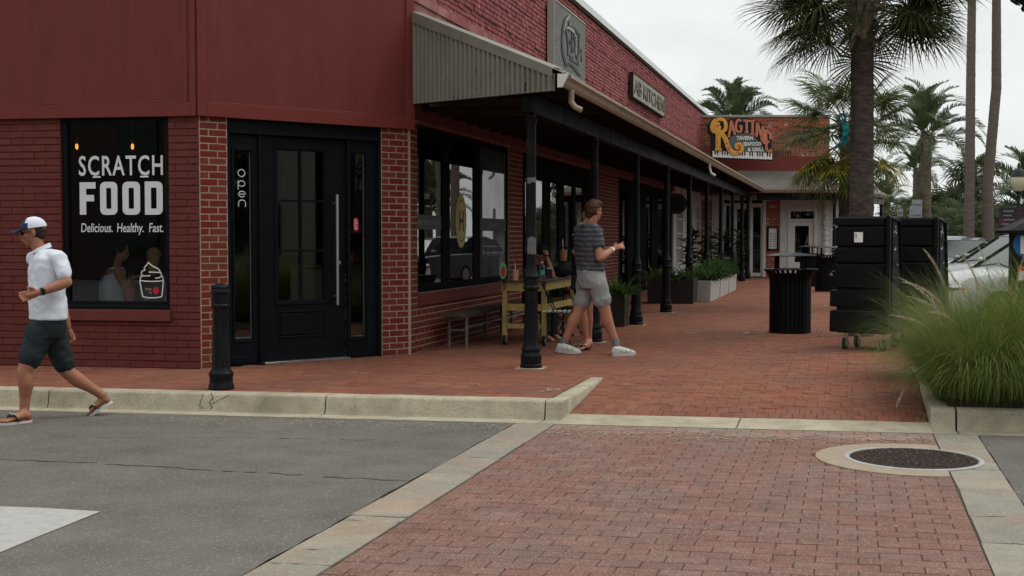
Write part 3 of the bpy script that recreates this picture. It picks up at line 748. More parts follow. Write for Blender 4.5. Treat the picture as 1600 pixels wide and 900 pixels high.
for r in [0.05 + 0.045 * i for i in range(9)]:
    n = max(5, int(2 * math.pi * r / 0.05))
    for k in range(n):
        t = 2 * math.pi * (k + 0.5 * (int(r * 100) % 2)) / n; c = MANC + V(r * math.cos(t), r * math.sin(t), 0.006)
        s_ = 0.014; mb.add([c + V(-s_, -s_, 0), c + V(s_, -s_, 0), c + V(s_, s_, 0), c + V(-s_, s_, 0), c + V(-s_ * .6, -s_ * .6, .006), c + V(s_ * .6, -s_ * .6, .006), c + V(s_ * .6, s_ * .6, .006), c + V(-s_ * .6, s_ * .6, .006)],
                           [(4, 5, 6, 7), (0, 1, 5, 4), (1, 2, 6, 5), (2, 3, 7, 6), (3, 0, 4, 7)])
mb.build('stud', M['iron'], mh, kind='stuff')
mb = MB()
for _ in range(60):
    t = rr3.uniform(0, 6.28); r = MANR * math.sqrt(rr3.random()) * .96; c = MANC + V(r * math.cos(t), r * math.sin(t), 0.013); s_ = rr3.uniform(.002, .0045)
    mb.add([c + V(-s_ * 2, 0, 0), c + V(0, -s_, .001), c + V(s_ * 2, 0, 0), c + V(0, s_, .003)], [(0, 1, 2, 3)])
mb.build('leaf_litter', M['grass_straw'], mh, kind='stuff')
# ---------------------------------------------------------------- brick walls
BRK = {}      # building -> list of bricks
def backing(mb, fr, s0, s1, z0, z1, ops, n0=-0.22, n1=-0.0035, mi=0):
    ss = sorted({s0, s1} | {min(max(o[0], s0), s1) for o in ops} | {min(max(o[1], s0), s1) for o in ops})
    zz = sorted({z0, z1} | {min(max(o[2], z0), z1) for o in ops} | {min(max(o[3], z0), z1) for o in ops})
    for a, b in zip(ss, ss[1:]):
        run = None
        for c, d in zip(zz, zz[1:]):
            if b - a < 1e-5 or d - c < 1e-5: continue
            cs, cz = (a + b) / 2, (c + d) / 2
            hole = any(o[0] < cs < o[1] and o[2] < cz < o[3] for o in ops)
            if hole:
                if run: mb.box(a, b, n0, n1, run[0], run[1], fr, mi); run = None
            else: run = (run[0], d) if run else (c, d)
        if run: mb.box(a, b, n0, n1, run[0], run[1], fr, mi)
def bricks(key, fr, s0, s1, z0, z1, ops, mt, L_=0.205, H_=0.0745, j=0.009, n=0.0, jj=0.0, headers=0, seed=1, jv=None):
    jv = j if jv is None else jv
    rr = random.Random(seed); out = BRK.setdefault(key, [])
    nrow = int(round((z1 - z0) / H_)); H_ = (z1 - z0) / nrow
    for r in range(nrow):
        a, b = z0 + r * H_, z0 + (r + 1) * H_
        hd = headers and r % headers == headers - 1
        step = (L_ + j) / (2 if hd else 1)
        off = (r % 2) * 0.5 * step if not hd else 0.25 * step
        segs = [(s0, s1)]
        for o in ops:
            if o[2] < b - 0.02 and o[3] > a + 0.02:
                ns = []
                for x, y in segs:
                    if o[1] <= x or o[0] >= y: ns.append((x, y)); continue
                    if o[0] > x: ns.append((x, o[0]))
                    if o[1] < y: ns.append((o[1], y))
                segs = ns
        for x, y in segs:
            k = int((x - s0 + off) / step)
            while s0 - off + k * step < y - 1e-6:
                p, q = max(x, s0 - off + k * step), min(y, s0 - off + (k + 1) * step)
                k += 1
                if q - p < 0.022: continue
                out.append((fr, p + jv / 2, q - jv / 2, a + j / 2, b - j / 2, n + rr.uniform(-jj, jj), mt))
UB = None
def brick_unit():
    me = bpy.data.meshes.new('brick'); c = 0.03
    vs = [(-.5, 1, -.5), (.5, 1, -.5), (.5, 1, .5), (-.5, 1, .5)]
    vs += [(-.5, .12, -.5), (.5, .12, -.5), (.5, .12, .5), (-.5, .12, .5)]
    vs += [(-.48, 0, -.45), (.48, 0, -.46), (.48, 0, .45), (-.48, 0, .46)]
    fs = [(i, (i + 1) % 4, (i + 1) % 4 + 4, i + 4) for i in range(4)] + [(i + 4, (i + 1) % 4 + 4, (i + 1) % 4 + 8, i + 8) for i in range(4)] + [(8, 9, 10, 11)]
    return vs, fs
def lay_bricks(key, parent, limit=300, depth=0.028):
    vs, fs = brick_unit(); sc = []
    for b in BRK[key]:
        fr, p, q, a, c, n, mt = b; P = fr((p + q) / 2, 0, (a + c) / 2); r = proj(P)
        vis = r and -5 < r[0] < 1605 and -5 < r[1] < 900
        cosang = abs(fr.n.dot((V(0, 0, HC) - P).normalized()))
        sc.append(((q - p) * (c - a) * cosang / r[2] ** 2 if vis else -1, b))
    sc.sort(key=lambda t: -t[0]); cache = {}; rr = random.Random(2)
    Mi = MW[parent].inverted()
    for s_, b in sc[:limit]:
        if s_ <= 0: break
        fr, p, q, a, c, n, mt = b
        if mt.name not in cache:
            me = bpy.data.meshes.new('brick'); me.from_pydata(vs, [], fs); me.materials.append(mt); cache[mt.name] = me
        o = bpy.data.objects.new('brick', cache[mt.name]); COL.objects.link(o); o.parent = parent
        o.matrix_local = Mi @ (Matrix.Translation(fr((p + q) / 2, n, (a + c) / 2)) @ fr.M().to_3x3().to_4x4() @ Matrix.Rotation(rr.uniform(-.006, .006), 4, 'X') @ Matrix.Rotation(rr.uniform(-.004, .004), 4, 'Y')
                               @ Matrix.Diagonal((q - p, depth, c - a, 1)))
    mts = []; mb = MB(); k = min(limit, sum(1 for s_ in sc if s_[0] > 0))
    for s_, b in sc[k:]:
        fr, p, q, a, c, n, mt = b
        if mt not in mts: mts.append(mt)
        mb.add([fr((p + q) / 2 + x * (q - p), n - y * depth, (a + c) / 2 + z * (c - a)) for x, y, z in vs], fs, mts.index(mt))
    if sc[k:]: mb.build('brickwork', mts, parent, kind='stuff')
def frame_rect(mb, fr, s0, s1, z0, z1, w, n0, n1, mi=0, wb=None, wt=None):
    wb = wb if wb is not None else w; wt = wt if wt is not None else w
    mb.box(s0, s0 + w, n0, n1, z0, z1, fr, mi); mb.box(s1 - w, s1, n0, n1, z0, z1, fr, mi)
    mb.box(s0 + w, s1 - w, n0, n1, z0, z0 + wb, fr, mi); mb.box(s0 + w, s1 - w, n0, n1, z1 - wt, z1, fr, mi)

# ---------------------------------------------------------------- corner building
bld = thing('corner_building', (C1.x, C1.y, 0), 'long red painted brick shop building with angled black corner entrance and arcade front', 'building')
ZF = 2.70                                   # underside of the red fascia
# window in the left wall
wL, wR = W1.S(97), W1.S(265)                # W1 runs to the left: larger s is further left
s0w, s1w = min(wL, wR), max(wL, wR); z0w = W1.Z((s0w + s1w) / 2, 483); 
w1ops = [(s0w, s1w, z0w, ZF + 0.1)]
wl = MB(); backing(wl, W1, 0.0, 9.0, -0.1, ZF + 0.02, w1ops, n1=-0.009)
wl.build('painted_wall', M['painted_joint'], bld)
bricks('corner', W1, 0.0, 9.0, 0.0, ZF, w1ops, M['painted_brick'], L_=0.26, j=0.011, jv=0.004, jj=0.004, seed=3)
# brick sill
sl = MB(); sl.box(s0w - 0.02, s1w + 0.02, -0.02, 0.045, z0w - 0.125, z0w - 0.003, W1); sl.build('window_sill', M['painted_brick'], bld, bevel=0.006)
# chamfer
dL, dR = W2.S(357), W2.S(597)
w2ops = [(dL, dR, -0.2, ZF + 0.1)]
for a_, b_ in ((0.0, dL), (dR, W2L)): wl = MB(); backing(wl, W2, a_, b_, -0.1, ZF + 0.02, []); wl.build('entrance_wall', M['mortar'], bld)
bricks('corner', W2, 0.006, dL, 0.0, ZF, [], M['face_brick'], L_=0.195, j=.0125, jj=0.001, seed=5)
bricks('corner', W2, dR, W2L - 0.03, 0.0, ZF, [], M['face_brick'], L_=0.195, j=.0125, jj=0.001, seed=6)
# arcade wall openings
sa = [W3.S(u) for u in (653, 796, 817, 925, 966)]
zs0 = W3.Z(W3.S(700), 452); ZW = 2.77
SF = W3.S(1052)
w3ops = [(sa[0], sa[1], zs0, ZW), (sa[2], sa[3], 0.0, ZW), (sa[4], SF, 0.0, ZW)]
wl = MB(); backing(wl, W3, 0.0, SF, -0.1, ZW, w3ops); wl.build('arcade_wall', M['mortar'], bld)
bricks('corner', W3, 0.006, sa[4], 0.0, 2.77, w3ops, M['face_brick'], L_=0.195, j=.0125, jj=0.001, seed=7)
sl = MB(); sl.box(sa[0], sa[1], -0.1, 0.03, zs0 - 0.16, zs0 - 0.003, W3); sl.build('window_sill', M['painted_brick'], bld, bevel=0.006)
# parapet of the arcade wall
ZB, ZP = 4.30, 5.93; SE = 33.0
pw = MB(); pw.box(0.0, SE, -0.22, -0.008, 4.0, ZP, W3); pw.build('parapet_wall', M['parapet_joint'], bld)
bricks('corner', W3, 0.03, SE - 1, ZB + 0.02, ZP, [], M['parapet_brick'], L_=0.2, jj=0.006, j=0.012, n=0.004, seed=9)
bd = MB(); bd.box(0.0, SE, -0.22, 0.022, 3.0, ZB, W3); bd.box(0.0, SE, 0.022, 0.045, ZB - 0.09, ZB + 0.015, W3); bd.build('plaster_band', M['stucco'], bld)
# long dark strips painting in the shade of deeper joints along the parapet
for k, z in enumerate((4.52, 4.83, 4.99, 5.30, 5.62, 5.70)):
    cp = MB(); cp.box(0.05 + k * .7, SE - 1 - k, -0.006, 0.0062, z - .007, z + .007, W3); cp.build('joint_shade', M['dark_wood'], bld)
cp = MB(); cp.box(0.0, SE, -0.26, 0.06, ZP, ZP + 0.05, W3); cp.box(0.0, SE, 0.045, 0.06, ZP - 0.08, ZP, W3); cp.build('parapet_cap', M['cap_metal'], bld)
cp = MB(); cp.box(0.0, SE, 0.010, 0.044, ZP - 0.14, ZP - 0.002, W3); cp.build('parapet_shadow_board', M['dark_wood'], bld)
# soffit board over the windows
fb = MB(); fb.box(0.0, SF, -0.22, 0.035, ZW, 3.0, W3); fb.build('soffit_board', M['red_board'], bld)
st = MB(); st.box(0.0, SF, 0.035, 0.052, ZW + 0.0, ZW + 0.035, W3); st.build('soffit_strip', M['stucco'], bld)
# red fascia of the corner
ft = 6.4
fa_ = MB(); fa_.box(-0.0, 9.0, -0.2, 0.030, ZF, ft, W1); fa_.box(0.0, W2L, -0.2, 0.030, ZF, ft, W2)
o = fa_.build('fascia_panel', M['red_board'], bld)
def trim(fr, s0, s1, z0, z1, n0=0.03, n1=0.052, nm='fascia_trim'):
    t = MB(); t.box(s0, s1, n0, n1, z0, z1, fr); t.build(nm, M['red_trim'], bld, bevel=0.004)
zt1 = ZF + 0.125
trim(W1, 0.075, 9.0, ZF - 0.02, zt1); trim(W2, 0.075, W2L - 0.085, ZF - 0.02, zt1)
trim(W1, 0.012, 0.075, ZF - 0.02, ft); trim(W1, 0.11, 0.16, zt1 + 0.002, ft, 0.03, 0.04)
trim(W2, 0.012, 0.075, ZF - 0.02, ft); trim(W2, W2L - 0.085, W2L + 0.03, ZF - 0.02, ft)
trim(W2, 0.095, W2L - 0.1, zt1 + 0.002, zt1 + 0.014, 0.03, 0.042); trim(W1, 0.17, 9.0, zt1 + 0.002, zt1 + 0.014, 0.03, 0.042)
t = MB(); t.tube([W2(0, 0.04, ZF - 0.018), W2(0, 0.04, ft)], 0.034, 8); t.build('corner_bead', M['red_trim'], bld)
# roof and inner shell so the shop is closed and dark
rf = MB(); inner = [W1(9, -0.21, 0), W1(0.05, -0.21, 0), W2(0.1, -0.21, 0), W2(W2L - 0.1, -0.21, 0), W3(0.12, -0.21, 0), W3(SE, -0.21, 0), W3(SE, -9, 0), W1(9, -22, 0)]
rf.prism([(p.x, p.y) for p in inner], lambda x, y: V(x, y, 5.6), lambda x, y: V(x, y, 5.5)); rf.build('roof', M['far_roof'], bld)
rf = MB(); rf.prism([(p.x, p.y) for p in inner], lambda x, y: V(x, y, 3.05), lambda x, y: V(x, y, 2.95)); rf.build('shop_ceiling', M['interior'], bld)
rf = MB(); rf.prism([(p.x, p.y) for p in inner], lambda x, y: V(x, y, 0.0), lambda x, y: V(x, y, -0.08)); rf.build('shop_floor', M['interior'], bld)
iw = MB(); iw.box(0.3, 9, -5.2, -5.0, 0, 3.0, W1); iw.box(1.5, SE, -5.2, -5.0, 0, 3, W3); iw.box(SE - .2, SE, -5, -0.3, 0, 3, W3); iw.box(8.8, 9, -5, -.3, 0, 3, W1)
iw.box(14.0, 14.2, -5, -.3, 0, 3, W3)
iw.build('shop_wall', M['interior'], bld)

# --- window of the left wall
fr_ = MB(); frame_rect(fr_, W1, s0w, s1w, z0w, ZF, 0.055, -0.12, -0.035, wb=0.085, wt=0.06)
fr_.box(s0w, s1w, -0.035, 0.012, z0w, z0w + 0.04, W1)
wfr = fr_.build('window_frame', M['black_paint'], bld, bevel=0.004)
pn = MB(); pn.box(s0w + 0.055, s1w - 0.055, -0.083, -0.077, z0w + 0.085, ZF - 0.06, W1); pn.build('pane', M['pane'], wfr)
def WT1(x0, y0):                        # text space on the left window; x to the right on screen
    return lambda x, y, d: W1(x0 - x, -0.076 + d, y0 + y)
cs = (s0w + s1w) / 2
sx = lambda u: W1.S(u); 
def zv(v, fr=W1, s=None): return fr.Z(cs if s is None else s, v)
def blocky(mb, fr, polys, x0, y0, k, n0, n1):
    for poly in polys: mb.prism(poly, lambda x, y: fr(x0 - x * k, n1, y0 + y * k), lambda x, y: fr(x0 - x * k, n0, y0 + y * k))
# SCRATCH: condensed hand-cut capitals
kk = 2000 / W1(cs, 0, 0).y
text_mesh('SCRATCH', WT1(W1.S(186), zv(273)), M['decal_white'], 'lettering', wfr, h=(273 - 243) / kk, wide=0.675, depth=0.002, bold=0.012, spacing=1.14)
b_ = MB()
for u0, u1 in ((142, 154), (216, 229)): b_ = MB(); b_.box(sx(u1), sx(u0), -0.0755, -0.0735, zv(277), zv(274.5), W1); b_.build('underline', M['decal_white'], wfr)
# FOOD in heavy rounded block letters
def oshape(x0, x1, y0, y1, t, rl, rrt):
    pass
fd = MB(); zA, zB_ = zv(335), zv(284)
def strip(mb, u0, u1, va, vb): mb.box(sx(u1), sx(u0), -0.0755, -0.0735, zv(vb), zv(va), W1)
fd.prism([(121, 284), (146, 284), (146, 294), (131, 294), (131, 304), (143.5, 304), (143.5, 314), (131, 314), (131, 335), (121, 335)], lambda u, v: W1(sx(u), -0.0735, zv(v)), lambda u, v: W1(sx(u), -0.0755, zv(v))); fd.build('lettering', M['decal_white'], wfr)
def ring(mb, u0, u1, v0, v1, t, c, left_square=False):
    def oct(u0, u1, v0, v1, c):
        l = 0.6 if left_square else c
        pts = []
        for (cx, cy, a0, rad) in ((u0, v0, 180, l), (u1, v0, 270, c), (u1, v1, 0, c), (u0, v1, 90, l)):
            ox = cx + (rad if cx == u0 else -rad); oy = cy + (rad if cy == v0 else -rad)
            for i in range(5):
                a = R(a0 + 90 * i / 4); pts.append((ox + rad * math.cos(a), oy + rad * math.sin(a)))
        return pts
    o_, i_ = oct(u0, u1, v0, v1, c), oct(u0 + t, u1 - t, v0 + t, v1 - t, max(0.6, c - t * 0.7))
    n = len(o_); vs = [W1(sx(u), nn, zv(v)) for nn in (-0.0735, -0.0755) for u, v in o_ + i_]
    fs = []
    for i in range(n):
        j = (i + 1) % n; fs += [(i, j, n + j, n + i), (2 * n + i, 3 * n + i, 3 * n + j, 2 * n + j), (i, 2 * n + i, 2 * n + j, j), (n + i, n + j, 3 * n + j, 3 * n + i)]
    mb.add(vs, fs)
for a_ in ((153, 180, 283.5, 335.5, 9.6, 8), (188, 215.5, 283.5, 335.5, 9.6, 8), (223, 251, 283.5, 335.5, 9.6, 8, True)): fd = MB(); ring(fd, *a_); fd.build('lettering', M['decal_white'], wfr)
for t_, u_ in (('Delicious.', 147), ('Healthy.', 199.5), ('Fast.', 240)): text_mesh(t_, WT1(W1.S(u_), zv(362.5)), M['decal_white'], 'lettering', wfr, h=(362.5 - 348.5) / kk, wide=0.68, depth=0.002, bold=0.006, shear=0.12)
# ice cream cup outline
ic = MB()
def line(mb, pts, wd, fr=W1, n=-0.0745, sf=None):
    sf = sf or (lambda u, v: fr(fr.S(u), n, fr.Z(fr.S(u), v)))
    P = [sf(u, v) for u, v in pts]; nn = fr.n * 0.001
    for a, b in zip(P, P[1:]):
        d = (b - a).normalized(); s_ = d.cross(fr.n).normalized() * (wd / 2); a2 = a - d * wd * .35; b2 = b + d * wd * .35
        mb.hexa([a2 - s_ - nn, b2 - s_ - nn, b2 + s_ - nn, a2 + s_ - nn, a2 - s_ + nn, b2 - s_ + nn, b2 + s_ + nn, a2 + s_ + nn])
zi = lambda X, Y: (200 + X / 10.0, 390 + Y / 10.0)
for pl in ([(135, 490), (180, 740), (250, 755), (330, 760), (420, 752), (480, 740), (508, 490)], [(140, 485), (200, 495), (320, 500), (440, 495), (508, 488)],
           [(140, 480), (145, 440), (175, 405), (160, 375), (172, 340), (225, 318), (208, 300), (215, 275), (250, 240), (272, 200), (330, 255), (430, 305), (460, 350), (475, 395), (495, 435), (505, 480)],
           [(285, 352), (370, 358), (450, 360)], [(175, 412), (240, 415), (297, 408)], [(385, 447), (430, 447), (475, 420)]):
    line(ic, [zi(*p) for p in pl], 0.0125)
ic.build('ice_cream_outline', M['decal_white'], wfr)
rb_ = MB(); u0, v0 = zi(390, 640); c0 = W1(sx(u0), -0.0745, zv(v0)); n = 14
rb_.prism([(0.031 * math.cos(6.283 * i / n) * (1 + .12 * (i % 2)), 0.038 * math.sin(6.283 * i / n) * (1 + .1 * (i % 2))) for i in range(n)], lambda x, y: c0 + W1.d * x + V(0, 0, y) + W1.n * .001, lambda x, y: c0 + W1.d * x + V(0, 0, y) - W1.n * .001)
rb_.build('berry_mark', M['decal_red'], wfr)
u0, v0 = zi(270, 630); text_mesh('happy', WT1(sx(u0), zv(v0)), M['decal_gold'], 'lettering', wfr, h=0.024, wide=0.9, depth=0.002)
u0, v0 = zi(300, 685); text_mesh('cup', WT1(sx(u0), zv(v0)), M['decal_gold'], 'lettering', wfr, h=0.022, wide=0.9, depth=0.002)

# --- entrance
ZD = ZF
zp = lambda v, s=(dL + dR) / 2: W2.Z(s, v)
a1, a2 = W2.S(412), W2.S(545)            # door leaf
fm = MB(); n0, n1 = -0.16, -0.03; hd = 0.16
fm.box(dL, dL + 0.035, n0, n1 + 0.02, 0.0, ZD, W2); fm.box(dR - 0.035, dR, n0, n1 + 0.02, 0.0, ZD, W2)
fm.box(dL + 0.035, dR - 0.035, n0, n1, ZD - hd, ZD, W2); fm.box(dL + 0.035, dR - 0.035, n1, n1 + 0.03, ZD - hd - 0.015, ZD - hd + 0.03, W2)
fm.box(a1 - 0.035, a1 - 0.004, n0, n1 + 0.01, 0.0, ZD - hd - 0.015, W2); fm.box(a2 + 0.004, a2 + 0.035, n0, n1 + 0.01, 0, ZD - hd - 0.015, W2)
dfm = fm.build('door_frame', M['black_paint'], bld, bevel=0.003)
th = MB(); th.box(a1, a2, -0.12, 0.03, 0.0, 0.022, W2); th.build('threshold', M['steel'], bld, bevel=0.003)
ZL = ZD - hd - 0.02
def sidelight(x0, x1, g0, g1, gz0, gz1):
    mb = MB(); nn = -0.055
    mb.box(x0, g0, -0.12, nn, 0, ZL, W2); mb.box(g1, x1, -0.12, nn, 0, ZL, W2); mb.box(g0, g1, -0.12, nn, 0, gz0, W2); mb.box(g0, g1, -0.12, nn, gz1, ZL, W2)
    frame_rect(mb, W2, g0 - 0.03, g1 + 0.03, gz0 - 0.04, gz1 + 0.03, 0.022, nn, nn + 0.012)
    mb.box(x0 + 0.02, x1 - 0.02, nn, nn + 0.01, 0.02, 0.10, W2)
    o = mb.build('sidelight', M['black_paint'], bld, bevel=0.002)
    p = MB(); p.box(g0, g1, -0.095, -0.090, gz0, gz1, W2); p.build('pane', M['pane'], o)
    # pale glazing bead along the inner edge
    e = MB(); e.box(g1 - 0.010, g1, -0.0895, -0.082, gz0, gz1, W2); e.box(g0, g1 - 0.01, -0.0895, -0.082, gz0, gz0 + 0.010, W2); e.build('glazing_bead', M['pipe'], o)
    return o
SLa = sidelight(dL + 0.035, a1 - 0.035, W2.S(371), W2.S(398), zp(531, dL), zp(234, dL))
SLb = sidelight(a2 + 0.035, dR - 0.035, W2.S(552), W2.S(575), zp(524, dR), zp(241, dR))
# door leaf with its six lights and lower panel
g0, g1, gz0, gz1 = W2.S(440), W2.S(512), zp(469), zp(236)
dm = MB(); nn = -0.065
dm.box(a1, g0, -0.12, nn, 0.024, ZL, W2); dm.box(g1, a2, -0.12, nn, 0.024, ZL, W2); dm.box(g0, g1, -0.12, nn, 0.024, gz0, W2); dm.box(g0, g1, -0.12, nn, gz1, ZL, W2)
frame_rect(dm, W2, g0 - 0.05, g1 + 0.05, gz0 - 0.05, gz1 + 0.05, 0.03, nn, nn + 0.014)
door = dm.build('entrance_door', M['black_paint'], bld, bevel=0.003)
pz0, pz1 = zp(527), zp(485)
pm = MB(); pm.box(g0 + 0.02, g1 - 0.02, nn, nn + 0.012, pz0 + 0.035, pz1 - 0.035, W2); frame_rect(pm, W2, g0 - 0.01, g1 + 0.01, pz0, pz1, 0.02, nn, nn + 0.012); pm.build('lower_panel', M['black_paint'], door, bevel=0.004)
gm = (g0 + g1) / 2; h3 = (gz1 - gz0) / 3
mu = MB(); mu.box(gm - 0.013, gm + 0.013, -0.105, -0.07, gz0, gz1, W2)
for i in (1, 2): mu.box(g0, gm - 0.013, -0.105, -0.072, gz0 + h3 * i - 0.012, gz0 + h3 * i + 0.012, W2); mu.box(gm + 0.013, g1, -0.105, -0.072, gz0 + h3 * i - 0.012, gz0 + h3 * i + 0.012, W2)
mu.build('muntin', M['black_paint'], door)
for i in range(3):
    for x0, x1 in ((g0, gm - 0.013), (gm + 0.013, g1)):
        p = MB(); p.box(x0, x1, -0.097, -0.092, gz0 + h3 * i + (0.012 if i else 0), gz0 + h3 * (i + 1) - (0.012 if i < 2 else 0), W2); p.build('pane', M['pane'], door)
hs = W2.S(526); hz0, hz1 = zp(478), zp(303)
hb = MB(); hb.tube([W2(hs, 0.02, hz0), W2(hs, 0.02, hz1)], 0.0165, 12)
for z in (hz0 + 0.1, hz1 - 0.1): hb.tube([W2(hs, nn, z), W2(hs, 0.02, z)], 0.009, 8)
hb.build('door_handle', M['steel'], door, smooth=True)
lk = MB(); c = W2(W2.S(533), nn, zp(411)); lk.tube([c, c + W2.n * 0.03], 0.022, 10); lk.build('lock', M['steel'], door, smooth=True)
for v in (247, 340, 423, 523):
    h = MB(); h.box(a1 - 0.012, a1 + 0.006, nn, nn + 0.018, zp(v) - 0.05, zp(v) + 0.05, W2); h.build('hinge', M['pipe'], door)
ch = MB(); rr = random.Random(4)
for _ in range(46):
    s_ = a2 + rr.uniform(-0.006, 0.006) if rr.random() < .6 else dR - 0.004; z = rr.choice((rr.uniform(0.1, 1.0), rr.uniform(0.02, .6))); k = rr.uniform(.003, .012)
    ch.box(s_ - .002, s_ + .002, 0.0 if s_ > dR - .01 else nn + 0.001, (0.0 if s_ > dR - .01 else nn) + .0018, z, z + k, W2)
ch.build('chipped_paint', M['black_chip'], dfm, kind='stuff')
# "open" written vertically as a tube sign on the left sidelight
og = MB(); ox = W2.S(385); kx = W2(ox, 0, 0).y / 2000
def OP(u, v): return W2(ox + (u - 385) * kx / W2.d.x * 1.0, -0.085, W2.Z(ox, v))
def arc(cu, cv, ru, rv, a0, a1_, n=14): return [(cu + ru * math.cos(R(a0 + (a1_ - a0) * i / n)), cv - rv * math.sin(R(a0 + (a1_ - a0) * i / n))) for i in range(n + 1)]
for pl in (arc(384.5, 270, 4.6, 5.6, 0, 360), [(380, 282), (380, 296)], arc(384.6, 286.5, 4.4, 4.4, 180, -150), arc(385, 303, 4.5, 4.4, 0, 180) + arc(385, 303, 4.5, 4.4, 180, 315)[1:], [(380.6, 303.2), (389.4, 303)],
           [(380.4, 323), (380.4, 316)] + arc(385, 316.5, 4.6, 4.2, 180, 0)[1:] + [(389.6, 323)]):
    og.tube([OP(*p) for p in pl], 0.0048, 6)
og.build('open_lettering', M['decal_white'], SLa, smooth=True)
stc = MB(); c = W2(W2.S(563), -0.088, zp(350)); n = 20
pts = [(0.035 * (abs(math.cos(t)) ** .6) * (1 if math.cos(t) > 0 else -1), 0.078 * (abs(math.sin(t)) ** .6) * (1 if math.sin(t) > 0 else -1)) for t in [6.2832 * i / n for i in range(n)]]
stc.prism(pts, lambda x, y: c + W2.d * x + V(0, 0, y) + W2.n * .001, lambda x, y: c + W2.d * x + V(0, 0, y)); stc.build('sticker', M['decal_red'], SLb)
stc = MB()
for i in range(6):
    z = -0.055 + i * .021; stc.box(-0.022, 0.022 - (i % 3) * .006, 0.0012, 0.0018, z, z + .009, M=Matrix.Translation(c) @ Matrix(((W2.d.x, W2.n.x, 0, 0), (W2.d.y, W2.n.y, 0, 0), (0, 0, 1, 0), (0, 0, 0, 1))))
stc.build('sticker_print', M['decal_white'], SLb)

# --- arcade shop window with three lights
wf = MB(); frame_rect(wf, W3, sa[0], sa[1], zs0, ZW, 0.05, -0.075, -0.03, wb=0.10, wt=0.07)
mulls = [(W3.S(695), W3.S(707)), (W3.S(744), W3.S(754))]
for a, b in mulls: wf.box(a, b, -0.075, -0.032, zs0 + 0.1, ZW - 0.07, W3)
wf3 = wf.build('window_frame', M['black_frame'], bld, bevel=0.004)
edges = [sa[0] + 0.05, mulls[0][0], mulls[0][1], mulls[1][0], mulls[1][1], sa[1] - 0.05]
for i, mt_ in enumerate(('pane_bright', 'pane_bright', 'pane_film')):
    p = MB(); p.box(edges[2 * i], edges[2 * i + 1], -0.050, -0.045, zs0 + 0.1, ZW - 0.07, W3); p.build('pane', M[mt_], wf3)
    s_ = MB(); zc = W3.Z(edges[2 * i], 342 if i == 0 else (345 if i == 1 else 346))
    if i != 1:
        s_.box(edges[2 * i] + .01, edges[2 * i + 1] - .01, -0.0445, -0.043, 1.50, 1.68, W3); s_.build('window_strip', M['decal_grey'], wf3)
        text_mesh('MARKET  HOT DOGS  WHOLESOME' if i == 0 else 'HOUSE MADE BREAD', lambda x, y, d, i=i: W3((edges[2 * i] + edges[2 * i + 1]) / 2 + x, -0.0425 + d, 1.555 + y), M['decal_faint'], 'window_lettering', wf3, h=0.06, wide=0.62, depth=0.001, bold=0.01)
# round gold H roundel with scalloped rim
rc = W3.S(725.5); rz = W3.Z(rc, 345); ro = MB(); n = 48
ro.prism([((0.235 + (0.012 if i % 2 else 0)) * math.cos(6.2832 * i / n), (0.36 + (0.012 if i % 2 else 0)) * math.sin(6.2832 * i / n)) for i in range(n)], lambda x, y: W3(rc + x, -0.040, rz + y), lambda x, y: W3(rc + x, -0.044, rz + y))
ro.build('roundel', M['decal_gold'], wf3)
ro = MB(); n = 40; vs = []
for r in (1.0, 0.93):
    for nn_ in (-0.0382, -0.0395): vs += [W3(rc + 0.185 * r * math.cos(6.2832 * i / n), nn_, rz + 0.29 * r * math.sin(6.2832 * i / n)) for i in range(n)]
ro.add(vs, [(i, (i + 1) % n, 2 * n + (i + 1) % n, 2 * n + i) for i in range(n)]); ro.build('roundel_ring', M['decal_dark'], wf3)
text_mesh('H', lambda x, y, d: W3(rc + x, -0.0395 + d, rz - 0.13 + y), M['decal_dark'], 'window_lettering', wf3, h=0.26, wide=0.85, depth=0.0015, bold=0.03)
# storefront doors further along
sf = MB(); frame_rect(sf, W3, sa[2], sa[3], 0, ZW, 0.06, -0.10, -0.04, wb=0.10, wt=0.36)
gl = [(815, 828), (839, 853), (864, 877), (885, 898), (903, 914)]
ed = [(W3.S(a), W3.S(b)) for a, b in gl]
for (a, b), (c_, d_) in zip(ed, ed[1:]): sf.box(b, c_, -0.10, -0.045, 0.1, ZW - 0.36, W3)
sf.box(ed[-1][1], sa[3] - 0.06, -0.10, -0.045, 0.1, ZW - 0.36, W3)
so = sf.build('glass_doors', M['black_frame'], bld, bevel=0.004)
for i, (a, b) in enumerate(ed):
    p = MB(); p.box(max(a, sa[2] + .06), b, -0.066, -0.060, 0.1, ZW - 0.36, W3); p.build('pane', M['pane_bright'], so)
    if i >= 1: r_ = MB(); r_.box(a, b, -0.09, -0.05, 0.86, 0.95, W3); r_.build('door_rail', M['black_paint'], so)
# far shopfront: dark frames and doors
s2 = MB(); x = sa[4]; xe = SF
s2.box(x, x + 0.25, -0.3, 0.0, 0, ZW, W3)
marks = [W3.S(u) for u in (978, 984, 996, 1002, 1012, 1021, 1030, 1040)]
for a, b in zip(marks[1::2], marks[2::2]): s2.box(a, b, -0.12, -0.05, 0, ZW - 0.3, W3)
s2.box(x + .25, xe, -0.3, -0.1, ZW - 0.3, ZW, W3); s2.box(marks[-1], xe, -0.3, -0.05, 0, ZW - 0.3, W3); s2.box(x + .25, marks[0], -0.3, -0.12, 0, ZW - 0.3, W3)
#
so2 = s2.build('shopfront_frame', M['black_frame'], bld, bevel=0.004)
for a, b in zip(marks[0::2], marks[1::2]): p = MB(); p.box(a, b, -0.09, -0.084, 0.1, ZW - 0.3, W3); p.build('pane', M['pane_bright'], so2)
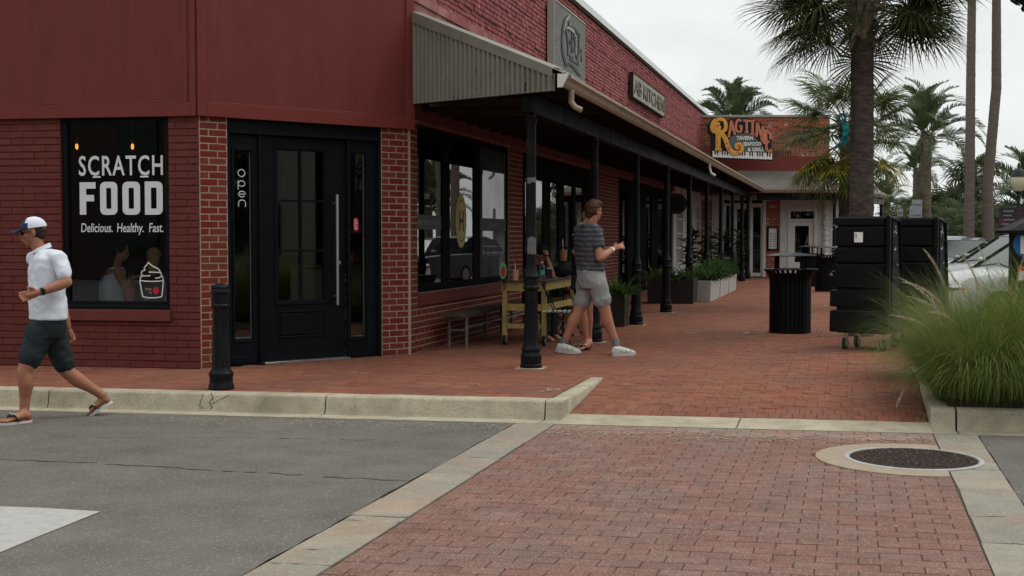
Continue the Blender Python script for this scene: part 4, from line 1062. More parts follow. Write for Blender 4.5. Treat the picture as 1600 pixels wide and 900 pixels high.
# last bay: white painted with tall windows
wb_ = MB(); SW = 31.6; ww = [(W3.S(1056), W3.S(1066)), (W3.S(1074), W3.S(1081)), (W3.S(1086), W3.S(1091))]
wops = [(a, b, 0.55, 2.5) for a, b in ww]
backing(wb_, W3, SF, SW, 0, 3.05, wops, n0=-0.2, n1=0.0); wb_.build('white_bay', M['white_plaster'], bld)
for a, b in ww:
    m_ = MB(); frame_rect(m_, W3, a, b, 0.55, 2.5, 0.07, -0.1, 0.03); c_ = (a + b) / 2; m_.box(c_ - .025, c_ + .025, -0.06, 0.0, .62, 2.43, W3)
    for z in (1.05, 1.5, 1.95): m_.box(a + .07, b - .07, -0.055, 0.005, z, z + .04, W3)
    wo_ = m_.build('white_window', M['white_paint'], bld); p = MB(); p.box(a + .07, b - .07, -0.075, -0.07, .62, 2.43, W3); p.build('pane', M['pane_dark'], wo_)
lay_bricks('corner', bld, 300)

# ---------------------------------------------------------------- arcade canopy
can = thing('arcade_canopy', (W3(0, 1.77, 0).x, W3(0, 1.77, 0).y, 0), 'corrugated metal canopy on slim black iron columns along the red shop front', 'canopy')
NE, SE0, SEE = 2.22, -1.795, 29.84; ZE, ZTOP = 3.03, 4.02
def corr(mb, P0, P1, Q0, Q1, pitch=0.076, amp=0.012, up=V(0, 0, 1), th=0.004, rows=1):
    """corrugated sheet between edge P0-P1 and edge Q0-Q1, waves run from P to Q"""
    Ln = max((P1 - P0).length, (Q1 - Q0).length); n = int(Ln / pitch * 4)
    vs = []
    for i in range(n + 1):
        t = i / n; h = up * (amp * math.sin(t * Ln / pitch * 2 * math.pi))
        vs += [P0.lerp(P1, t) + h, Q0.lerp(Q1, t) + h]
    mb.add(vs, [(2 * i, 2 * i + 2, 2 * i + 3, 2 * i + 1) for i in range(n)])
    k = len(vs); mb.add([v - up * th for v in vs], [(2 * i + 1, 2 * i + 3, 2 * i + 2, 2 * i) for i in range(n)])
rf = MB(); nn_ = V(0, 0, 1)
corr(rf, W3(0.0, 0.03, ZTOP), W3(31.2, 0.03, ZTOP), W3(SE0, NE + 0.04, ZE + 0.03), W3(SEE, NE + 0.04, ZE + 0.03), pitch=0.2, amp=0.014)
rf.build('roof_sheet', M['corrugated'], can, smooth=True)
# end panel
Pa, Pb = W3(-0.02, 0.05, 0), W3(SE0, NE - 0.06, 0)
za, zb, ta, tb = 2.985, 2.885, 4.0, 3.055
ep = MB(); n = 360; dv = (Pb - Pa).normalized(); nv = V(dv.y, -dv.x, 0)
if nv.y > 0: nv = -nv
vs = []
for i in range(n + 1):
    t = i / n; h = nv * (0.020 * max(-.5, min(.6, math.sin(t * 30 * 2 * math.pi))) / .6); P = Pa.lerp(Pb, t) + h
    vs += [P + V(0, 0, za + (zb - za) * t), P + V(0, 0, ta + (tb - ta) * t)]
ep.add(vs, [(2 * i, 2 * i + 2, 2 * i + 3, 2 * i + 1) for i in range(n)]); ep.add([v - nv * .003 for v in vs], [(2 * i, 2 * i + 2, 2 * i + 3, 2 * i + 1) for i in range(n)])
ep.build('end_panel', M['corrugated'], can)
fl = MB(); fl.add([Pa + nv * .022 + V(0, 0, ta - .06), Pb + nv * .022 + V(0, 0, tb - .035), Pb + nv * .022 + V(0, 0, tb + .06), Pa + nv * .022 + V(0, 0, ta + .07),
                   Pa - nv * .1 + V(0, 0, ta + .075), Pb - nv * .1 + V(0, 0, tb + .065)], [(0, 1, 2, 3), (3, 2, 5, 4)])
fl.build('ridge_flashing', M['corrugated'], can)
sc_ = MB(); rr = random.Random(6)
for i in range(26):
    t = rr.random(); f_ = rr.choice((0.06, 0.5, 0.55, 0.93)); z = (za + (zb - za) * t) * (1 - f_) + (ta + (tb - ta) * t) * f_; c = Pa.lerp(Pb, t) + nv * .013 + V(0, 0, z); sc_.ball(c, 0.009, 6, 4)
sc_.build('screw', M['pipe'], can, kind='stuff')
# gutter: K-shaped trough in lengths
def gutter(P, Q, out, nm='gutter', mt=None, seg=3.0, par=can):
    Ln = (Q - P).length; n = max(1, int(Ln / seg)); d = (Q - P).normalized()
    prof = [(0, 0), (0.03, -0.005), (0.055, 0.02), (0.075, 0.06), (0.105, 0.085), (0.105, 0.115), (0.095, 0.115), (0.095, 0.095), (0.06, 0.07), (0.045, 0.03), (0.01, 0.012), (0.008, 0.12), (0, 0.12)]
    for i in range(n):
        a = P + d * (Ln * i / n + 0.003); b = P + d * (Ln * (i + 1) / n - 0.003); mb = MB(); m_ = len(prof)
        vs = [a + out * x + V(0, 0, z) for x, z in prof] + [b + out * x + V(0, 0, z) for x, z in prof]
        mb.add(vs, [(k, (k + 1) % m_, (k + 1) % m_ + m_, k + m_) for k in range(m_)] + [tuple(range(m_)), tuple(reversed(range(m_, 2 * m_)))])
        # sleeve over each joint
        e0 = [a + out * (x * 1.03 + (.002 if x else 0)) + V(0, 0, z - .002) for x, z in prof]; e1 = [p + d * 0.05 for p in e0]
        mb.add(e0 + e1, [(k, (k + 1) % m_, (k + 1) % m_ + m_, k + m_) for k in range(m_)])
        mb.build(nm, mt or M['gutter_tan'], par)
gutter(W3(SE0 + 0.02, NE + 0.0, ZE - 0.10), W3(SEE, NE, ZE - 0.10), LT)
gc = MB(); q0 = W3(SE0 - 0.02, NE - 0.02, ZE - 0.115); gc.hexa([q0 + p for p in (V(0, 0, 0), LT * .05, LT * .05 + A * .04, A * .04, V(0, 0, .135), LT * .12 + V(0, 0, .135), LT * .12 + A * .04 + V(0, 0, .135), A * .04 + V(0, 0, .135))]); gc.build('gutter_end', M['gutter_white'], can)
ds = MB(); p0 = W3(SE0 + 0.35, NE + 0.045, ZE - 0.1); pts = [p0, p0 - V(0, 0, .07), p0 - V(0, 0, .13) - LT * .0 , p0 - V(0, 0, .18) + LT * .04, p0 - V(0, 0, .215) + LT * .11]
ds.tube(pts, [(0.037, 0.03)] * 5, 8); ds.build('downspout', M['gutter_tan'], can)
p0 = W3.__call__(W3.S(1104, NE), NE + 0.045, ZE - 0.1); ds = MB(); ds.tube([p0, p0 - V(0, 0, .1), p0 - V(0, 0, .2) + LT * .03, p0 - V(0, 0, .26) + LT * .12], 0.03, 8); ds.build('downspout', M['gutter_white'], can)
# beam over the columns, rafters and boarded soffit
NC = 1.768
bm_ = MB(); bm_.box(-1.36, SEE - 0.2, NC - 0.055, NC + 0.055, 2.72, 2.90, W3); bm_.box(-1.36, SEE - .2, NC - 0.075, NC + 0.075, 2.875, 2.905, W3); bm_.build('beam', M['beam_metal'], can, bevel=0.004)
# end beam

rr = random.Random(9); k = 0; s_ = SE0 + 0.35
raf = []
while s_ < SEE - 0.5:
    mb = MB(); a = max(s_, 0.02)
    n_in = 0.04 if s_ >= 0.02 else 0.06 + (0 - s_) / 1.795 * 2.1
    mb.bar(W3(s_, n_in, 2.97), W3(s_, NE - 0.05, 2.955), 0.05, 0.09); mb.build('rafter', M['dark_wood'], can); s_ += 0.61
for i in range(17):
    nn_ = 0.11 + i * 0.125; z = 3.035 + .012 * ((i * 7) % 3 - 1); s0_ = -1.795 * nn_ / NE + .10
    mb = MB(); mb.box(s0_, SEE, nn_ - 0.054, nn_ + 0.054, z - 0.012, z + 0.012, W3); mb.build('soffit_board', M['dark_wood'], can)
# columns
cm0 = None
cprof = [(0.120, 0.0), (0.120, 0.035), (0.108, 0.045), (0.112, 0.075), (0.112, 0.135), (0.100, 0.155), (0.098, 0.175), (0.103, 0.185), (0.103, 0.205), (0.086, 0.235),
         (0.082, 0.26), (0.068, 0.82), (0.070, 0.835), (0.088, 0.85), (0.090, 0.87), (0.080, 0.885), (0.079, 0.955), (0.088, 0.965), (0.090, 0.985), (0.078, 1.0), (0.070, 1.03), (0.060, 1.06),
         (0.054, 1.10), (0.050, 2.60), (0.054, 2.62), (0.062, 2.64), (0.066, 2.66), (0.052, 2.68), (0.052, 2.72)]
bp_ = []
colS = [-1.159 + 3.515 * i for i in range(9)] + [29.35]
for i, s_ in enumerate(colS):
    c = W3(s_, NC, 0)
    if i == 0:
        mb = MB(); mb.lathe(cprof, c, 28, flute=(10, 11)); o = mb.build('column', M['black_metal'], can, smooth=True, sharp=30); cm0 = o; c00 = c
        mb = MB(); mb.box(s_ - .16, s_ + .15, NC - .15, NC + .16, -0.004, 0.003, W3); pb0 = mb.build('footing_plate', M['concrete'], o)
        # small curved bracket under the beam
        mb = MB(); mb.tube([W3(s_ + .05, NC, 2.52), W3(s_ + .075, NC, 2.60), W3(s_ + .13, NC, 2.66), W3(s_ + .2, NC, 2.715)], [.018, .016, .014, .012], 6); br0 = mb.build('bracket', M['black_metal'], o)
        Mw = MW[o]
    else:
        d = c - c00; o = cm0.copy(); COL.objects.link(o); o.parent = can; o.location = MW[can].inverted().to_3x3() @ d
        for ch_ in (pb0, br0): q = ch_.copy(); COL.objects.link(q); q.parent = o
c = W3(colS[0], NC, 0); rrr = random.Random(3)
for z0_, z1_, a0 in ((1.98, 2.04, 0), (1.22, 1.40, 10)):
    vs = []; n = 10; tp = MB()
    for k in range(n + 1):
        t = R(-150 + 125 * k / n + a0); r = 0.0545; vs += [c + V(r * math.cos(t), r * math.sin(t), z0_ + rrr.uniform(-.015, .015)), c + V(r * math.cos(t), r * math.sin(t), z1_ + rrr.uniform(-.012, .012))]
    tp.add(vs, [(2 * k, 2 * k + 2, 2 * k + 3, 2 * k + 1) for k in range(n)]); tp.build('worn_tape', M['pipe'], cm0, label='grey worn tape wrapped on the nearest column')
# round hanging sign below the canopy
hc = W3(W3.S(1056, 0.9), 0.9, 0); hs_ = thing('hanging_sign', (hc.x, hc.y, 1.9), 'small round dark sign hanging under the canopy between two columns', 'sign')
dx = V(1, -.05, 0).normalized(); mb = MB(); n = 28; cz = 2.24; rr_ = 0.26
mb.prism([(rr_ * math.cos(6.2832 * i / n), rr_ * math.sin(6.2832 * i / n)) for i in range(n)], lambda x, y: hc + dx * x + V(0, -.02, cz + y), lambda x, y: hc + dx * x + V(0, .02, cz + y)); mb.build('disc', M['sign_black'], hs_)
mb = MB(); pts = [hc + dx * (0.21 * math.cos(6.2832 * i / n)) + V(0, -.024, cz + 0.21 * math.sin(6.2832 * i / n)) for i in range(n + 1)]; mb.tube(pts, .006, 5); mb.build('rim', M['pipe'], hs_)
mb = MB(); mb.tube([hc + V(-.12, 0, cz + .2), hc + V(-.12, 0, 2.9)], .01, 6); mb.tube([hc + V(.12, 0, cz + .2), hc + V(.12, 0, 2.9)], .01, 6); mb.build('hanger', M['black_metal'], hs_)
# ---------------------------------------------------------------- tavern building closing the arcade
tv = thing('tavern_building', (EW(2, 0, 0).x, EW(2, 0, 0).y, 0), 'old brick tavern building with white ground floor at the end of the arcade', 'building')
e0, e1 = -0.6, EW.S(1303)
zE = lambda v, u=1200: EW.Z(EW.S(u), v)
ZW2 = 3.3
EA = (EW.S(1127), EW.S(1195)); EB = (EW.S(1230), EW.S(1275)); EP = (EW.S(1196), EW.S(1218))
ops = [(EA[0], EA[1], 0, zE(307)), (EB[0], EB[1], 0, zE(326))]
mb = MB(); backing(mb, EW, e0, EA[0] - 0.35, 0, ZW2, []); mb.build('brick_pier', M['old_mortar'], tv)
mb = MB(); backing(mb, EW, EP[0], EP[1], 0, 2.75, []); mb.build('brick_pier', M['old_mortar'], tv)
bricks('tavern', EW, e0, EA[0] - 0.35, 0, 2.75, [], M['old_brick'], L_=0.22, jj=.004, seed=21)
bricks('tavern', EW, EP[0], EP[1], 0, 2.75, [], M['old_brick'], L_=0.22, jj=.004, seed=22)
mb = MB(); backing(mb, EW, EA[0] - 0.35, EP[0], 0, ZW2, ops, n1=0.02); backing(mb, EW, EP[0], EP[1], 2.75, ZW2, [], n1=0.02); backing(mb, EW, EP[1], e1, 0, ZW2, ops, n1=0.02)
mb.box(e0, e1, 0.02, 0.05, 2.72, 2.86, EW); mb.build('white_wall', M['white_plaster'], tv)
# upper brick wall and cap
ZPT = EW.Z(2, 183)
mb = MB(); mb.box(e0, e1 - .2, -0.3, -0.01, 3.3, ZPT, EW); mb.build('upper_wall', M['old_mortar'], tv)
bricks('tavern', EW, e0, e1 - .2, 4.25, ZPT - 0.02, [], M['old_brick'], L_=0.21, j=.011, jj=.005, headers=6, seed=23)
mb = MB(); mb.box(e0, e1 - .2, -0.01, 0.03, 3.3, 4.25, EW); mb.box(e0, e1 - .2, .03, .05, 3.72, 3.80, EW); mb.build('painted_band', M['red_trim'], tv)
mb = MB(); mb.box(e0, e1 - .16, -0.34, 0.06, ZPT, ZPT + 0.07, EW); mb.build('parapet_cap', M['galvanised'], tv)
mb = MB()
for i in range(8): a = EW.S(1206 + i * 3.8); mb.box(a, a + .035, .0, .02, EW.Z(a, 248), EW.Z(a, 235), EW)
mb.build('vent_slot', M['decal_dark'], tv)
# chamfer and side wall behind
Qa = EW(e1, 0, 0); Qb = V(14.3, 51.5, 0); CW = Fr(Qa, (Qb - Qa), ((Qb - Qa).y, -(Qb - Qa).x)); cl = (Qb - Qa).length
mb = MB(); mb.box(0, cl, -.3, 0, 0, 3.9, CW); mb.build('side_wall', M['white_plaster'], tv)
mb = MB(); P = [EW(e0, -.3, 0), EW(e1, -.3, 0), CW(cl, -.3, 0), V(14.3, 70, 0), V(6, 70, 0)]; mb.prism([(p.x, p.y) for p in P], lambda x, y: V(x, y, 3.88), lambda x, y: V(x, y, 3.8))
mb.box(e1 - .5, e1 - .2, -20, -.31, 3.3, ZPT, EW); mb.build('roof', M['far_roof'], tv)
# doors
def leaf(par, fr, a, b, z0, z1, w=0.11, wb=0.22, gm='pane_dark', n0=-0.08, n1=-0.03, nm='glazed_door', hinge=True):
    m_ = MB(); frame_rect(m_, fr, a, b, z0, z1, w, n0, n1, wb=wb); o = m_.build(nm, M['white_paint'], par, bevel=.004)
    p = MB(); p.box(a + w, b - w, (n0 + n1) / 2 - .003, (n0 + n1) / 2 + .003, z0 + wb, z1 - w, fr); p.build('pane', M[gm], o)
    return o
m_ = MB(); zt = zE(307); zm = zE(320)
x0, x1, x2, x3, x4 = EA[0], EW.S(1140), EW.S(1146), EW.S(1171), EA[1]
for a, b in ((x0, x0 + .07), (x4 - .1, x4), (x3, x3 + .06), (x1 + .0, x2)): m_.box(a, b, -.1, .04, 0, zt, EW)
m_.box(x0, x4, -.1, .045, zm - .03, zm + .05, EW); m_.box(x0, x4, -.1, .05, zt - .06, zt + .02, EW)
df = m_.build('door_surround', M['white_paint'], tv)
leaf(tv, EW, x2 + .003, x3 - .003, 0.02, zm - .035); leaf(tv, EW, x3 + .063, x4 - .103, 0.02, zm - .035, w=.05, wb=.12)
p = MB(); p.box(x0 + .07, x1, -.06, -.054, .7, zm - .03, EW); p.box(x0 + .07, x1, -.06, -.054, zm + .05, zt - .06, EW); p.box(x2, x3, -.06, -.054, zm + .05, zt - .06, EW); p.box(x3 + .06, x4 - .1, -.06, -.054, zm + .05, zt - .06, EW); p.build('pane', M['pane_dark'], df)
p = MB(); p.box(x0 + .07, x1, -.08, -.03, 0, .7, EW); p.build('door_panel', M['white_paint'], df)
b0, b1 = EB; zt = zE(326); zm = zE(344)
m_ = MB(); frame_rect(m_, EW, b0, b1, 0, zt, .09, -.1, .05); m_.box(b0 + .09, b1 - .09, -.1, .045, zm - .03, zm + .04, EW); d2 = m_.build('door_surround', M['white_paint'], tv)
leaf(tv, EW, b0 + .093, b1 - .093, .02, zm - .033, w=.17, wb=.5)
p = MB(); p.box(b0 + .09, b1 - .09, -.06, -.054, zm + .04, zt - .09, EW); p.build('pane', M['pane_dark'], d2)
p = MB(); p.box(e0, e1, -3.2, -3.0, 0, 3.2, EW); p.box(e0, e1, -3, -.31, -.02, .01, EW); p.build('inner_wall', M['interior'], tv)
# menu box
mbx = MB(); a, b = EW.S(1196), EW.S(1217); z0, z1 = zE(391), zE(354); frame_rect(mbx, EW, a + .04, b - .04, z0, z1, .05, 0.0, .09); mbo = mbx.build('menu_case', M['black_paint'], tv)
p = MB(); p.box(a + .09, b - .09, .01, .03, z0 + .05, z1 - .05, EW); p.build('menu_sheet', M['paper'], mbo)
p = MB()
for i in range(9): z = z0 + .12 + i * .06; p.box(a + .12 + (i % 3) * .01, (a + b) / 2 - .02, .031, .033, z, z + .02, EW); p.box((a + b) / 2 + .02, b - .12 - (i % 2) * .02, .031, .033, z, z + .02, EW)
p.build('menu_print', M['decal_grey'], mbo)
# canopy of the tavern
tc_ = thing('tavern_canopy', (10.5, 43.9, 0), 'grey corrugated hipped canopy roof on the front of the tavern', 'canopy')
ZT2 = 3.74
Ea, Eb = V(8.2, 43.62, ZE), V(11.445, 43.6, ZE); Ta, Tb = V(6.4, 45.48, ZT2), V(10.72, 45.42, ZT2)
Ec, Tc = V(14.62, 50, ZE), V(13.65, 51.0, ZT2)
mb = MB(); corr(mb, Ta, Tb, Ea, Eb, pitch=0.14, amp=0.034, up=V(0, -.4, 1).normalized()); mb.build('roof_sheet', M['galvanised'], tc_)
mb = MB(); corr(mb, Tb, Tc, Eb, Ec, pitch=0.15, amp=0.034, up=V(.4, -.2, 1).normalized()); mb.build('roof_sheet', M['galvanised'], tc_)
def shade_strips(P0, P1, Q0, Q1, pitch):  # dark strips that paint in the ribs' own shade and grime
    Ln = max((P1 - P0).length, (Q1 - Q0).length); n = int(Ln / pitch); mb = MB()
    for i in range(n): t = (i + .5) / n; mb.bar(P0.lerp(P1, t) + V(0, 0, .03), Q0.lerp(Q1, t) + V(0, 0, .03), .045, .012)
    mb.build('rib_shade_grime', M['corrugated'], tc_, kind='stuff')
shade_strips(Ta, Tb, Ea, Eb, .14); shade_strips(Tb, Tc, Eb, Ec, .15)
mb = MB(); mb.tube([Tb + V(0, 0, .02), Eb + V(0, 0, .02)], .05, 6); mb.build('hip_cap', M['gutter_white'], tc_)
gutter(Ea + V(-.3, 0, -.11), Eb + V(0, 0, -.11), V(0, -1, 0), par=tc_, seg=2.0); d = (Ec - Eb).normalized(); gutter(Eb + V(0, 0, -.11), Ec + V(0, 0, -.11), V(d.y, -d.x, 0), par=tc_, seg=3)
mb = MB(); mb.bar(V(8.4, 43.95, 2.78), V(11.5, 43.95, 2.78), .12, .2); mb.bar(V(11.5, 43.95, 2.78), V(14.5, 50.2, 2.78), .12, .2); mb.build('beam', M['black_metal'], tc_)
mb = MB(); mb.add([V(6.4, 45.4, 2.9), V(10.8, 45.4, 2.9), V(11.6, 43.7, 2.9), V(8.0, 43.7, 2.9)], [(0, 1, 2, 3)]); mb.add([V(10.8, 45.4, 2.9), V(13.7, 51, 2.9), V(14.6, 50, 2.9), V(11.6, 43.7, 2.9)], [(0, 1, 2, 3)]); mb.build('soffit', M['dark_wood'], tc_)
for c in (AT(1303, 400, 44.0), V(14.45, 50.2, 0)):
    mb = MB(); mb.lathe([(r * 1.1, z * 1.0) for r, z in cprof], V(c.x, c.y, 0), 14); mb.build('column', M['black_metal'], tc_, smooth=True)
mb = MB(); c = EW(EW.S(1288), .12, 0)
for k in range(14): mb.ball(c + V(0, 0, .2 + k * .19), (.09 + .03 * (k % 2), .08, .12), 8, 6)
mb.build('carved_post', M['white_plaster'], tv)
lay_bricks('tavern', tv, 300)

# ---------------------------------------------------------------- signs
def S2(u, v, Y): return AT(u, v, Y)
# carved grey square sign on the parapet
a, b = W3.S(865, 0.14), W3.S(913.5, 0.14)
zt, zb_ = (W3.Z(a, 3, .14) + W3.Z(b, 36, .14)) / 2, (W3.Z(a, 103, .14) + W3.Z(b, 127, .14)) / 2
sg = thing('carved_shop_sign', tuple(W3((a + b) / 2, .1, zb_)), 'weathered grey square wooden sign with carved letters on the brick parapet', 'sign')
mb = MB(); mb.box(a, b, .06, .14, zb_, zt, W3); mb.build('board', M['sign_wood'], sg, bevel=.006)
mb = MB(); mb.box(a - .03, a - .001, .03, .15, zb_ - .02, zt + .02, W3); mb.box(a, b, .05, .15, zt + .001, zt + .03, W3); mb.box(a, b, .05, .15, zb_ - .03, zb_ - .001, W3); mb.build('sign_edge', M['sign_edge'], sg)
mb = MB(); 
for s_ in (a + .2, b - .2): mb.box(s_, s_ + .05, -.01, .06, zb_ + .2, zt - .2, W3)
mb.build('bracket', M['pipe'], sg)
wS, hS = b - a, zt - zb_
def carve(pts, ws, mtn='sign_black', n=.142, dep=.012):
    mb = MB(); P = [(a + x * wS, zb_ + y * hS) for x, y in pts]; L_, R_ = [], []
    for i, p in enumerate(P):
        q0, q1 = P[max(i - 1, 0)], P[min(i + 1, len(P) - 1)]; dx_, dz_ = q1[0] - q0[0], q1[1] - q0[1]; ll = math.hypot(dx_, dz_); w_ = 1.45 * (ws[i] if isinstance(ws, (list, tuple)) else ws)
        L_.append((p[0] - dz_ / ll * w_, p[1] + dx_ / ll * w_)); R_.append((p[0] + dz_ / ll * w_, p[1] - dx_ / ll * w_))
    for i in range(len(P) - 1):
        q = [L_[i], L_[i + 1], R_[i + 1], R_[i]]; mb.hexa([W3(x, n, z) for x, z in q] + [W3(x, n + dep, z) for x, z in q])
    mb.build('carving', M[mtn], sg)
carve([(.42, .93), (.30, .80), (.24, .62), (.22, .45), (.24, .28), (.32, .13), (.38, .10)], [.01, .022, .04, .045, .045, .04, .01])
carve([(.47, .95), (.35, .82), (.29, .62)], [.012, .02, .012], 'sign_edge', .143)
carve([(.33, .66), (.38, .58), (.41, .45), (.41, .27)], [.012, .03, .036, .03]); carve([(.33, .67), (.45, .75), (.62, .79), (.80, .74)], [.012, .02, .02, .03]); carve([(.43, .84), (.44, .68)], [.035, .02])
carve([(.36, .70), (.44, .735), (.60, .73), (.66, .66)], [.01, .018, .018, .01], 'sign_edge', .144)
carve([(.53, .70), (.53, .37)], .032); carve([(.46, .52), (.50, .52)], .02); carve([(.53, .68), (.62, .62), (.655, .53), (.62, .44), (.53, .38)], [.012, .028, .036, .028, .012])
carve([(.76, .70), (.76, .42), (.72, .34), (.66, .36)], [.03, .03, .022, .012]); carve([(.82, .50), (.87, .50)], .02); carve([(.84, .40), (.87, .34)], .025); carve([(.66, .70), (.66, .36)], .012, 'sign_edge', .145)
carve([(.36, .10), (.44, .15), (.55, .15), (.68, .11), (.82, .06)], [.01, .012, .02, .026, .008])
mb = MB(); mb.box(a + .46 * wS, a + .77 * wS, .142, .152, zb_ + .22 * hS, zb_ + .30 * hS, W3); mb.build('carving', M['sign_black'], sg)
text_mesh('KITCHEN', lambda x, y, d: W3(a + .615 * wS + x, .152 + d, zb_ + .235 * hS + y), M['sign_edge'], 'lettering', sg, h=.05 * hS, wide=.62, depth=.003)
# long sign
a, b = W3.S(988, .12), W3.S(1037, .12); zt, zb_ = (W3.Z(a, 115, .12) + W3.Z(b, 150, .12)) / 2, (W3.Z(a, 152, .12) + W3.Z(b, 182, .12)) / 2
sg2 = thing('kitchen_sign', tuple(W3((a + b) / 2, .1, zb_)), 'long weathered sign with raised letters reading AB KITCHEN on the brick parapet', 'sign')
mb = MB(); mb.box(a, b, .04, .12, zb_, zt, W3); mb.build('board', M['kitchen_sign'], sg2, bevel=.006)
mb = MB(); frame_rect(mb, W3, a - .02, b + .02, zb_ - .02, zt + .02, .028, .03, .13); mb.build('rim', M['dark_wood'], sg2)
hh = (zt - zb_) * .62
text_mesh('AB KITCHEN', lambda x, y, d: W3((a + b) / 2 + x, .121 + d, (zt + zb_) / 2 - hh * .5 + y), M['kitchen_letter'], 'lettering', sg2, h=hh, wide=(b - a) * .93 / (hh * 8.2), depth=.022)

# tavern sign: arch board with R, curved letters and a keyboard
YS = 44.5; rs = thing('tavern_sign', tuple(AT(1160, 246, YS)), 'colourful arched Ragtime tavern sign with gold R, pink letters and piano keys', 'sign')
X = lambda px, py: (1100 + px / 10.591, 175 + py / 10.588)
tilt = 0.10
def SP(px, py, d=0.0):
    u, v = X(px, py); P = AT(u, v, YS); return V(P.x, YS - d - (P.x - 7.7) * tilt, P.z)
def plate(poly, mt, d0, d1, nm='sign_board'):
    mb = MB(); mb.prism(poly, lambda x, y: SP(x, y, d1), lambda x, y: SP(x, y, d0)); return mb.build(nm, M[mt], rs)
def tess(pts):   # closed smooth outline
    return pts
arch = [(125, 755), (115, 640), (110, 400), (60, 330), (50, 230), (90, 150), (150, 100), (240, 85), (340, 110), (400, 130), (520, 112), (650, 108), (780, 125), (880, 165), (970, 230), (1040, 320), (1085, 420), (1095, 540), (1100, 690), (1110, 720), (1108, 815), (700, 790), (130, 768)]
plate(arch, 'sign_black', 0, .12)
inner = [(400, 440), (470, 395), (560, 368), (660, 362), (750, 380), (830, 430), (900, 510), (960, 600), (1010, 690), (400, 690)]
plate(inner, 'sign_grey', .121, .135, 'sign_field')
keys = MB(); nk = 24
for i in range(nk):
    x0 = 138 + (1105 - 138) * i / nk; x1 = 138 + (1105 - 138) * (i + 1) / nk - 6; yo = 45 * i / nk; 
    keys.hexa([SP(x0, 750 + yo, .122), SP(x1, 750 + yo, .122), SP(x1, 750 + yo, .15), SP(x0, 750 + yo, .15), SP(x0, 645 + yo, .122), SP(x1, 645 + yo, .122), SP(x1, 645 + yo, .15), SP(x0, 645 + yo, .15)])
keys.build('piano_key', M['key_white'], rs)
bk = MB()
for i in range(nk):
    if i % 7 in (2, 6): continue
    x0 = 138 + (1105 - 138) * (i + .72) / nk; x1 = x0 + 22; yo = 45 * i / nk
    bk.hexa([SP(x0, 700 + yo, .151), SP(x1, 700 + yo, .151), SP(x1, 700 + yo, .165), SP(x0, 700 + yo, .165), SP(x0, 645 + yo, .151), SP(x1, 645 + yo, .151), SP(x1, 645 + yo, .165), SP(x0, 645 + yo, .165)])
bk.build('black_key', M['sign_black'], rs)
def stroke(pts, ws, mt, d0, d1, nm='letter'):
    mb = MB(); Lp, Rp = [], []; n = len(pts)
    for i, p in enumerate(pts):
        q0, q1 = pts[max(i - 1, 0)], pts[min(i + 1, n - 1)]; dx_, dy_ = q1[0] - q0[0], q1[1] - q0[1]; ll = math.hypot(dx_, dy_) or 1; w_ = ws[i] if isinstance(ws, (list, tuple)) else ws
        Lp.append((p[0] - dy_ / ll * w_, p[1] + dx_ / ll * w_)); Rp.append((p[0] + dy_ / ll * w_, p[1] - dx_ / ll * w_))
    for i in range(n - 1):
        q = [Lp[i], Lp[i + 1], Rp[i + 1], Rp[i]]; mb.hexa([SP(x, y, d0) for x, y in q] + [SP(x, y, d1) for x, y in q])
    return mb.build(nm, M[mt], rs)
def sm(pts, k=3):
    out = []
    for i in range(len(pts) - 1):
        p0, p1, p2, p3 = pts[max(i - 1, 0)], pts[i], pts[i + 1], pts[min(i + 2, len(pts) - 1)]
        for j in range(k):
            t = j / k; out.append(tuple(0.5 * ((2 * b_) + (-a_ + c_) * t + (2 * a_ - 5 * b_ + 4 * c_ - d_) * t * t + (-a_ + 3 * b_ - 3 * c_ + d_) * t ** 3) for a_, b_, c_, d_ in zip(p0, p1, p2, p3)))
    out.append(pts[-1]); return out
for w_, mt_, d0, d1 in ((40, 'sign_gold2', .14, .19), (26, 'sign_gold', .191, .2)):
    stroke([(222, 620), (224, 400), (232, 230)], w_, mt_, d0, d1)
    stroke(sm([(250, 215), (175, 190), (165, 250), (215, 335), (140, 320), (125, 230), (165, 150), (240, 125), (320, 145), (350, 230), (330, 310), (250, 350)]), w_ * .72, mt_, d0 + .002, d1 + .002)
    stroke(sm([(255, 350), (310, 400), (355, 480), (380, 570), (430, 650), (510, 685), (590, 665), (615, 600), (580, 540), (530, 545), (520, 590), (560, 610)]), [w_ * (.95 if i < 16 else .7) for i in range(34)], mt_, d0 + .004, d1 + .004)
    stroke([(175, 625), (280, 625)], w_ * .5, mt_, d0 + .006, d1 + .006)
for w_, mt_, d0, d1 in ((17, 'sign_gold2', .13, .165), (11.5, 'sign_pink', .166, .172)):
    for pl in ([(400, 420), (440, 160)], [(440, 150), (500, 380)], [(420, 300), (480, 290)], sm([(600, 160), (550, 140), (515, 230), (530, 320), (590, 335), (605, 250)], 3), [(570, 245), (620, 245)],
               [(690, 150), (690, 345)], [(635, 150), (750, 160)], [(660, 345), (720, 345)], [(785, 150), (785, 375)], [(755, 155), (820, 160)], [(750, 370), (815, 385)],
               [(850, 420), (860, 180)], [(860, 185), (950, 500)], [(950, 250), (925, 470)], [(955, 240), (975, 540)], [(1000, 300), (1010, 640)], [(1000, 305), (1070, 380)], [(1070, 380), (1070, 460)], [(1005, 470), (1050, 520)], [(1010, 640), (1085, 680)], [(1085, 680), (1075, 620)]):
        stroke(pl, w_, mt_, d0, d1)
def ST(x0, y0): return lambda x, y, d: SP(x0 + x, y0 - y, .136 + d)
for t_, x0, y0, h_, wd in (('TAVERN', 662, 468, 62, .80), ('SEAFOOD', 782, 562, 56, .80), ('& GRILL', 838, 655, 58, .90)):
    text_mesh(t_, ST(x0, y0), M['key_white'], 'lettering', rs, h=h_, wide=wd, depth=.01, bold=.02)
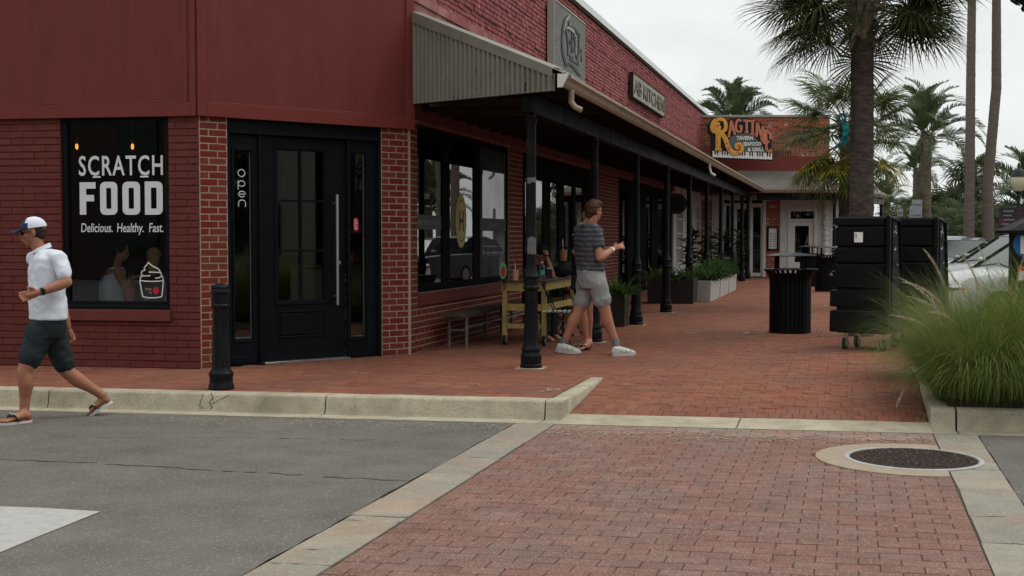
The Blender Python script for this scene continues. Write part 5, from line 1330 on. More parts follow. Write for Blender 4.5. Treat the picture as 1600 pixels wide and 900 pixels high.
mb = MB(); 
for px, py in ((150, 200), (150, 640)): p = SP(px, py, 0); mb.bar(p, p + V(-.9, 1.0, 0), .05, .05)
mb.build('bracket', M['pipe'], rs)
# ---------------------------------------------------------------- bollard
c = G(342, 610, 0); bo = thing('bollard', (c.x, c.y + .1, 0), 'black cast iron bollard standing on the cracked kerb by the entrance', 'bollard')
c = V(c.x, c.y + .10, 0)
mb = MB(); mb.lathe([(0.118, 0), (0.118, .03), (.108, .05), (.105, .11), (.112, .125), (.112, .15), (.09, .18), (.085, .21), (.072, .74), (.074, .75), (.085, .76), (.087, .775), (.078, .79)], c, 24, flute=(7, 8)); mb.build('post', M['black_metal'], bo, smooth=True, sharp=30)
mb = MB(); mb.lathe([(.078, .79), (.078, .88), (.088, .89), (.088, .91), (.080, .925), (.082, .945), (.070, .965), (.035, .975), (.01, .978)], c, 24); mb.build('cap', M['black_metal'], bo, smooth=True, sharp=30)
mb = MB()
for k in range(6): t = k * 1.047 + .3; mb.ball(c + V(.08 * math.cos(t), .08 * math.sin(t), .835), .009, 6, 4)
mb.build('stud', M['black_metal'], bo)
ck = MB(); rr = random.Random(4)
def kc(pts, wd):      # crack drawn on the kerb face and top
    P = [G(u, v, z) for u, v, z in pts]
    for a_, b_ in zip(P, P[1:]):
        d = (b_ - a_); s_ = V(-d.z, 0, d.x).normalized() * wd if abs(d.z) > .01 else V(wd, 0, 0); o_ = V(0, -.006, .004)
        ck.add([a_ - s_ + o_, a_ + s_ + o_, b_ + s_ + o_, b_ - s_ + o_], [(0, 1, 2, 3)])
def kf(u, v): # point on the kerb face plane (vertical face through q=-0.005)
    d = ray(u, v); nrm = V(-E1.y, E1.x, 0); o_ = L(0, -0.012, 0); t = (o_ - V(0, 0, HC)).dot(nrm) / d.dot(nrm); return V(0, 0, HC) + d * t
def fcrack(pts, wd):
    P = [kf(*p) for p in pts]
    for a_, b_ in zip(P, P[1:]):
        d = (b_ - a_).normalized(); s_ = d.cross(V(0, 1, 0)).normalized() * wd; o_ = V(0, -.005, .0)
        ck.add([a_ - s_ + o_, a_ + s_ + o_, b_ + s_ * .7 + o_, b_ - s_ * .7 + o_], [(0, 1, 2, 3)])
fcrack([(318, 615), (314, 626), (312, 634), (320, 639)], .003); fcrack([(330, 614), (333, 622), (327, 628), (332, 637), (326, 640)], .004); fcrack([(358, 617), (350, 622), (343, 624), (336, 629), (330, 631)], .003); fcrack([(313, 638), (322, 641), (333, 640)], .003)
ck.build('kerb_crack', M['decal_dark'], kerb)
# ---------------------------------------------------------------- bench against the window wall
def local(s_, n_, z=0): return W3(s_, n_, z)
ys = W3.S(677, .35); bn = thing('bench', tuple(W3(1.9, .3, 0)), 'low dark plank bench with pipe legs under the shop window', 'bench')
b0_, b1_ = 0.72, 4.3; zb = .44
for i in range(2): mb = MB(); mb.box(b0_, b1_, .14 + i * .155, .14 + i * .155 + .148, zb - .035, zb, W3); mb.build('seat_plank', M['bench_wood'], bn, bevel=.004)
for s_ in (b0_ + .22, b0_ + 1.9, b1_ - .25):
    for n_ in (.18, .41):
        mb = MB(); mb.tube([W3(s_, n_, 0), W3(s_, n_, zb - .036)], .021, 8); mb.tube([W3(s_, n_, 0), W3(s_, n_, .012)], .042, 10); mb.tube([W3(s_, n_, .2), W3(s_, n_, .26)], .026, 8); mb.build('leg', M['pipe'], bn, smooth=True)
    mb = MB(); mb.tube([W3(s_, .18, .23), W3(s_, .41, .23)], .015, 8); mb.build('cross_pipe', M['pipe'], bn)
mb = MB(); mb.tube([W3(b0_ + .22, .41, .27), W3(b1_ - .25, .41, .27)], .015, 8); mb.build('long_pipe', M['pipe'], bn)
# ---------------------------------------------------------------- table on castors
def SN(u, v, z=0):
    P = G(u, v, z) - C2; return P.dot(A), P.dot(LT)
ta_ = SN(783, 541); tb_ = SN(846, 541)
t0 = (ta_[0] + tb_[0]) / 2 + .12; n0_, n1_ = ta_[1] - .0, tb_[1] + .02
LN = 1.75; TZ = .855
tb = thing('counter_table', tuple(W3(t0 + LN / 2, (n0_ + n1_) / 2, 0)), 'yellow painted wooden table with slatted grey top on wheels beside the nearest column', 'table')
for i in range(16):
    s_ = t0 - .06 + i * (LN + .12) / 16; mb = MB(); mb.box(s_, s_ + (LN + .12) / 16 - .008, n0_ - .07, n1_ + .05, TZ - .028, TZ, W3); mb.build('top_slat', M['grey_wood'], tb)
mb = MB(); mb.box(t0, t0 + LN, n0_ - .02, n0_ + .02, TZ - .14, TZ - .03, W3); mb.build('apron', M['yellow_wood'], tb, bevel=.003)
mb = MB(); mb.box(t0, t0 + LN, n1_ - .02, n1_ + .02, TZ - .14, TZ - .03, W3); mb.build('apron', M['yellow_wood'], tb, bevel=.003)
for s_ in (t0 - .022, t0 + LN - .02):
    mb = MB(); mb.box(s_, s_ + .04, n0_ - .04, n1_ + .03, TZ - .15, TZ - .03, W3); mb.build('apron', M['yellow_wood'], tb, bevel=.003)
    for z in (.25, .48): mb = MB(); mb.box(s_ + .002, s_ + .036, n0_ + .035, n1_ - .035, z - .03, z + .06 if z > .3 else z + .03, W3); mb.build('rail', M['yellow_wood'], tb, bevel=.003)
    for n_ in (n0_, n1_):
        mb = MB(); mb.box(s_, s_ + .06, n_ - .03, n_ + .03, .10, TZ - .03, W3); mb.build('leg', M['yellow_wood'], tb, bevel=.003)
        c = W3(s_ + .03, n_ + .0, .07); ax = LT
        w_ = MB(); w_.tube([c - ax * .018, c + ax * .018], .07, 16); wo_ = w_.build('wheel', M['rubber'], tb, smooth=True)
        w_ = MB(); w_.tube([c - ax * .021, c + ax * .021], .042, 12); w_.build('hub', M['hub_grey'], wo_, smooth=True)
mb = MB(); mb.box(t0 + .02, t0 + LN, n1_ - .02, n1_ + .015, .45, .53, W3); mb.build('stretcher', M['yellow_wood'], tb, bevel=.003)
# things on the table
def TT(u, v, z=TZ): return G(u, v, z)
def cup(u, v, label, mt, h=.125, r=.043, lid=None, straw=True):
    c = G(u, v, TZ); o = thing('drink_cup', tuple(c), label, 'cup')
    mb = MB(); mb.lathe([(r * .72, 0.001), (r, h), (r * 1.04, h + .004)], c, 16); mb.build('cup_body', M[mt], o, smooth=True)
    mb = MB(); mb.lathe([(r * 1.06, h + .004), (r * 1.02, h + .016), (r * .5, h + .02)], c, 16); mb.build('lid', M['clear_plastic'], o, smooth=True)
    if straw: mb = MB(); mb.tube([c + V(0, 0, h), c + V(-.006, 0, h + .09)], .004, 6); mb.build('straw', M['paper'], o)
    return o
cup(805.5, 438, 'iced coffee cup with straw on the near end of the yellow table', 'drink_pale')
c = G(786, 437, TZ); o = thing('table_marker', tuple(c), 'green oval table marker with a red centre on the yellow table', 'table marker')
mb = MB(); n = 20; dx = V(.97, .1, 0).normalized(); dn = V(.1, -.97, 0).normalized()
mb.prism([(.047 * math.cos(6.283 * i / n), .11 * math.sin(6.283 * i / n)) for i in range(n)], lambda x, y: c + dx * x + V(0, 0, .115 + y) - dn * .006, lambda x, y: c + dx * x + V(0, 0, .115 + y) + dn * .006); mb.build('oval_plate', M['green_plastic'], o)
mb = MB(); mb.prism([(.028 * math.cos(6.283 * i / n), .062 * math.sin(6.283 * i / n)) for i in range(n)], lambda x, y: c + dx * x + V(0, 0, .105 + y) + dn * .0065, lambda x, y: c + dx * x + V(0, 0, .105 + y) + dn * .009); mb.build('oval_centre', M['red_plastic'], o)
mb = MB(); mb.box(-.04, .04, -.03, .03, 0, .01, M=Matrix.Translation(c)); mb.build('foot', M['rubber'], o)
c = G(847, 436, TZ); o = thing('water_bottle', tuple(c), 'clear water bottle with blue label standing on the table behind the column', 'bottle')
mb = MB(); mb.lathe([(.032, .001), (.034, .01), (.034, .15), (.03, .17), (.013, .195), (.013, .21)], c, 14); mb.build('bottle_body', M['clear_plastic'], o, smooth=True)
mb = MB(); mb.lathe([(.0345, .05), (.0345, .12)], c, 14); mb.build('bottle_label', M['water_blue'], o); mb = MB(); mb.lathe([(.015, .21), (.015, .228)], c, 10); mb.build('bottle_cap', M['paper'], o)
c = G(858, 435, TZ); o = thing('napkin_box', tuple(c), 'small dark napkin box on the table beside the water bottle', 'napkin box'); mb = MB(); mb.box(-.04, .04, -.05, .05, 0, .13, M=Matrix.Translation(c)); mb.build('box_body', M['planter_dark'], o, bevel=.005)
mb = MB(); mb.box(-.025, .025, -.03, .03, .13, .137, M=Matrix.Translation(c)); mb.build('napkin', M['paper'], o)
c = AT(878, 434, 17.6); c.z = TZ; o = thing('dark_bag', tuple(c), 'black bag lying on the far end of the yellow table', 'bag'); mb = MB(); mb.ball(c + V(0, 0, .08), (.13, .10, .085), 12, 8); mb.ball(c + V(.05, 0, .09), (.09, .09, .07), 10, 7)
fuse('bag_body', mb, M['cloth_black'], o, voxel=.012); mb = MB(); mb.tube([c + V(-.06, 0, .15), c + V(-.03, 0, .2), c + V(.04, 0, .2), c + V(.07, 0, .15)], .007, 6); mb.build('bag_handle', M['cloth_black'], o)
# black framed caddy with an orange drink
c = AT(880, 410, 18.05); z0, z1 = AT(880, 409, 18.05).z, AT(880, 387, 18.05).z; w_ = .088
o = thing('framed_drink_stand', (c.x, c.y, 0), 'tall black wire stand holding an orange iced drink behind the table', 'stand')
mb = MB(); P = [V(c.x - w_, c.y, z0), V(c.x + w_, c.y, z0), V(c.x + w_, c.y, z1), V(c.x - w_, c.y, z1)]
for p, q in zip(P, P[1:] + P[:1]): mb.tube([p, q], .010, 8)
mb.tube([V(c.x, c.y, 0.02), V(c.x, c.y, z0)], .012, 8); mb.lathe([(.13, 0), (.13, .015), (.03, .03)], V(c.x, c.y, 0), 16); mb.build('frame', M['black_metal'], o)
mb = MB(); mb.lathe([(.042, z0 + .012), (.055, z1 - .03)], V(c.x + .003, c.y, 0), 16); mb.build('drink_glass', M['drink'], o, smooth=True); mb = MB(); mb.tube([V(c.x, c.y, z1 - .03), V(c.x - .006, c.y, z1 + .12)], .004, 6); mb.build('straw', M['paper'], o)
# ---------------------------------------------------------------- folding chairs
def chair(P, rot, label, slat='pale_slat'):
    o = thing('folding_chair', tuple(P), label, 'chair', rotz=rot, group='folding chairs at the yellow table'); Mx = MW[o]
    T_ = lambda x, y, z: Mx @ V(x, y, z)
    w_ = .2
    for sx_ in (-1, 1):
        mb = MB(); mb.bar(T_(sx_ * w_, .20, 0), T_(sx_ * w_, -.17, .84), .022, .012); mb.build('leg', M['black_metal'], o)
        mb = MB(); mb.bar(T_(sx_ * (w_ - .025), -.22, 0), T_(sx_ * (w_ - .025), .17, .45), .022, .012); mb.build('leg', M['black_metal'], o)
    for i in range(6): mb = MB(); y = -.15 + i * .062; mb.box(-w_ + .01, w_ - .01, y, y + .045, .445, .46, M=Mx); mb.build('seat_slat', M[slat], o, bevel=.003)
    for z in (.66, .76): mb = MB(); y = .20 - .37 * z / .84; mb.box(-w_, w_, y - .012, y + .005, z, z + .055, M=Mx); mb.build('back_slat', M['yellow_wood'] if slat != 'pale_slat' else M['black_metal'], o, bevel=.003)
    mb = MB(); mb.bar(T_(-w_, .17, .06), T_(w_, .17, .06), .015, .012); mb.bar(T_(-w_, -.19, .06), T_(w_, -.19, .06), .015, .012); mb.build('cross_bar', M['black_metal'], o)
    return o
def gp(u, v): P = G(u, v, 0); return V(P.x, P.y, 0)
chair(gp(867, 541), R(-95), 'black folding chair with pale slatted seat nearest the man in grey shorts')
chair(gp(893, 527), R(-80), 'black folding chair with yellow back slats behind the pale seated one', 'yellow_wood')
# ---------------------------------------------------------------- planters
def fern(par, c, n, r, h, mt, seed, droop=.5, wid=.045, nm='fern_frond', up=.3):
    rr = random.Random(seed); mb = MB()
    for i in range(n):
        t = rr.uniform(0, 6.283); l_ = rr.uniform(.6, 1.05); k = 8; side = V(-math.sin(t), math.cos(t), 0); base = c + V(math.cos(t), math.sin(t), 0) * rr.uniform(0, .06 + r * .15)
        el = rr.uniform(up, 1.0); P = []
        for j in range(k + 1):
            s_ = j / k; P.append(base + V(math.cos(t), math.sin(t), 0) * (r * l_ * s_ * (1.15 - .5 * el) + .0) + V(0, 0, h * l_ * (el * 1.25 * s_ - droop * s_ * s_ * (1.2 - el * .6))))
        for j in range(k * 3):
            s_ = j / (k * 3.0); i0 = min(int(s_ * k), k - 1); f_ = s_ * k - i0; p = P[i0].lerp(P[i0 + 1], f_); d = (P[i0 + 1] - P[i0]).normalized(); w2 = wid * (1 - s_ * .75) * rr.uniform(.8, 1.2)
            for sg_ in (-1, 1):
                tip = p + side * (sg_ * w2) + d * w2 * .8 + V(0, 0, rr.uniform(-.3, .5) * w2); mb.add([p - d * w2 * .28, tip, p + d * w2 * .28], [(0, 1, 2)])
            up_ = side.cross(d).normalized(); mb.add([p - d * w2 * .25, p + up_ * w2 * .8 + d * w2 * .6, p + d * w2 * .25], [(0, 1, 2)])
    return mb.build(nm, M[mt], par, kind='stuff')
def planter(a, b, n0, n1, h, mt, label, plants, taper=.02, seed=1, group=None):
    c = W3((a + b) / 2, (n0 + n1) / 2, 0); o = thing('planter', tuple(c), label, 'planter', group=group); mb = MB(); t = taper
    o_ = [(a + t, n0 + t, 0), (b - t, n0 + t, 0), (b - t, n1 - t, 0), (a + t, n1 - t, 0), (a, n0, h), (b, n0, h), (b, n1, h), (a, n1, h)]; mb.hexa([W3(*p) for p in o_])
    frame = MB(); mb.build('box', M[mt], o, bevel=.006)
    mb = MB(); mb.box(a + .03, b - .03, n0 + .03, n1 - .03, h, h + .012, W3); mb.build('soil', M['soil'], o)
    for i, (s_, n_, k, r, hh, m_, dr) in enumerate(plants):
        fern(o, W3(s_, n_, h), k, r, hh, m_, seed * 10 + i, dr)
    return o
s1_, n1s = SN(971, 511); planter(s1_ - .0, s1_ + .42, n1s - .26, n1s + .06, .50, 'planter_dark', 'tall narrow dark planter with a bushy fern next to the man in grey', [(s1_ + .2, n1s - .1, 46, .42, .45, 'fern', .5), (s1_ + .15, n1s - .05, 26, .46, .25, 'fern', .9)], seed=2)
s2_, n2s = SN(1084, 475); planter(s2_, s2_ + .75, n2s - 1.0, n2s, .52, 'planter_dark', 'wide dark planter of ferns before the row of white planters', [(s2_ + .2, n2s - .15, 40, .5, .5, 'fern', .6), (s2_ + .2, n2s - .5, 40, .5, .42, 'fern', .6), (s2_ + .3, n2s - .85, 36, .45, .45, 'fern', .6)], seed=3)
s3_, n3s = SN(1109, 473); s3_ = s2_ + .85
for i, lb in enumerate(('white box planter of shrubs, nearest of the white ones', 'white box planter of shrubs, middle one of the row', 'white box planter of shrubs, farthest one beside the last columns')):
    a_ = s3_ + i * 2.25; planter(a_, a_ + 2.1, n3s - .42, n3s, .46, 'planter_white', lb, [(a_ + .3 + k * .5, n3s - .2 - .05 * (k % 2), 34, .32, .55, ('fern', 'shrub')[(k + i) % 2], .25) for k in range(4)] + [(a_ + .2 + k * .4, n3s - .03, 16, .16, .3, 'shrub', .7) for k in range(5)], seed=4 + i, group='white planters along the columns')
# dark plants with broad leaves further in
def broadleaf(o, c, n, h, seed, mt='dark_leaf', r=.5):
    rr = random.Random(seed); mb = MB()
    for i in range(n):
        t = rr.uniform(0, 6.283); ll = rr.uniform(.25, .5); b_ = c + V(rr.uniform(-.1, .1), rr.uniform(-.1, .1), rr.uniform(.1, h)); d = V(math.cos(t), math.sin(t), rr.uniform(-.1, .9)).normalized(); s_ = V(-math.sin(t), math.cos(t), 0) * ll * .16; st_ = b_ + d * ll * .5
        mb.add([b_, st_ + s_, b_ + d * ll + V(0, 0, -.08), st_ - s_], [(0, 1, 2, 3)])
    mb.build('leaf', M[mt], o, kind='stuff'); mb = MB(); mb.tube([c, c + V(0, 0, h)], [.03, .012], 6); mb.build('stem', M['rough_trunk'], o)
for i, (u, Y) in enumerate(((1082, 34.5), (1107, 36.5), (1150, 42.5), (1128, 41))):
    P = AT(u, 420, Y); o = thing('potted_plant', (P.x, P.y, 0), ('broad leafed dark plant against the white bay window', 'tall dark plant between the fifth and sixth columns', 'leafy plant in a pot left of the white tavern door', 'dark leafy plant in a pot before the tavern brickwork')[i], 'plant')
    mb = MB(); mb.lathe([(.16, 0), (.22, .35), (.24, .38)], V(P.x, P.y, 0), 14); mb.build('pot', M['planter_dark'], o); broadleaf(o, V(P.x, P.y, .36), 70, 1.2, 30 + i)
# ---------------------------------------------------------------- litter bins
def bin_(P, label, rot=0.0):
    P = V(P.x, P.y, 0); o = thing('litter_bin', tuple(P), label, 'litter bin', group='black slatted litter bins')
    R0, H0 = .30, .93; nS = 30
    mb = MB(); mb.lathe([(R0 + .005, 0.01), (R0 + .005, .05), (R0 - .02, .055), (R0 - .02, .02)], P, 32); mb.build('base_ring', M['rack_plastic'], o, smooth=True, sharp=30)
    mb = MB(); mb.lathe([(R0 - .035, .03), (R0 - .035, H0 - .06)], P, 24); mb.build('liner', M['cloth_black'], o, smooth=True)
    me = None
    for k in range(nS):
        t = 6.2832 * k / nS + rot; d = V(math.cos(t), math.sin(t), 0); s_ = V(-d.y, d.x, 0) * .021
        if me is None:
            mb = MB(); x = V(1, 0, 0); y = V(0, 1, 0) * .021; pr = [(R0, .04), (R0, .74), (R0 + .012, .82), (R0 + .045, .88), (R0 + .085, .925)]
            vs = []
            for r, z in pr: vs += [x * r - y + V(0, 0, z), x * r + y + V(0, 0, z), x * (r - .008) + y + V(0, 0, z), x * (r - .008) - y + V(0, 0, z)]
            m_ = len(pr); fs = [(4 * i + j, 4 * i + (j + 1) % 4, 4 * i + 4 + (j + 1) % 4, 4 * i + 4 + j) for i in range(m_ - 1) for j in range(4)] + [(3, 2, 1, 0), tuple(range(4 * m_ - 4, 4 * m_))]
            me = bpy.data.meshes.new('slat'); me.from_pydata([tuple(v) for v in vs], [], fs); me.materials.append(M['rack_plastic'])
        q = bpy.data.objects.new('slat', me); COL.objects.link(q); q.parent = o; q.rotation_euler = (0, 0, t)
    mb = MB(); vs = []
    mb.lathe([(R0 + .06, .925), (R0 + .10, .928), (R0 + .10, .94), (R0 - .06, .945), (R0 - .06, .93)], P, 32); mb.build('rim', M['black_paint'], o, smooth=True, sharp=30)
    for k in range(4): t = .5 + k * 1.5708; mb = MB(); c = P + V(math.cos(t), math.sin(t), 0) * (R0 - .02); mb.box(-.02, .02, -.006, .006, .93, 1.13, M=Matrix.Translation(c) @ Matrix.Rotation(t + 1.57, 4, 'Z')); mb.build('lid_support', M['black_paint'], o)
    mb = MB(); mb.lathe([(R0 + .06, 1.125), (R0 + .07, 1.135), (R0 - .08, 1.165), (.08, 1.175), (.02, 1.176)], P, 32); mb.build('lid', M['black_paint'], o, smooth=True, sharp=30)
    return o
P = G(1239, 522, 0); P = V(P.x + .02, P.y + .3, 0); b1o = bin_(P, 'black slatted litter bin with raised lid standing nearest on the brick walk')
P2 = G(1293, 456, 0); b2o = dup(b1o, (P2.x + .05, P2.y + .3, 0), 0.3, 'black slatted litter bin half hidden behind the tall black rack')
P3 = G(1270, 448, 0); b3o = dup(b1o, (P3.x, P3.y + .3, 0), 0.7, 'black slatted litter bin farthest away, seen between the near bin and the tavern door')
# ---------------------------------------------------------------- black rolling racks
def rack(P, rot, label, paper=True):
    o = thing('rolling_rack', tuple(P), label, 'rolling rack', rotz=rot, group='black rolling storage racks'); Mx = MW[o]; T_ = lambda x, y, z: Mx @ V(x, y, z)
    W_, D_, H_, z0 = .66, .62, 1.66, .21
    # body: side profile leans back towards the top; local x across the front, y depth
    def pr(z): t = (z - z0) / (H_ - z0); return D_ * (1.0 - .38 * t)
    mb = MB(); zt = H_
    mb.hexa([T_(0.0, 0, z0), T_(W_, 0, z0), T_(W_, D_, z0), T_(0.0, D_, z0), T_(0.0, 0.02, zt), T_(W_, .02, zt), T_(W_ - .0, .02 + pr(zt), zt), T_(0.0, .02 + pr(zt), zt)])
    mb.build('shell', M['rack_plastic'], o, bevel=.018)
    zs_ = [z0 + .005, .50, .54, .74, .78, 1.02, 1.27, 1.52, H_ - .005]
    for i, (a_, b_) in enumerate(((z0 + .01, .49), (.535, .745), (.77, 1.07), (1.085, 1.275), (1.29, 1.53), (1.545, H_ - .01))):
        mb = MB(); out = -.075 if i < 2 else (-.012 if i < 5 else -.05); y0 = .02 * (a_ - z0) / (H_ - z0)
        mb.hexa([T_(out, -.035 + y0, a_), T_(W_ - .045, -.035 + y0, a_), T_(W_ - .045, .2, a_), T_(out, .2, a_), T_(out + .005, -.03 + y0, b_), T_(W_ - .045, -.03 + y0, b_), T_(W_ - .045, .2, b_), T_(out + .005, .2, b_)])
        mb.build('drawer_panel', M['rack_plastic'], o, bevel=.014)
    mb = MB(); mb.hexa([T_(W_ - .035, -.05, z0 + .01), T_(W_ + .02, -.05, z0 + .01), T_(W_ + .02, .02, z0 + .01), T_(W_ - .035, .02, z0 + .01), T_(W_ - .035, -.03, H_ + .01), T_(W_ + .02, -.03, H_ + .01), T_(W_ + .02, .04, H_ + .01), T_(W_ - .035, .04, H_ + .01)]); mb.build('corner_post', M['rack_plastic'], o, bevel=.012)
    # raised rim round the side, recessed hand slots, reflective rivets
    mb = MB(); q = [T_(W_ + .015, .06, z0 + .05), T_(W_ + .015, D_ - .03, z0 + .05), T_(W_ + .015, pr(H_) - .0, H_ - .06), T_(W_ + .015, .07, H_ - .03)]
    for a_, b_ in zip(q, q[1:] + q[:1]): mb.tube([a_, b_], .016, 8)
    mb.build('side_rim', M['black_paint'], o, smooth=True)
    for z in (.55, .87, 1.11, 1.40):
        mb = MB(); mb.box(W_ + .002, W_ + .012, .12, .30, z, z + .055, M=Mx); so_ = mb.build('hand_slot', M['black_paint'], o, bevel=.004)
        mb = MB(); mb.box(W_ + .0, W_ + .022, .11, .31, z - .012, z - .004, M=Mx); mb.build('slot_lip', M['black_metal'], so_)
    rr = random.Random(int(P.x * 10)); mb = MB()
    for (y, z) in ((.10, 1.50), (.20, 1.53), (.22, 1.49), (.17, 1.47), (.24, 1.455), (.16, 1.46), (.17, 1.25), (.22, 1.265), (.30, 1.06), (.2, 1.245)): mb.ball(T_(W_ + .016, y, z), (.007, .013, .013), 6, 4)
    mb.build('rivet', M['paper'], o, kind='stuff')
    for z in (.93, 1.2, 1.5) : mb = MB(); mb.tube([T_(-.045, .0, z), T_(-.075, -.02, z + .012), T_(-.03, -.045, z + .045), T_(.005, -.05, z + .055)], .006, 6); mb.build('latch', M['steel'], o)
    for x in (.10, W_ - .08):
        for y in (.07, D_ - .10):
            mb = MB(); mb.tube([T_(x, y, z0 + .01), T_(x, y, .13)], .018, 8); mb.box(x - .028, x + .028, y - .03, y + .04, .10, .15, M=Mx); mb.build('castor_fork', M['steel'], o)
            mb = MB(); c_ = T_(x, y, .0755); ax = (T_(1, 0, 0) - T_(0, 0, 0)); 
            if x > .3: ax = (T_(.75, .6, 0) - T_(0, 0, 0)).normalized()
            mb.tube([c_ - ax * .02, c_ + ax * .02], .075, 18); w_ = mb.build('castor_wheel', M['rubber'], o, smooth=True); mb = MB(); mb.tube([c_ - ax * .023, c_ + ax * .023], .045, 12); mb.build('hub', M['hub_grey'], w_, smooth=True)
    if paper:
        mb = MB(); vs = []; n = 6
        for j in range(n + 1):
            for i in range(n + 1): vs.append(T_(.24 + .11 * i / n, -.040 - .006 * math.sin(i * 1.1) * (j / n), 1.34 + .125 * j / n))
        mb.add(vs, [(j * (n + 1) + i, j * (n + 1) + i + 1, (j + 1) * (n + 1) + i + 1, (j + 1) * (n + 1) + i) for j in range(n) for i in range(n)]); p_ = mb.build('paper_note', M['paper'], o, smooth=True)
        mb = MB()
        for i in range(4): mb.box(.26, .26 + .012, -.0475, -.0465, 1.40 + i * .012, 1.408 + i * .012, M=Mx)
        mb.build('note_print', M['decal_grey'], p_)
    return o
Pr = G(1308, 544, 0); rack(V(Pr.x - .06, Pr.y - .15, 0), R(-34), 'tall black rolling rack with a white paper note, nearest to the bin')
Pr2 = AT(1384, 400, 17.0); rack(V(Pr2.x, Pr2.y, 0), R(-33), 'tall black rolling rack partly behind the ornamental grass', paper=False)
mb = MB(); o = thing('wall_socket_tag', tuple(AT(1402, 376, 16.6)), 'small grey plastic reflector clipped between the two black racks', 'reflector'); c = AT(1402.5, 381, 16.45)
mb.box(-.018, .02, -.01, .01, 0, .105, M=Matrix.Translation(c)); mb.build('lens', M['paper'], o, bevel=.004)
mb = MB()
for i in range(3): mb.box(-.012, .014, -.0125, -.0105, .012 + i * .03, .03 + i * .03, M=Matrix.Translation(c))
mb.build('lens_ridge', M['pipe'], o)
# ---------------------------------------------------------------- pay station at the right edge
Pp = AT(1588, 380, 12.6); o = thing('pay_station', (Pp.x, Pp.y, -.0), 'black parking pay station with sloped roof and blue P panel at the right edge', 'pay station')
x0, y0 = Pp.x, Pp.y; mb = MB(); mb.box(x0, x0 + .62, y0, y0 + .2, 0, 1.50, None); mb.build('cabinet', M['black_paint'], o, bevel=.01)
mb = MB(); zr = 1.44; ov = .09; mb.add([V(x0 - ov, y0 - ov, zr), V(x0 + .62 + ov, y0 - ov, zr), V(x0 + .62 + ov, y0 + .22 + ov, zr), V(x0 - ov, y0 + .22 + ov, zr), V(x0 + .25, y0 + .08, 1.65), V(x0 + .37, y0 + .08, 1.65), V(x0 + .37, y0 + .14, 1.65), V(x0 + .25, y0 + .14, 1.65), V(x0 - ov, y0 - ov, zr + .03), V(x0 + .62 + ov, y0 - ov, zr + .03), V(x0 + .62 + ov, y0 + .22 + ov, zr + .03), V(x0 - ov, y0 + .22 + ov, zr + .03)],
    [(0, 1, 2, 3), (4, 5, 6, 7), (8, 9, 5, 4), (9, 10, 6, 5), (10, 11, 7, 6), (11, 8, 4, 7), (0, 1, 9, 8), (1, 2, 10, 9), (2, 3, 11, 10), (3, 0, 8, 11)]); mb.build('roof', M['rack_plastic'], o)
c = V(AT(1601, 382, y0).x, y0 - .005, AT(1601, 382, y0).z); mb = MB(); n = 28; mb.prism([(.115 * math.cos(6.283 * i / n), .125 * math.sin(6.283 * i / n)) for i in range(n)], lambda x, y: c + V(x, 0, y), lambda x, y: c + V(x, -.006, y)); mb.build('blue_disc', M['parking_blue'], o)
text_mesh('P', lambda x, y, d: V(c.x + .005 + x, c.y - .007 - d, c.z - .085 + y), M['decal_white'], 'letter', o, h=.165, wide=1.0, depth=.004, bold=.03)
mb = MB(); a_ = AT(1588, 441, y0); b_ = AT(1600, 416, y0); mb.box(a_.x, a_.x + .3, y0 - .05, y0 - .002, a_.z, b_.z, None); mb.build('red_panel', M['red_plastic'], o, bevel=.01)
mb = MB(); mb.ball(V(a_.x + .018, y0 - .052, b_.z - .05), (.012, .004, .016), 8, 6); mb.build('amber_light', M['amber'], o); mb = MB(); mb.box(a_.x + .0, a_.x + .055, y0 - .056, y0 - .051, a_.z + .02, a_.z + .11, None); mb.build('card_plate', M['paper'], o)
# ---------------------------------------------------------------- people
def limb(mb, pts, rs, seg=14):
    """tapered limb through joints; pts list, rs list"""
    P = []; Q = []
    pts = [Vector(p) for p in pts]
    for i in range(len(pts) - 1):
        for k in range(5):
            t = k / 5; P.append(pts[i].lerp(pts[i + 1], t)); a, b = rs[i], rs[i + 1]
            if isinstance(a, tuple) or isinstance(b, tuple):
                a = a if isinstance(a, tuple) else (a, a); b = b if isinstance(b, tuple) else (b, b); Q.append((a[0] + (b[0] - a[0]) * t, a[1] + (b[1] - a[1]) * t))
            else: Q.append(a + (b - a) * t)
    P.append(pts[-1]); Q.append(rs[-1]); mb.tube(P, Q, seg)
    for p, r in zip(pts, rs): r = r if not isinstance(r, tuple) else min(r); mb.ball(p, r * .985, 12, 8)
def leg(mb, hip, knee, ankle, r=(.088, .058, .038), back=V(0, 0, 0)):
    m = knee.lerp(ankle, .30) + back * .016; limb(mb, [hip, hip.lerp(knee, .5), knee, m, knee.lerp(ankle, .65) + back * .006, ankle], [r[0], r[0] * .86, r[1], r[1] * 1.05, r[1] * .74, r[2]])
def arm(mb, sh, el, wr, r=(.052, .040, .027)):
    limb(mb, [sh, sh.lerp(el, .45), el, el.lerp(wr, .3), wr], [r[0], r[0] * .92, r[1], r[1] * 1.06, r[2]])
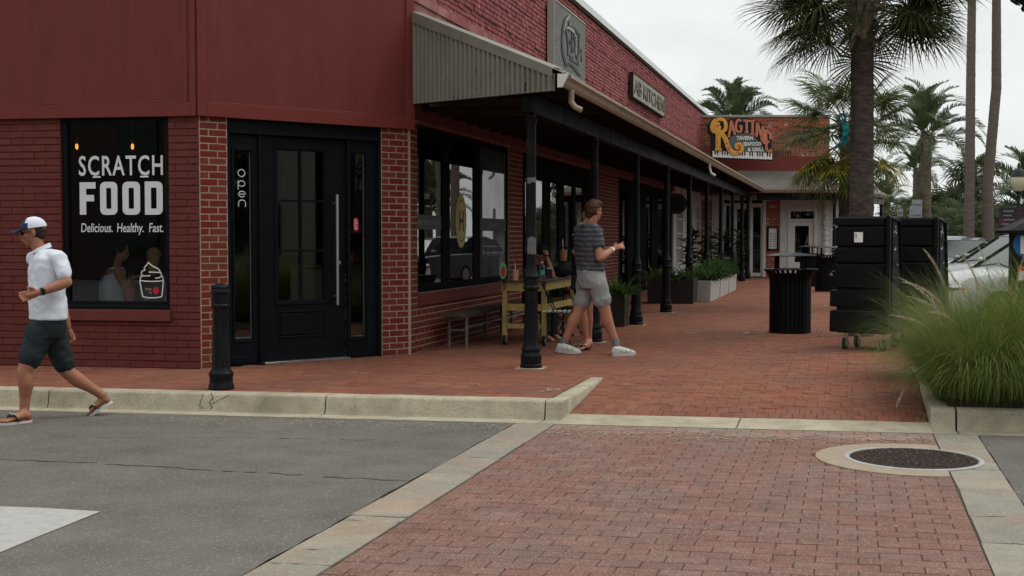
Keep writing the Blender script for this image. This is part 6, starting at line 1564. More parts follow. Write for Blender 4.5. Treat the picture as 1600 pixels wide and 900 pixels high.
def hand(mb, wr, d, up, side, curl=.5, s=1.0, spread=.12):
    """palm + four fingers + thumb. d: pointing, up: back of the hand, side: towards the thumb"""
    d = d.normalized(); side = (side - d * side.dot(d)).normalized(); up = d.cross(side); 
    for k in range(6): t = k / 5; mb.ball(wr + d * (.012 + .075 * t) * s, (.030 * s,) * 3 if False else (.026 * s, .026 * s, .020 * s), 10, 6)
    for j, (o_, ln) in enumerate(((.030, .070), (.010, .078), (-.011, .073), (-.031, .058))):
        b = wr + d * .085 * s + side * o_ * s; mb.tube([wr + d * .03 * s + side * o_ * .6 * s, b], [.014 * s, .0105 * s], 8)
        dd = (d + side * (o_ * spread * 20)).normalized(); P = [b]; a = 0
        for q, f_ in enumerate((.45, .32, .23)):
            a += curl * (.55 + .3 * q) + .08 * j * curl; P.append(P[-1] + (dd * math.cos(a) - up * math.sin(a)) * ln * f_ * s)
        mb.tube(P, [.0105 * s, .0098 * s, .009 * s, .0075 * s], 8)
        for p in P: mb.ball(p, .0095 * s, 8, 5)
    t0 = wr + d * .025 * s + side * .022 * s; t1 = t0 + (d * .6 + side * .75 - up * .2).normalized() * .038 * s; t2 = t1 + (d * .95 + side * .35 - up * .35 * curl).normalized() * .036 * s
    mb.tube([wr + d * .01 * s, t0, t1, t2], [.016 * s, .015 * s, .0125 * s, .009 * s], 8); mb.ball(t2, .009 * s, 8, 5); mb.ball(t1, .012 * s, 8, 5)
def rotm(f, tilt=0.0):
    """local x = right, y = forward, z = up"""
    f = f.normalized(); r = f.cross(V(0, 0, 1)).normalized(); u = r.cross(f)
    return Matrix(((r.x, f.x, u.x), (r.y, f.y, u.y), (r.z, f.z, u.z)))
def head(mb, c, f, s=1.0):
    """c = centre of the skull"""
    Rm = rotm(f); T = lambda x, y, z: c + Rm @ V(x, y, z) * s
    mb.ball(T(0, -.012, .025), (.074 * s, .092 * s, .088 * s), 18, 12, rot=Rm)
    mb.ball(T(0, .022, -.035), (.060 * s, .066 * s, .075 * s), 16, 10, rot=Rm)
    mb.ball(T(0, .050, -.085), (.036 * s, .034 * s, .028 * s), 12, 8, rot=Rm)      # chin
    mb.ball(T(0, .076, .014), (.050 * s, .018 * s, .012 * s), 12, 6, rot=Rm)       # brow
    mb.tube([T(0, .088, .008), T(0, .103, -.018), T(0, .108, -.034), T(0, .09, -.040)], [.010 * s, .012 * s, .015 * s, .012 * s], 8)   # nose
    mb.ball(T(0, .092, -.062), (.022 * s, .010 * s, .006 * s), 10, 6, rot=Rm); mb.ball(T(0, .090, -.072), (.020 * s, .010 * s, .007 * s), 10, 6, rot=Rm)
    for x in (-1, 1):
        mb.ball(T(.076 * x, -.008, -.012), (.009 * s, .020 * s, .032 * s), 10, 8, rot=Rm); mb.ball(T(.045 * x, .062, -.025), (.020 * s, .018 * s, .018 * s), 10, 6, rot=Rm)
    return T
def foot(mb, ankle, heel, toe, w=.045):
    """barefoot: heel and toe are ground points"""
    d = (toe - heel).normalized(); up = V(0, 0, 1); s = d.cross(up).normalized(); up = s.cross(d)
    L0 = (toe - heel).length; h = lambda t: heel + d * (L0 * t)
    mb.ball(h(.10) + up * .034, (.034, .034, .036), 12, 8)
    limb(mb, [ankle, h(.22) + up * .045, h(.5) + up * .036, h(.78) + up * .022], [.038, (.034, .038), (.042, .030), (.046, .019)], 12)
    for j, (o_, r, l_) in enumerate(((.03, .014, .0), (.012, .0105, .0), (-.004, .010, .008), (-.019, .009, .016), (-.032, .009, .028))):
        a = h(.76) + s * o_ + up * .014; b = h(1.0) - d * l_ + s * (o_ * 1.1) + up * r; mb.tube([a, b], [r * 1.1, r], 8); mb.ball(b, r, 8, 6)
def flipflop(par, heel, toe, label=None, band='strap', sole='sole', w=.05):
    d = (toe - heel).normalized(); s = d.cross(V(0, 0, 1)).normalized(); up = s.cross(d); L0 = (toe - heel).length + .03; mb = MB(); n = 22; ring_ = []
    for i in range(n):
        t = 6.2832 * i / n; x = .5 - .5 * math.cos(t); ww = w * (.72 + .36 * x) * math.sin(t); ring_.append((x, ww))
    f_ = lambda dz: (lambda x, y: heel - d * .015 + d * (x * L0) + s * y + up * dz)
    mb.prism(ring_, f_(-.002), f_(-.024)); o = mb.build('sandal', M[sole], par, label=label)
    mb = MB(); mb.prism([(x * .96 + .02, y * .93) for x, y in ring_], f_(.001), f_(-.003)); mb.build('insole', M['insole'] if sole == 'sole' else M['strap'], o)
    mb = MB(); tp = heel + d * (L0 * .74) + up * .028
    for sg_ in (-1, 1):
        a = heel + d * (L0 * .42) + s * (w * .92 * sg_) + up * .0; b = heel + d * (L0 * .55) + s * (w * .66 * sg_) + up * .058
        c_ = heel + d * (L0 * .66) + s * (w * .25 * sg_) + up * .052; mb.tube([a, b, c_, tp], [(.016, .004), (.017, .004), (.013, .004), (.006, .005)], 8)
    mb.tube([tp, tp - up * .03], .005, 6); mb.build('strap', M[band], o)
    mb = MB()
    for i in range(5): 
        for sg_ in (-1, 1):
            t = .46 + i * .032; c_ = heel + d * (L0 * t) + s * (w * (.9 - i * .11) * sg_) + up * (.045 + .007 * min(i, 3)); mb.ball(c_ + s * sg_ * .004, (.004, .004, .007), 6, 4)
    mb.build('strap_stripe', M['white_stripe'], o, kind='stuff')
    return o
def watch(par, wr, d, mt1='strap', mt2='black_paint', r=.031, disc=True, side=None):
    mb = MB(); d = d.normalized(); mb.tube([wr - d * .012, wr + d * .012], r, 14); o = mb.build('watch_strap', M[mt1], par)
    if disc: side = side or V(0, -1, 0); s_ = (side - d * side.dot(d)).normalized(); mb = MB(); mb.tube([wr + s_ * (r * .8), wr + s_ * (r * 1.25)], .019, 14); mb.build('watch_case', M[mt2], o)
def torso(mb, rows, cap=True, seg=22):
    """rows: (centre, half width along w, half depth along d, w direction)"""
    vs = []; n = len(rows)
    for c, a, b, w in rows:
        w = w.normalized(); d = V(-w.y, w.x, 0)
        for k in range(seg):
            t = 6.2832 * k / seg; ct, st_ = math.cos(t), math.sin(t); ex = .82
            vs.append(c + w * (a * abs(ct) ** ex * (1 if ct > 0 else -1)) + d * (b * abs(st_) ** ex * (1 if st_ > 0 else -1)))
    fs = [(i * seg + k, i * seg + (k + 1) % seg, (i + 1) * seg + (k + 1) % seg, (i + 1) * seg + k) for i in range(n - 1) for k in range(seg)] + [tuple(reversed(range(seg))), tuple(range((n - 1) * seg, n * seg))]
    mb.add(vs, fs)

# --- man crossing the road on the left
Y0 = 10.86
man = thing('person', tuple(G(60, 655, ZR)), 'walking man in white polo shirt, dark shorts, white and blue cap and flip flops', 'person')
J = lambda u, v, dy=0.0: AT(u, v, Y0 + dy)
f = V(-.93, -.36, 0).normalized(); hf = V(-.97, -.22, -.16).normalized(); wv = f.cross(V(0, 0, 1)).normalized()   # his right
wv_t = V(.60, -.80, 0)       # line through the shoulders, towards his left (near the camera)
neckb = J(66, 394); hc_ = J(52, 362, -.02)
shL, shR = J(92, 404, -.13), J(54, 404, .14); elL, wrL = J(105, 441, -.19), J(62, 457, -.30); elR, wrR = J(92, 452, .23), J(106, 512, .25)
hipL, hipR = J(62, 522, -.08), J(83, 522, .09); knL, anL = J(38, 582, -.16), J(38, 642, -.15); knR, anR = J(104, 580, .14), J(161, 618, .27)
heL, toL = G(48, 655.5, ZR + .022), G(2, 660.5, ZR + .022); heR, toR = J(172, 627, .28), J(138, 649, .26)
sk = MB(); T = head(sk, hc_, hf, 1.04); limb(sk, [neckb + V(0, 0, -.04), hc_ + V(.012, 0, -.06)], [.060, .055])
torso(sk, [(J(74, 498), .14, .10, wv_t), (J(72, 440), .15, .11, wv_t), (J(71, 408), .13, .09, wv_t), (J(68, 397), .07, .06, wv_t)])
arm(sk, shL, elL, wrL, (.050, .043, .030)); arm(sk, shR, elR, wrR, (.050, .043, .030))
hand(sk, wrL, J(24, 466, -.36) - wrL, V(0, 0, 1), V(-.15, -.1, 1), .34, 1.05); hand(sk, wrR, J(114, 536, .26) - wrR, V(0, -1, 0), V(-1, 0, 0), .6, 1.0)
leg(sk, hipL, knL, anL, (.095, .062, .040), V(1, 0, 0)); leg(sk, hipR, knR, anR, (.095, .062, .040), V(.4, 0, -.9))
foot(sk, anL, heL, toL); foot(sk, anR, heR, toR)
fuse('body', sk, M['skin_tan'], man, voxel=.0075, smooth=4)
ey = MB(); Rm = rotm(hf)
ey.ball(T(.030, .082, -.001), (.026, .012, .017), 12, 8, rot=Rm); ey.ball(T(-.030, .082, -.001), (.026, .012, .017), 12, 8, rot=Rm); ey.tube([T(-.03, .092, .004), T(.03, .092, .004)], .004, 6)
for x in (-1, 1): ey.tube([T(.052 * x, .075, .003), T(.078 * x, .04, .002), T(.079 * x, -.01, 0)], .004, 6)
ey.build('sunglasses', M['rubber'], man, smooth=True)
hr = MB(); hr.ball(T(0, -.022, .008), (.080, .084, .075), 16, 10, rot=Rm); hr.ball(T(0, -.052, -.03), (.062, .048, .045), 14, 8, rot=Rm); fuse('hair', hr, M['hair_dark'], man, voxel=.008, smooth=3, noise_amp=.003, noise_scale=60)
cp_ = MB(); 
def dome(cx, cy, cz, rx, ry, rz, half=None):
    vs = []; n, m_ = 20, 6
    for j in range(m_ + 1):
        ph = R(90 * j / m_)
        for k in range(n): t = 6.2832 * k / n; vs.append(T(cx + rx * math.cos(t) * math.cos(ph), cy + ry * math.sin(t) * math.cos(ph), cz + rz * math.sin(ph)))
    fs = [(j * n + k, j * n + (k + 1) % n, (j + 1) * n + (k + 1) % n, (j + 1) * n + k) for j in range(m_) for k in range(n)]
    return vs, fs
mb = MB(); mb2 = MB()
vs, fs = dome(0, -.008, .030, .087, .105, .092)
front = [f_ for f_ in fs if sum((Rm.transposed() @ (vs[i] - hc_)).y for i in f_) / 4 > .030 * 1.04]; back = [f_ for f_ in fs if f_ not in front]
mb.add(vs, back); mb.add(vs, [tuple(range(19, -1, -1))]); capo = mb.build('cap', M['cap_white'], man, smooth=True); mb2.add(vs, front); mb2.build('cap_front', M['cap_blue'], capo, smooth=True)
mb = MB(); n = 12; top, bot = [], []
for i in range(n + 1):
    t = -1.15 + 2.3 * i / n; top.append(T(.082 * math.sin(t), .045 + .045 * math.cos(t), .036)); bot.append(T(.078 * math.sin(t), .098 + .080 * math.cos(t), .020 + .006 * math.cos(t * 2)))
vv = top + bot + [p + V(0, 0, -.006) for p in top + bot]; m_ = n + 1
mb.add(vv, [(i, i + 1, m_ + i + 1, m_ + i) for i in range(n)] + [(2 * m_ + i, 3 * m_ + i, 3 * m_ + i + 1, 2 * m_ + i + 1) for i in range(n)] + [(m_ + i, m_ + i + 1, 3 * m_ + i + 1, 3 * m_ + i) for i in range(n)]); mb.build('cap_brim', M['cap_blue'], capo, smooth=True)
st = MB(); wv2 = wv_t
torso(st, [(J(76, 499), .205, .145, wv2), (J(75, 478), .200, .145, wv2), (J(73, 445), .188, .140, wv2), (J(72, 420), .188, .135, wv2), (J(72, 404), .182, .118, wv2), (J(70, 396), .120, .090, wv2), (J(67, 390), .078, .072, wv2)])
limb(st, [shL.lerp(J(70, 402), .35), shL, shL.lerp(elL, .30), shL.lerp(elL, .68)], [.075, .073, .066, .068]); limb(st, [shR.lerp(J(70, 402), .35), shR, shR.lerp(elR, .35), shR.lerp(elR, .7)], [.072, .070, .064, .066])
shirt = fuse('polo_shirt', st, M['shirt_white'], man, voxel=.010, smooth=5, noise_amp=.010, noise_scale=7, folds=.9)
cl = MB(); cc_ = J(65, 391); dd = (hc_ - neckb).normalized()
for k in range(16):
    t = R(20 + 320 * k / 15); t2 = R(20 + 320 * (k + 1) / 15)
    if k == 15: break
    P = lambda t_, r, h: cc_ + V(-.93, -.36, 0) * (math.cos(t_) * r) + V(.36, -.93, 0) * (math.sin(t_) * r) + V(0, 0, h - .03 * math.cos(t_))
    cl.hexa([P(t, .074, .0), P(t2, .074, .0), P(t2, .084, .0), P(t, .084, .0), P(t, .064, .035), P(t2, .064, .035), P(t2, .070, .035), P(t, .070, .035)])
cl.build('collar', M['shirt_white'], shirt)
sh_ = MB(); torso(sh_, [(J(73, 528), .175, .135, wv2), (J(74, 512), .185, .14, wv2), (J(75, 492), .180, .135, wv2)])
limb(sh_, [hipL + V(0, 0, .02), hipL.lerp(knL, .33), hipL.lerp(knL, .63)], [.118, .106, .100]); limb(sh_, [hipR + V(0, 0, .02), hipR.lerp(knR, .4), hipR.lerp(knR, .80)], [.118, .104, .092])
fuse('shorts', sh_, M['shorts_dark'], man, voxel=.011, smooth=5, noise_amp=.012, noise_scale=9, folds=.9)
flipflop(man, heL, toL); flipflop(man, heR, toR)
watch(man, wrL.lerp(elL, .10), wrL - elL, r=.034)

# --- man in grey walking to the right, seen from behind
Y0 = 15.42
m2 = thing('person', tuple(G(930, 553, 0)), 'man in striped dark grey shirt, light grey shorts and white trainers walking past the column', 'person')
f = V(.86, .50, 0).normalized(); hf = V(.82, .56, -.10).normalized(); wv2 = V(.50, -.86, 0)     # towards his right, near the camera
neckb = J(922, 353); hc_ = J(928, 329, -.01)
shR, shL = J(933, 362, -.14), J(906, 361, .16); elR, wrR = J(937, 403, -.22), J(958, 389, -.02); elL, wrL = J(918, 402, .30), J(955, 388, .17)
hipR, hipL = J(933, 443, -.08), J(920, 443, .08); knR, anR = J(946, 487, -.08), J(963, 537, -.06); knL, anL = J(903, 489, .06), J(882, 534, .10)
sk = MB(); T = head(sk, hc_, hf, 1.05); limb(sk, [neckb + V(0, 0, -.04), hc_ + V(-.01, -.01, -.06)], [.068, .062])
torso(sk, [(J(923, 425), .14, .11, wv2), (J(920, 380), .16, .11, wv2), (J(921, 362), .13, .09, wv2), (J(922, 352), .07, .06, wv2)])
arm(sk, shR, elR, wrR, (.056, .050, .032)); arm(sk, shL, elL, wrL, (.056, .050, .032))
hand(sk, wrR, J(973, 383, .02) - wrR, V(0, 0, 1), V(0, .6, .6), .35, 1.05); hand(sk, wrL, J(971, 384, .15) - wrL, V(0, 0, 1), V(0, -.6, .6), .30, 1.05)
leg(sk, hipR, knR, anR, (.108, .069, .043), V(-1, 0, 0)); leg(sk, hipL, knL, anL, (.108, .069, .043), V(-.9, 0, -.2))
fuse('body', sk, M['skin'], m2, voxel=.0085, smooth=4)
Rm = rotm(hf); hr = MB()
hr.ball(T(0, -.025, .035), (.088, .100, .088), 16, 10, rot=Rm); hr.ball(T(0, -.060, -.02), (.078, .060, .065), 14, 8, rot=Rm); hr.ball(T(0, .045, .082), (.062, .060, .040), 12, 8, rot=Rm); hr.ball(T(0, .0, .085), (.075, .085, .050), 12, 8, rot=Rm); hr.ball(T(.05, -.03, -.01), (.036, .055, .055), 12, 8, rot=Rm); hr.ball(T(-.05, -.03, -.01), (.036, .055, .055), 12, 8, rot=Rm); hr.ball(T(0, -.072, -.065), (.055, .035, .035), 12, 8, rot=Rm)
fuse('hair', hr, M['hair_brown'], m2, voxel=.009, smooth=3, noise_amp=.008, noise_scale=38)
ey = MB()
for x in (-1, 1): ey.ball(T(.030 * x, .084, 0), (.014, .008, .009), 8, 6, rot=Rm); ey.tube([T(.074 * x, .03, .006), T(.088 * x, -.02, .004)], .005, 6)
ey.tube([T(-.05, .096, .012), T(.05, .096, .012)], .007, 6); ey.build('sunglasses', M['rubber'], m2)
st = MB(); torso(st, [(J(922, 424), .185, .150, wv2), (J(921, 408), .182, .148, wv2), (J(919, 388), .196, .146, wv2), (J(918, 372), .212, .140, wv2), (J(919, 361), .208, .120, wv2), (J(921, 355), .140, .095, wv2), (J(922, 350), .082, .08, wv2)])
limb(st, [shR.lerp(J(920, 362), .4), shR, shR.lerp(elR, .25), shR.lerp(elR, .52)], [.085, .082, .074, .074]); limb(st, [shL.lerp(J(920, 362), .4), shL, shL.lerp(elL, .3), shL.lerp(elL, .52)], [.085, .082, .074, .072])
fuse('t_shirt', st, M['knit'], m2, voxel=.011, smooth=5, noise_amp=.014, noise_scale=6, folds=.9)
sh_ = MB(); torso(sh_, [(J(925, 450), .175, .155, wv2), (J(924, 438), .190, .165, wv2), (J(922, 420), .172, .150, wv2)])
limb(sh_, [hipL + V(-.03, 0, .02), hipL.lerp(knL, .3), hipL.lerp(knL, .62)], [.125, .118, .108]); limb(sh_, [hipR, hipR.lerp(knR, .3), hipR.lerp(knR, .58)], [.126, .116, .114])
fuse('shorts', sh_, M['shorts_grey'], m2, voxel=.011, smooth=4, noise_amp=.010, noise_scale=9, folds=.9)
def trainer(par, ankle, heel, toe):
    d = (toe - heel).normalized(); s = d.cross(V(0, 0, 1)).normalized(); up = s.cross(d); L0 = (toe - heel).length; mb = MB(); h = lambda t: heel + d * (L0 * t)
    limb(mb, [h(.10) + up * .055, h(.3) + up * .062, h(.55) + up * .052, h(.80) + up * .038, h(.93) + up * .030], [(.036, .05), (.042, .055), (.048, .044), (.050, .032), (.038, .024)], 14)
    mb.ball(h(.16) + up * .085, (.042, .042, .03), 12, 8); o = fuse('trainer', mb, M['shoe'], par, voxel=.009, smooth=2)
    mb = MB(); ring_ = []; n = 22
    for i in range(n): t = 6.2832 * i / n; x = .5 - .5 * math.cos(t); ring_.append((x, (.050 + .012 * x) * abs(math.sin(t)) ** .75 * (1 if math.sin(t) > 0 else -1)))
    mb.prism(ring_, lambda x, y: heel + d * (x * L0 * 1.04 - .008) + s * y + up * .030, lambda x, y: heel + d * (x * L0 - 0.0) + s * y * .94 + up * (.000 + .02 * max(0, x - .8) * 5 * .4)); mb.build('sole', M['sole'], o, smooth=True)
    mb = MB()
    for q in (-1, 1):
        for i in range(4): t = .38 + .1 * i; a = h(t) + s * (.047 * q) + up * .035; b = h(t + .05 * (1 if i % 2 else -1)) + s * (.042 * q) + up * .070; mb.bar(a + s * q * .001, b + s * q * .001, .005, .004)
    mb.build('side_stripe', M['shoe_green'], o); mb = MB(); mb.tube([ankle - (ankle - (h(.2) + up * .08)) * .9, ankle + V(0, 0, .035)], [.042, .046], 12); mb.build('sock', M['sock'], par)
trainer(m2, anR, G(956, 556.5, 0), G(993, 555, 0)); trainer(m2, anL, G(869, 550, .012), G(908, 554, 0))
watch(m2, wrR.lerp(elR, .14), wrR - elR, 'paper', 'paper', r=.036, disc=True)
mb = MB(); c_ = J(968, 384, .09); mb.box(-.07, .05, -.035, .035, -.004, .004, M=Matrix.Translation(c_) @ Matrix.Rotation(.3, 4, 'Z') @ Matrix.Rotation(-.25, 4, 'Y'))
ph = thing('phone', tuple(c_), 'small dark phone held in the hands of the man in grey', 'phone'); mb.build('phone_body', M['black_paint'], ph, bevel=.002)

# --- woman standing behind him
Y0 = 16.25
m3 = thing('person', tuple(G(914, 546, 0)), 'person with light hair and flip flops mostly hidden behind the man in grey', 'person')
wv2 = V(.95, -.3, 0); hc_ = J(919, 341); hf = V(-.3, .95, -.1).normalized(); neckb = J(914, 360)
sk = MB(); T = head(sk, hc_, hf, .92); limb(sk, [neckb + V(0, 0, -.04), hc_ + V(0, 0, -.05)], [.05, .048])
torso(sk, [(J(912, 425), .14, .1, wv2), (J(911, 395), .13, .1, wv2), (J(911, 367), .15, .09, wv2), (J(911, 360), .06, .06, wv2)])
arm(sk, J(901, 368), J(897, 392, -.02), J(904, 402, -.22), (.04, .033, .022)); arm(sk, J(922, 368), J(925, 395), J(922, 418), (.04, .033, .022)); hand(sk, J(904, 402, -.22), V(.4, -.6, .5), V(0, 0, 1), V(0, -1, .3), .5, .85); hand(sk, J(922, 418), V(0, 0, -1), V(1, 0, 0), V(0, 1, 0), .5, .85)
leg(sk, J(907, 435, .02), J(911, 490, 0), J(917, 535, .0), (.085, .052, .033), V(0, .6, 0)); leg(sk, J(918, 435, .05), J(920, 488, .1), J(921, 533, .16), (.085, .052, .033), V(0, .6, 0))
foot(sk, J(917, 535, 0), G(921, 545, .012), G(904, 547, .012)); foot(sk, J(921, 533, .16), G(924, 541.5, .012), G(910, 543, .012))
fuse('body', sk, M['skin'], m3, voxel=.009, smooth=4)
hr = MB(); Rm = rotm(hf); hr.ball(T(0, -.02, .03), (.085, .095, .085), 14, 10, rot=Rm); limb(hr, [T(0, -.07, .02), T(-.03, -.10, -.06), J(900, 357, -.1)], [.06, .045, .028]); fuse('hair', hr, M['hair_blonde'], m3, voxel=.01, smooth=3, noise_amp=.006, noise_scale=30)
st = MB(); torso(st, [(J(912, 430), .15, .125, wv2), (J(911, 400), .15, .12, wv2), (J(911, 370), .165, .10, wv2), (J(911, 364), .10, .08, wv2)]); fuse('top', st, M['cloth_black'], m3, voxel=.014, smooth=4)
st = MB(); torso(st, [(J(912, 452), .17, .14, wv2), (J(912, 428), .155, .13, wv2)]); limb(st, [J(907, 440, .02), J(909, 462, .02)], [.105, .1]); limb(st, [J(918, 440, .05), J(919, 462, .08)], [.105, .1]); fuse('shorts', st, M['shorts_dark'], m3, voxel=.014, smooth=4)
flipflop(m3, G(921, 545, .012), G(904, 547, .012), sole='strap', w=.04); flipflop(m3, G(924, 541.5, .012), G(910, 543, .012), sole='strap', w=.04)

# --- seated person in a dark cap behind the table
Y0 = 17.5
m4 = thing('person', tuple(W3(2.6, .45, 0)), 'seated person in black cap and dark shirt leaning on the yellow table', 'person')
wv2 = V(.75, .66, 0); hc_ = J(846, 396); hf = V(.55, -.80, -.35).normalized()
sk = MB(); T = head(sk, hc_, hf, .98); limb(sk, [J(841, 414, .05), hc_ + V(-.02, .02, -.05)], [.055, .05]); torso(sk, [(J(836, 478, .12), .15, .12, wv2), (J(838, 440, .08), .16, .11, wv2), (J(839, 418, .05), .15, .09, wv2)])
arm(sk, J(848, 424, -.02), J(864, 431, -.12), J(855, 403, -.10), (.045, .036, .025)); hand(sk, J(855, 403, -.10), V(-.25, 0, 1), V(0, -1, 0), V(-.8, -.4, .1), .6, .9)
arm(sk, J(830, 424, .12), J(836, 438, -.25), J(856, 433, -.30), (.045, .036, .025)); hand(sk, J(856, 433, -.30), V(1, -.1, 0), V(0, 0, 1), V(0, 1, 0), .3, .9)
leg(sk, J(834, 480, .08), J(852, 478, -.3), J(852, 530, -.3), (.085, .055, .036)); leg(sk, J(842, 480, .18), J(864, 480, -.1), J(864, 528, -.1), (.085, .055, .036))
foot(sk, J(852, 530, -.3), V(J(852, 530, -.3).x, J(852, 530, -.3).y, .01), V(J(866, 530, -.4).x, J(866, 530, -.45).y, .01)); foot(sk, J(864, 528, -.1), V(J(864, 528, -.1).x, J(864, 528, -.1).y, .01), V(J(878, 530, -.2).x, J(878, 530, -.25).y, .01))
fuse('body', sk, M['skin_tan'], m4, voxel=.011, smooth=4)
Rm = rotm(hf); mb = MB(); mb.ball(T(0, -.012, .045), (.092, .108, .085), 16, 10, rot=Rm); mb.tube([T(0, .07, .035), T(0, .16, .020)], [(.07, .012), (.055, .006)], 10); fuse('cap', mb, M['cloth_black'], m4, voxel=.01, smooth=2)
st = MB(); torso(st, [(J(836, 484, .12), .19, .16, wv2), (J(838, 440, .08), .20, .15, wv2), (J(839, 420, .05), .19, .12, wv2), (J(841, 413, .04), .09, .08, wv2)]); limb(st, [J(848, 424, -.02), J(856, 428, -.07)], [.07, .062]); limb(st, [J(830, 424, .12), J(833, 432, -.08)], [.07, .062]); fuse('dark_shirt', st, M['cloth_black'], m4, voxel=.013, smooth=4)
st = MB(); limb(st, [J(834, 480, .08), J(852, 478, -.3), J(852, 522, -.3)], [.1, .08, .07]); limb(st, [J(842, 480, .18), J(864, 480, -.1), J(864, 522, -.1)], [.1, .08, .07]); fuse('trousers', st, M['shorts_dark'], m4, voxel=.014, smooth=4)

# --- two customers inside, behind the left window
Y0 = 15.0
m5 = thing('person', tuple(V(J(180, 460).x, Y0, 0)), 'person in a white vest seated inside behind the lettered window', 'person')
wv2 = V(.55, .8, 0); sk = MB(); hc_ = J(190, 392, .1); T = head(sk, hc_, V(.9, -.2, -.2).normalized(), .95); limb(sk, [J(182, 415), hc_ + V(-.02, 0, -.05)], [.05, .048]); torso(sk, [(J(176, 475), .14, .11, wv2), (J(178, 440), .15, .11, wv2), (J(181, 420), .13, .08, wv2)])
arm(sk, J(184, 424, -.14), J(196, 448, -.2), J(208, 434, -.1), (.055, .045, .028)); hand(sk, J(208, 434, -.1), V(1, 0, .3), V(0, 0, 1), V(0, 1, .3), .5, .9); arm(sk, J(178, 424, .14), J(200, 450, .15), J(214, 440, .05), (.05, .04, .028)); leg(sk, J(172, 480, 0), J(205, 480, -.1), J(205, 545, -.1), (.09, .055, .036)); fuse('body', sk, M['skin'], m5, voxel=.011, smooth=4)
st = MB(); torso(st, [(J(176, 478), .165, .135, wv2), (J(177, 440), .168, .13, wv2), (J(180, 424), .12, .095, wv2), (J(182, 417), .085, .075, wv2)]); fuse('white_vest', st, M['cap_white'], m5, voxel=.012, smooth=4)
st = MB(); limb(st, [J(172, 484, 0), J(205, 482, -.1), J(205, 540, -.1)], [.12, .085, .07]); fuse('trousers', st, M['cloth_black'], m5, voxel=.014, smooth=3); hr = MB(); hr.ball(T(0, -.02, .035), (.085, .1, .085), 12, 8); fuse('hair', hr, M['hair_dark'], m5, voxel=.011)
mb = MB(); mb.tube([J(158, 440, -.14), J(166, 420, -.12), J(178, 414, -.03)], [(.012, .006)] * 3, 6); mb.build('bag_strap', M['cloth_black'], m5)
m6 = thing('person', tuple(V(J(245, 460).x, Y0 + .2, 0)), 'blonde person with back turned inside behind the ice cream outline', 'person')
wv2 = V(1, 0, 0); hc_ = J(240, 402, .25); sk = MB(); T = head(sk, hc_, V(-.3, .95, 0), .95); limb(sk, [J(243, 425, .25), hc_ + V(0, 0, -.05)], [.05, .045]); torso(sk, [(J(246, 480, .25), .15, .11, wv2), (J(246, 432, .25), .17, .1, wv2)]); arm(sk, J(228, 432, .25), J(222, 460, .2), J(235, 478, .1)); arm(sk, J(262, 432, .25), J(266, 460, .2), J(256, 478, .1)); fuse('body', sk, M['skin'], m6, voxel=.012)
hr = MB(); hr.ball(T(0, -.01, .03), (.09, .1, .09), 12, 8); limb(hr, [T(0, -.06, 0), J(238, 425, .15)], [.07, .06]); fuse('hair', hr, M['hair_blonde'], m6, voxel=.011, noise_amp=.008, noise_scale=25); st = MB(); torso(st, [(J(246, 485, .25), .19, .14, wv2), (J(246, 450, .25), .2, .13, wv2), (J(245, 428, .25), .17, .11, wv2), (J(243, 420, .25), .08, .07, wv2)]); fuse('dark_top', st, M['planter_dark'], m6, voxel=.013)
# shop interior: table, pink cup, lamps, counter
c = J(214, 476, -.1); it = thing('cafe_table', (c.x, c.y, 0), 'small dark cafe table just inside the lettered window', 'table'); mb = MB(); zt_ = J(214, 471, -.1).z
mb.lathe([(.32, zt_ - .03), (.33, zt_ - .01), (.32, zt_)], V(c.x + .05, c.y, 0), 24); mb.build('top', M['bench_wood'], it); mb = MB(); mb.lathe([(.2, 0), (.2, .02), (.03, .04), (.03, zt_ - .03)], V(c.x + .05, c.y, 0), 14); mb.build('pedestal', M['black_metal'], it)
c = J(202, 470, -.22); o = thing('pink_cup', (c.x, c.y, zt_), 'pink ribbed cup with straws behind the lettered window', 'cup'); mb = MB(); mb.lathe([(.05, zt_), (.06, zt_ + .05), (.058, zt_ + .052), (.066, zt_ + .10), (.064, zt_ + .102), (.072, zt_ + .155)], V(c.x, c.y, 0), 18); mb.build('cup_body', M['pink'], o); mb = MB()
for a_ in (-.05, .0, .04): mb.tube([V(c.x + a_ * .3, c.y, zt_ + .12), V(c.x + a_, c.y, zt_ + .33)], .004, 5)
mb.build('straw', M['hair_blonde'], o)
for u, v, dy in ((120, 229, 1.0), (207, 229, 1.0)):
    c = AT(u, v, Y0 + dy); o = thing('pendant_lamp', tuple(c), 'glowing bare bulb hanging %s behind the window lettering' % ('on the left' if u < 150 else 'on the right'), 'lamp'); mb = MB(); mb.ball(c, (.020, .020, .038), 10, 8); mb.build('bulb', M['bulb'], o, smooth=True)
    mb = MB(); mb.lathe([(.035, .055), (.03, .09), (.01, .1)], c, 12); mb.tube([c + V(0, 0, .1), V(c.x, c.y, 2.95)], .004, 5); mb.build('socket', M['gutter_tan'], o)
q = W3(2.6, -1.6, 0); o = thing('shop_counter', tuple(q), 'pale boarded shop counter with wooden top inside the arcade window', 'counter')
mb = MB(); mb.box(1.4, 7.0, -2.2, -1.7, 0, .98, W3); mb.build('counter_body', M['interior_light'], o)
for i in range(5): mb = MB(); mb.box(1.4, 7.0, -1.699, -1.68, .05 + i * .19, .225 + i * .19, W3); mb.build('counter_board', M['interior_light'], o)
mb = MB(); mb.box(1.35, 7.05, -2.25, -1.62, .985, 1.03, W3); mb.box(2.6, 5.2, -2.0, -1.9, 1.03, 1.22, W3); mb.build('counter_top', M['wood_counter'], o)
q = W3(1.0, -.5, 0); o = thing('easel_board', tuple(q), 'pale chalk menu board standing inside the first arcade window', 'menu board'); mb = MB(); a_ = W3.S(656, -.4); b_ = W3.S(682, -.4)
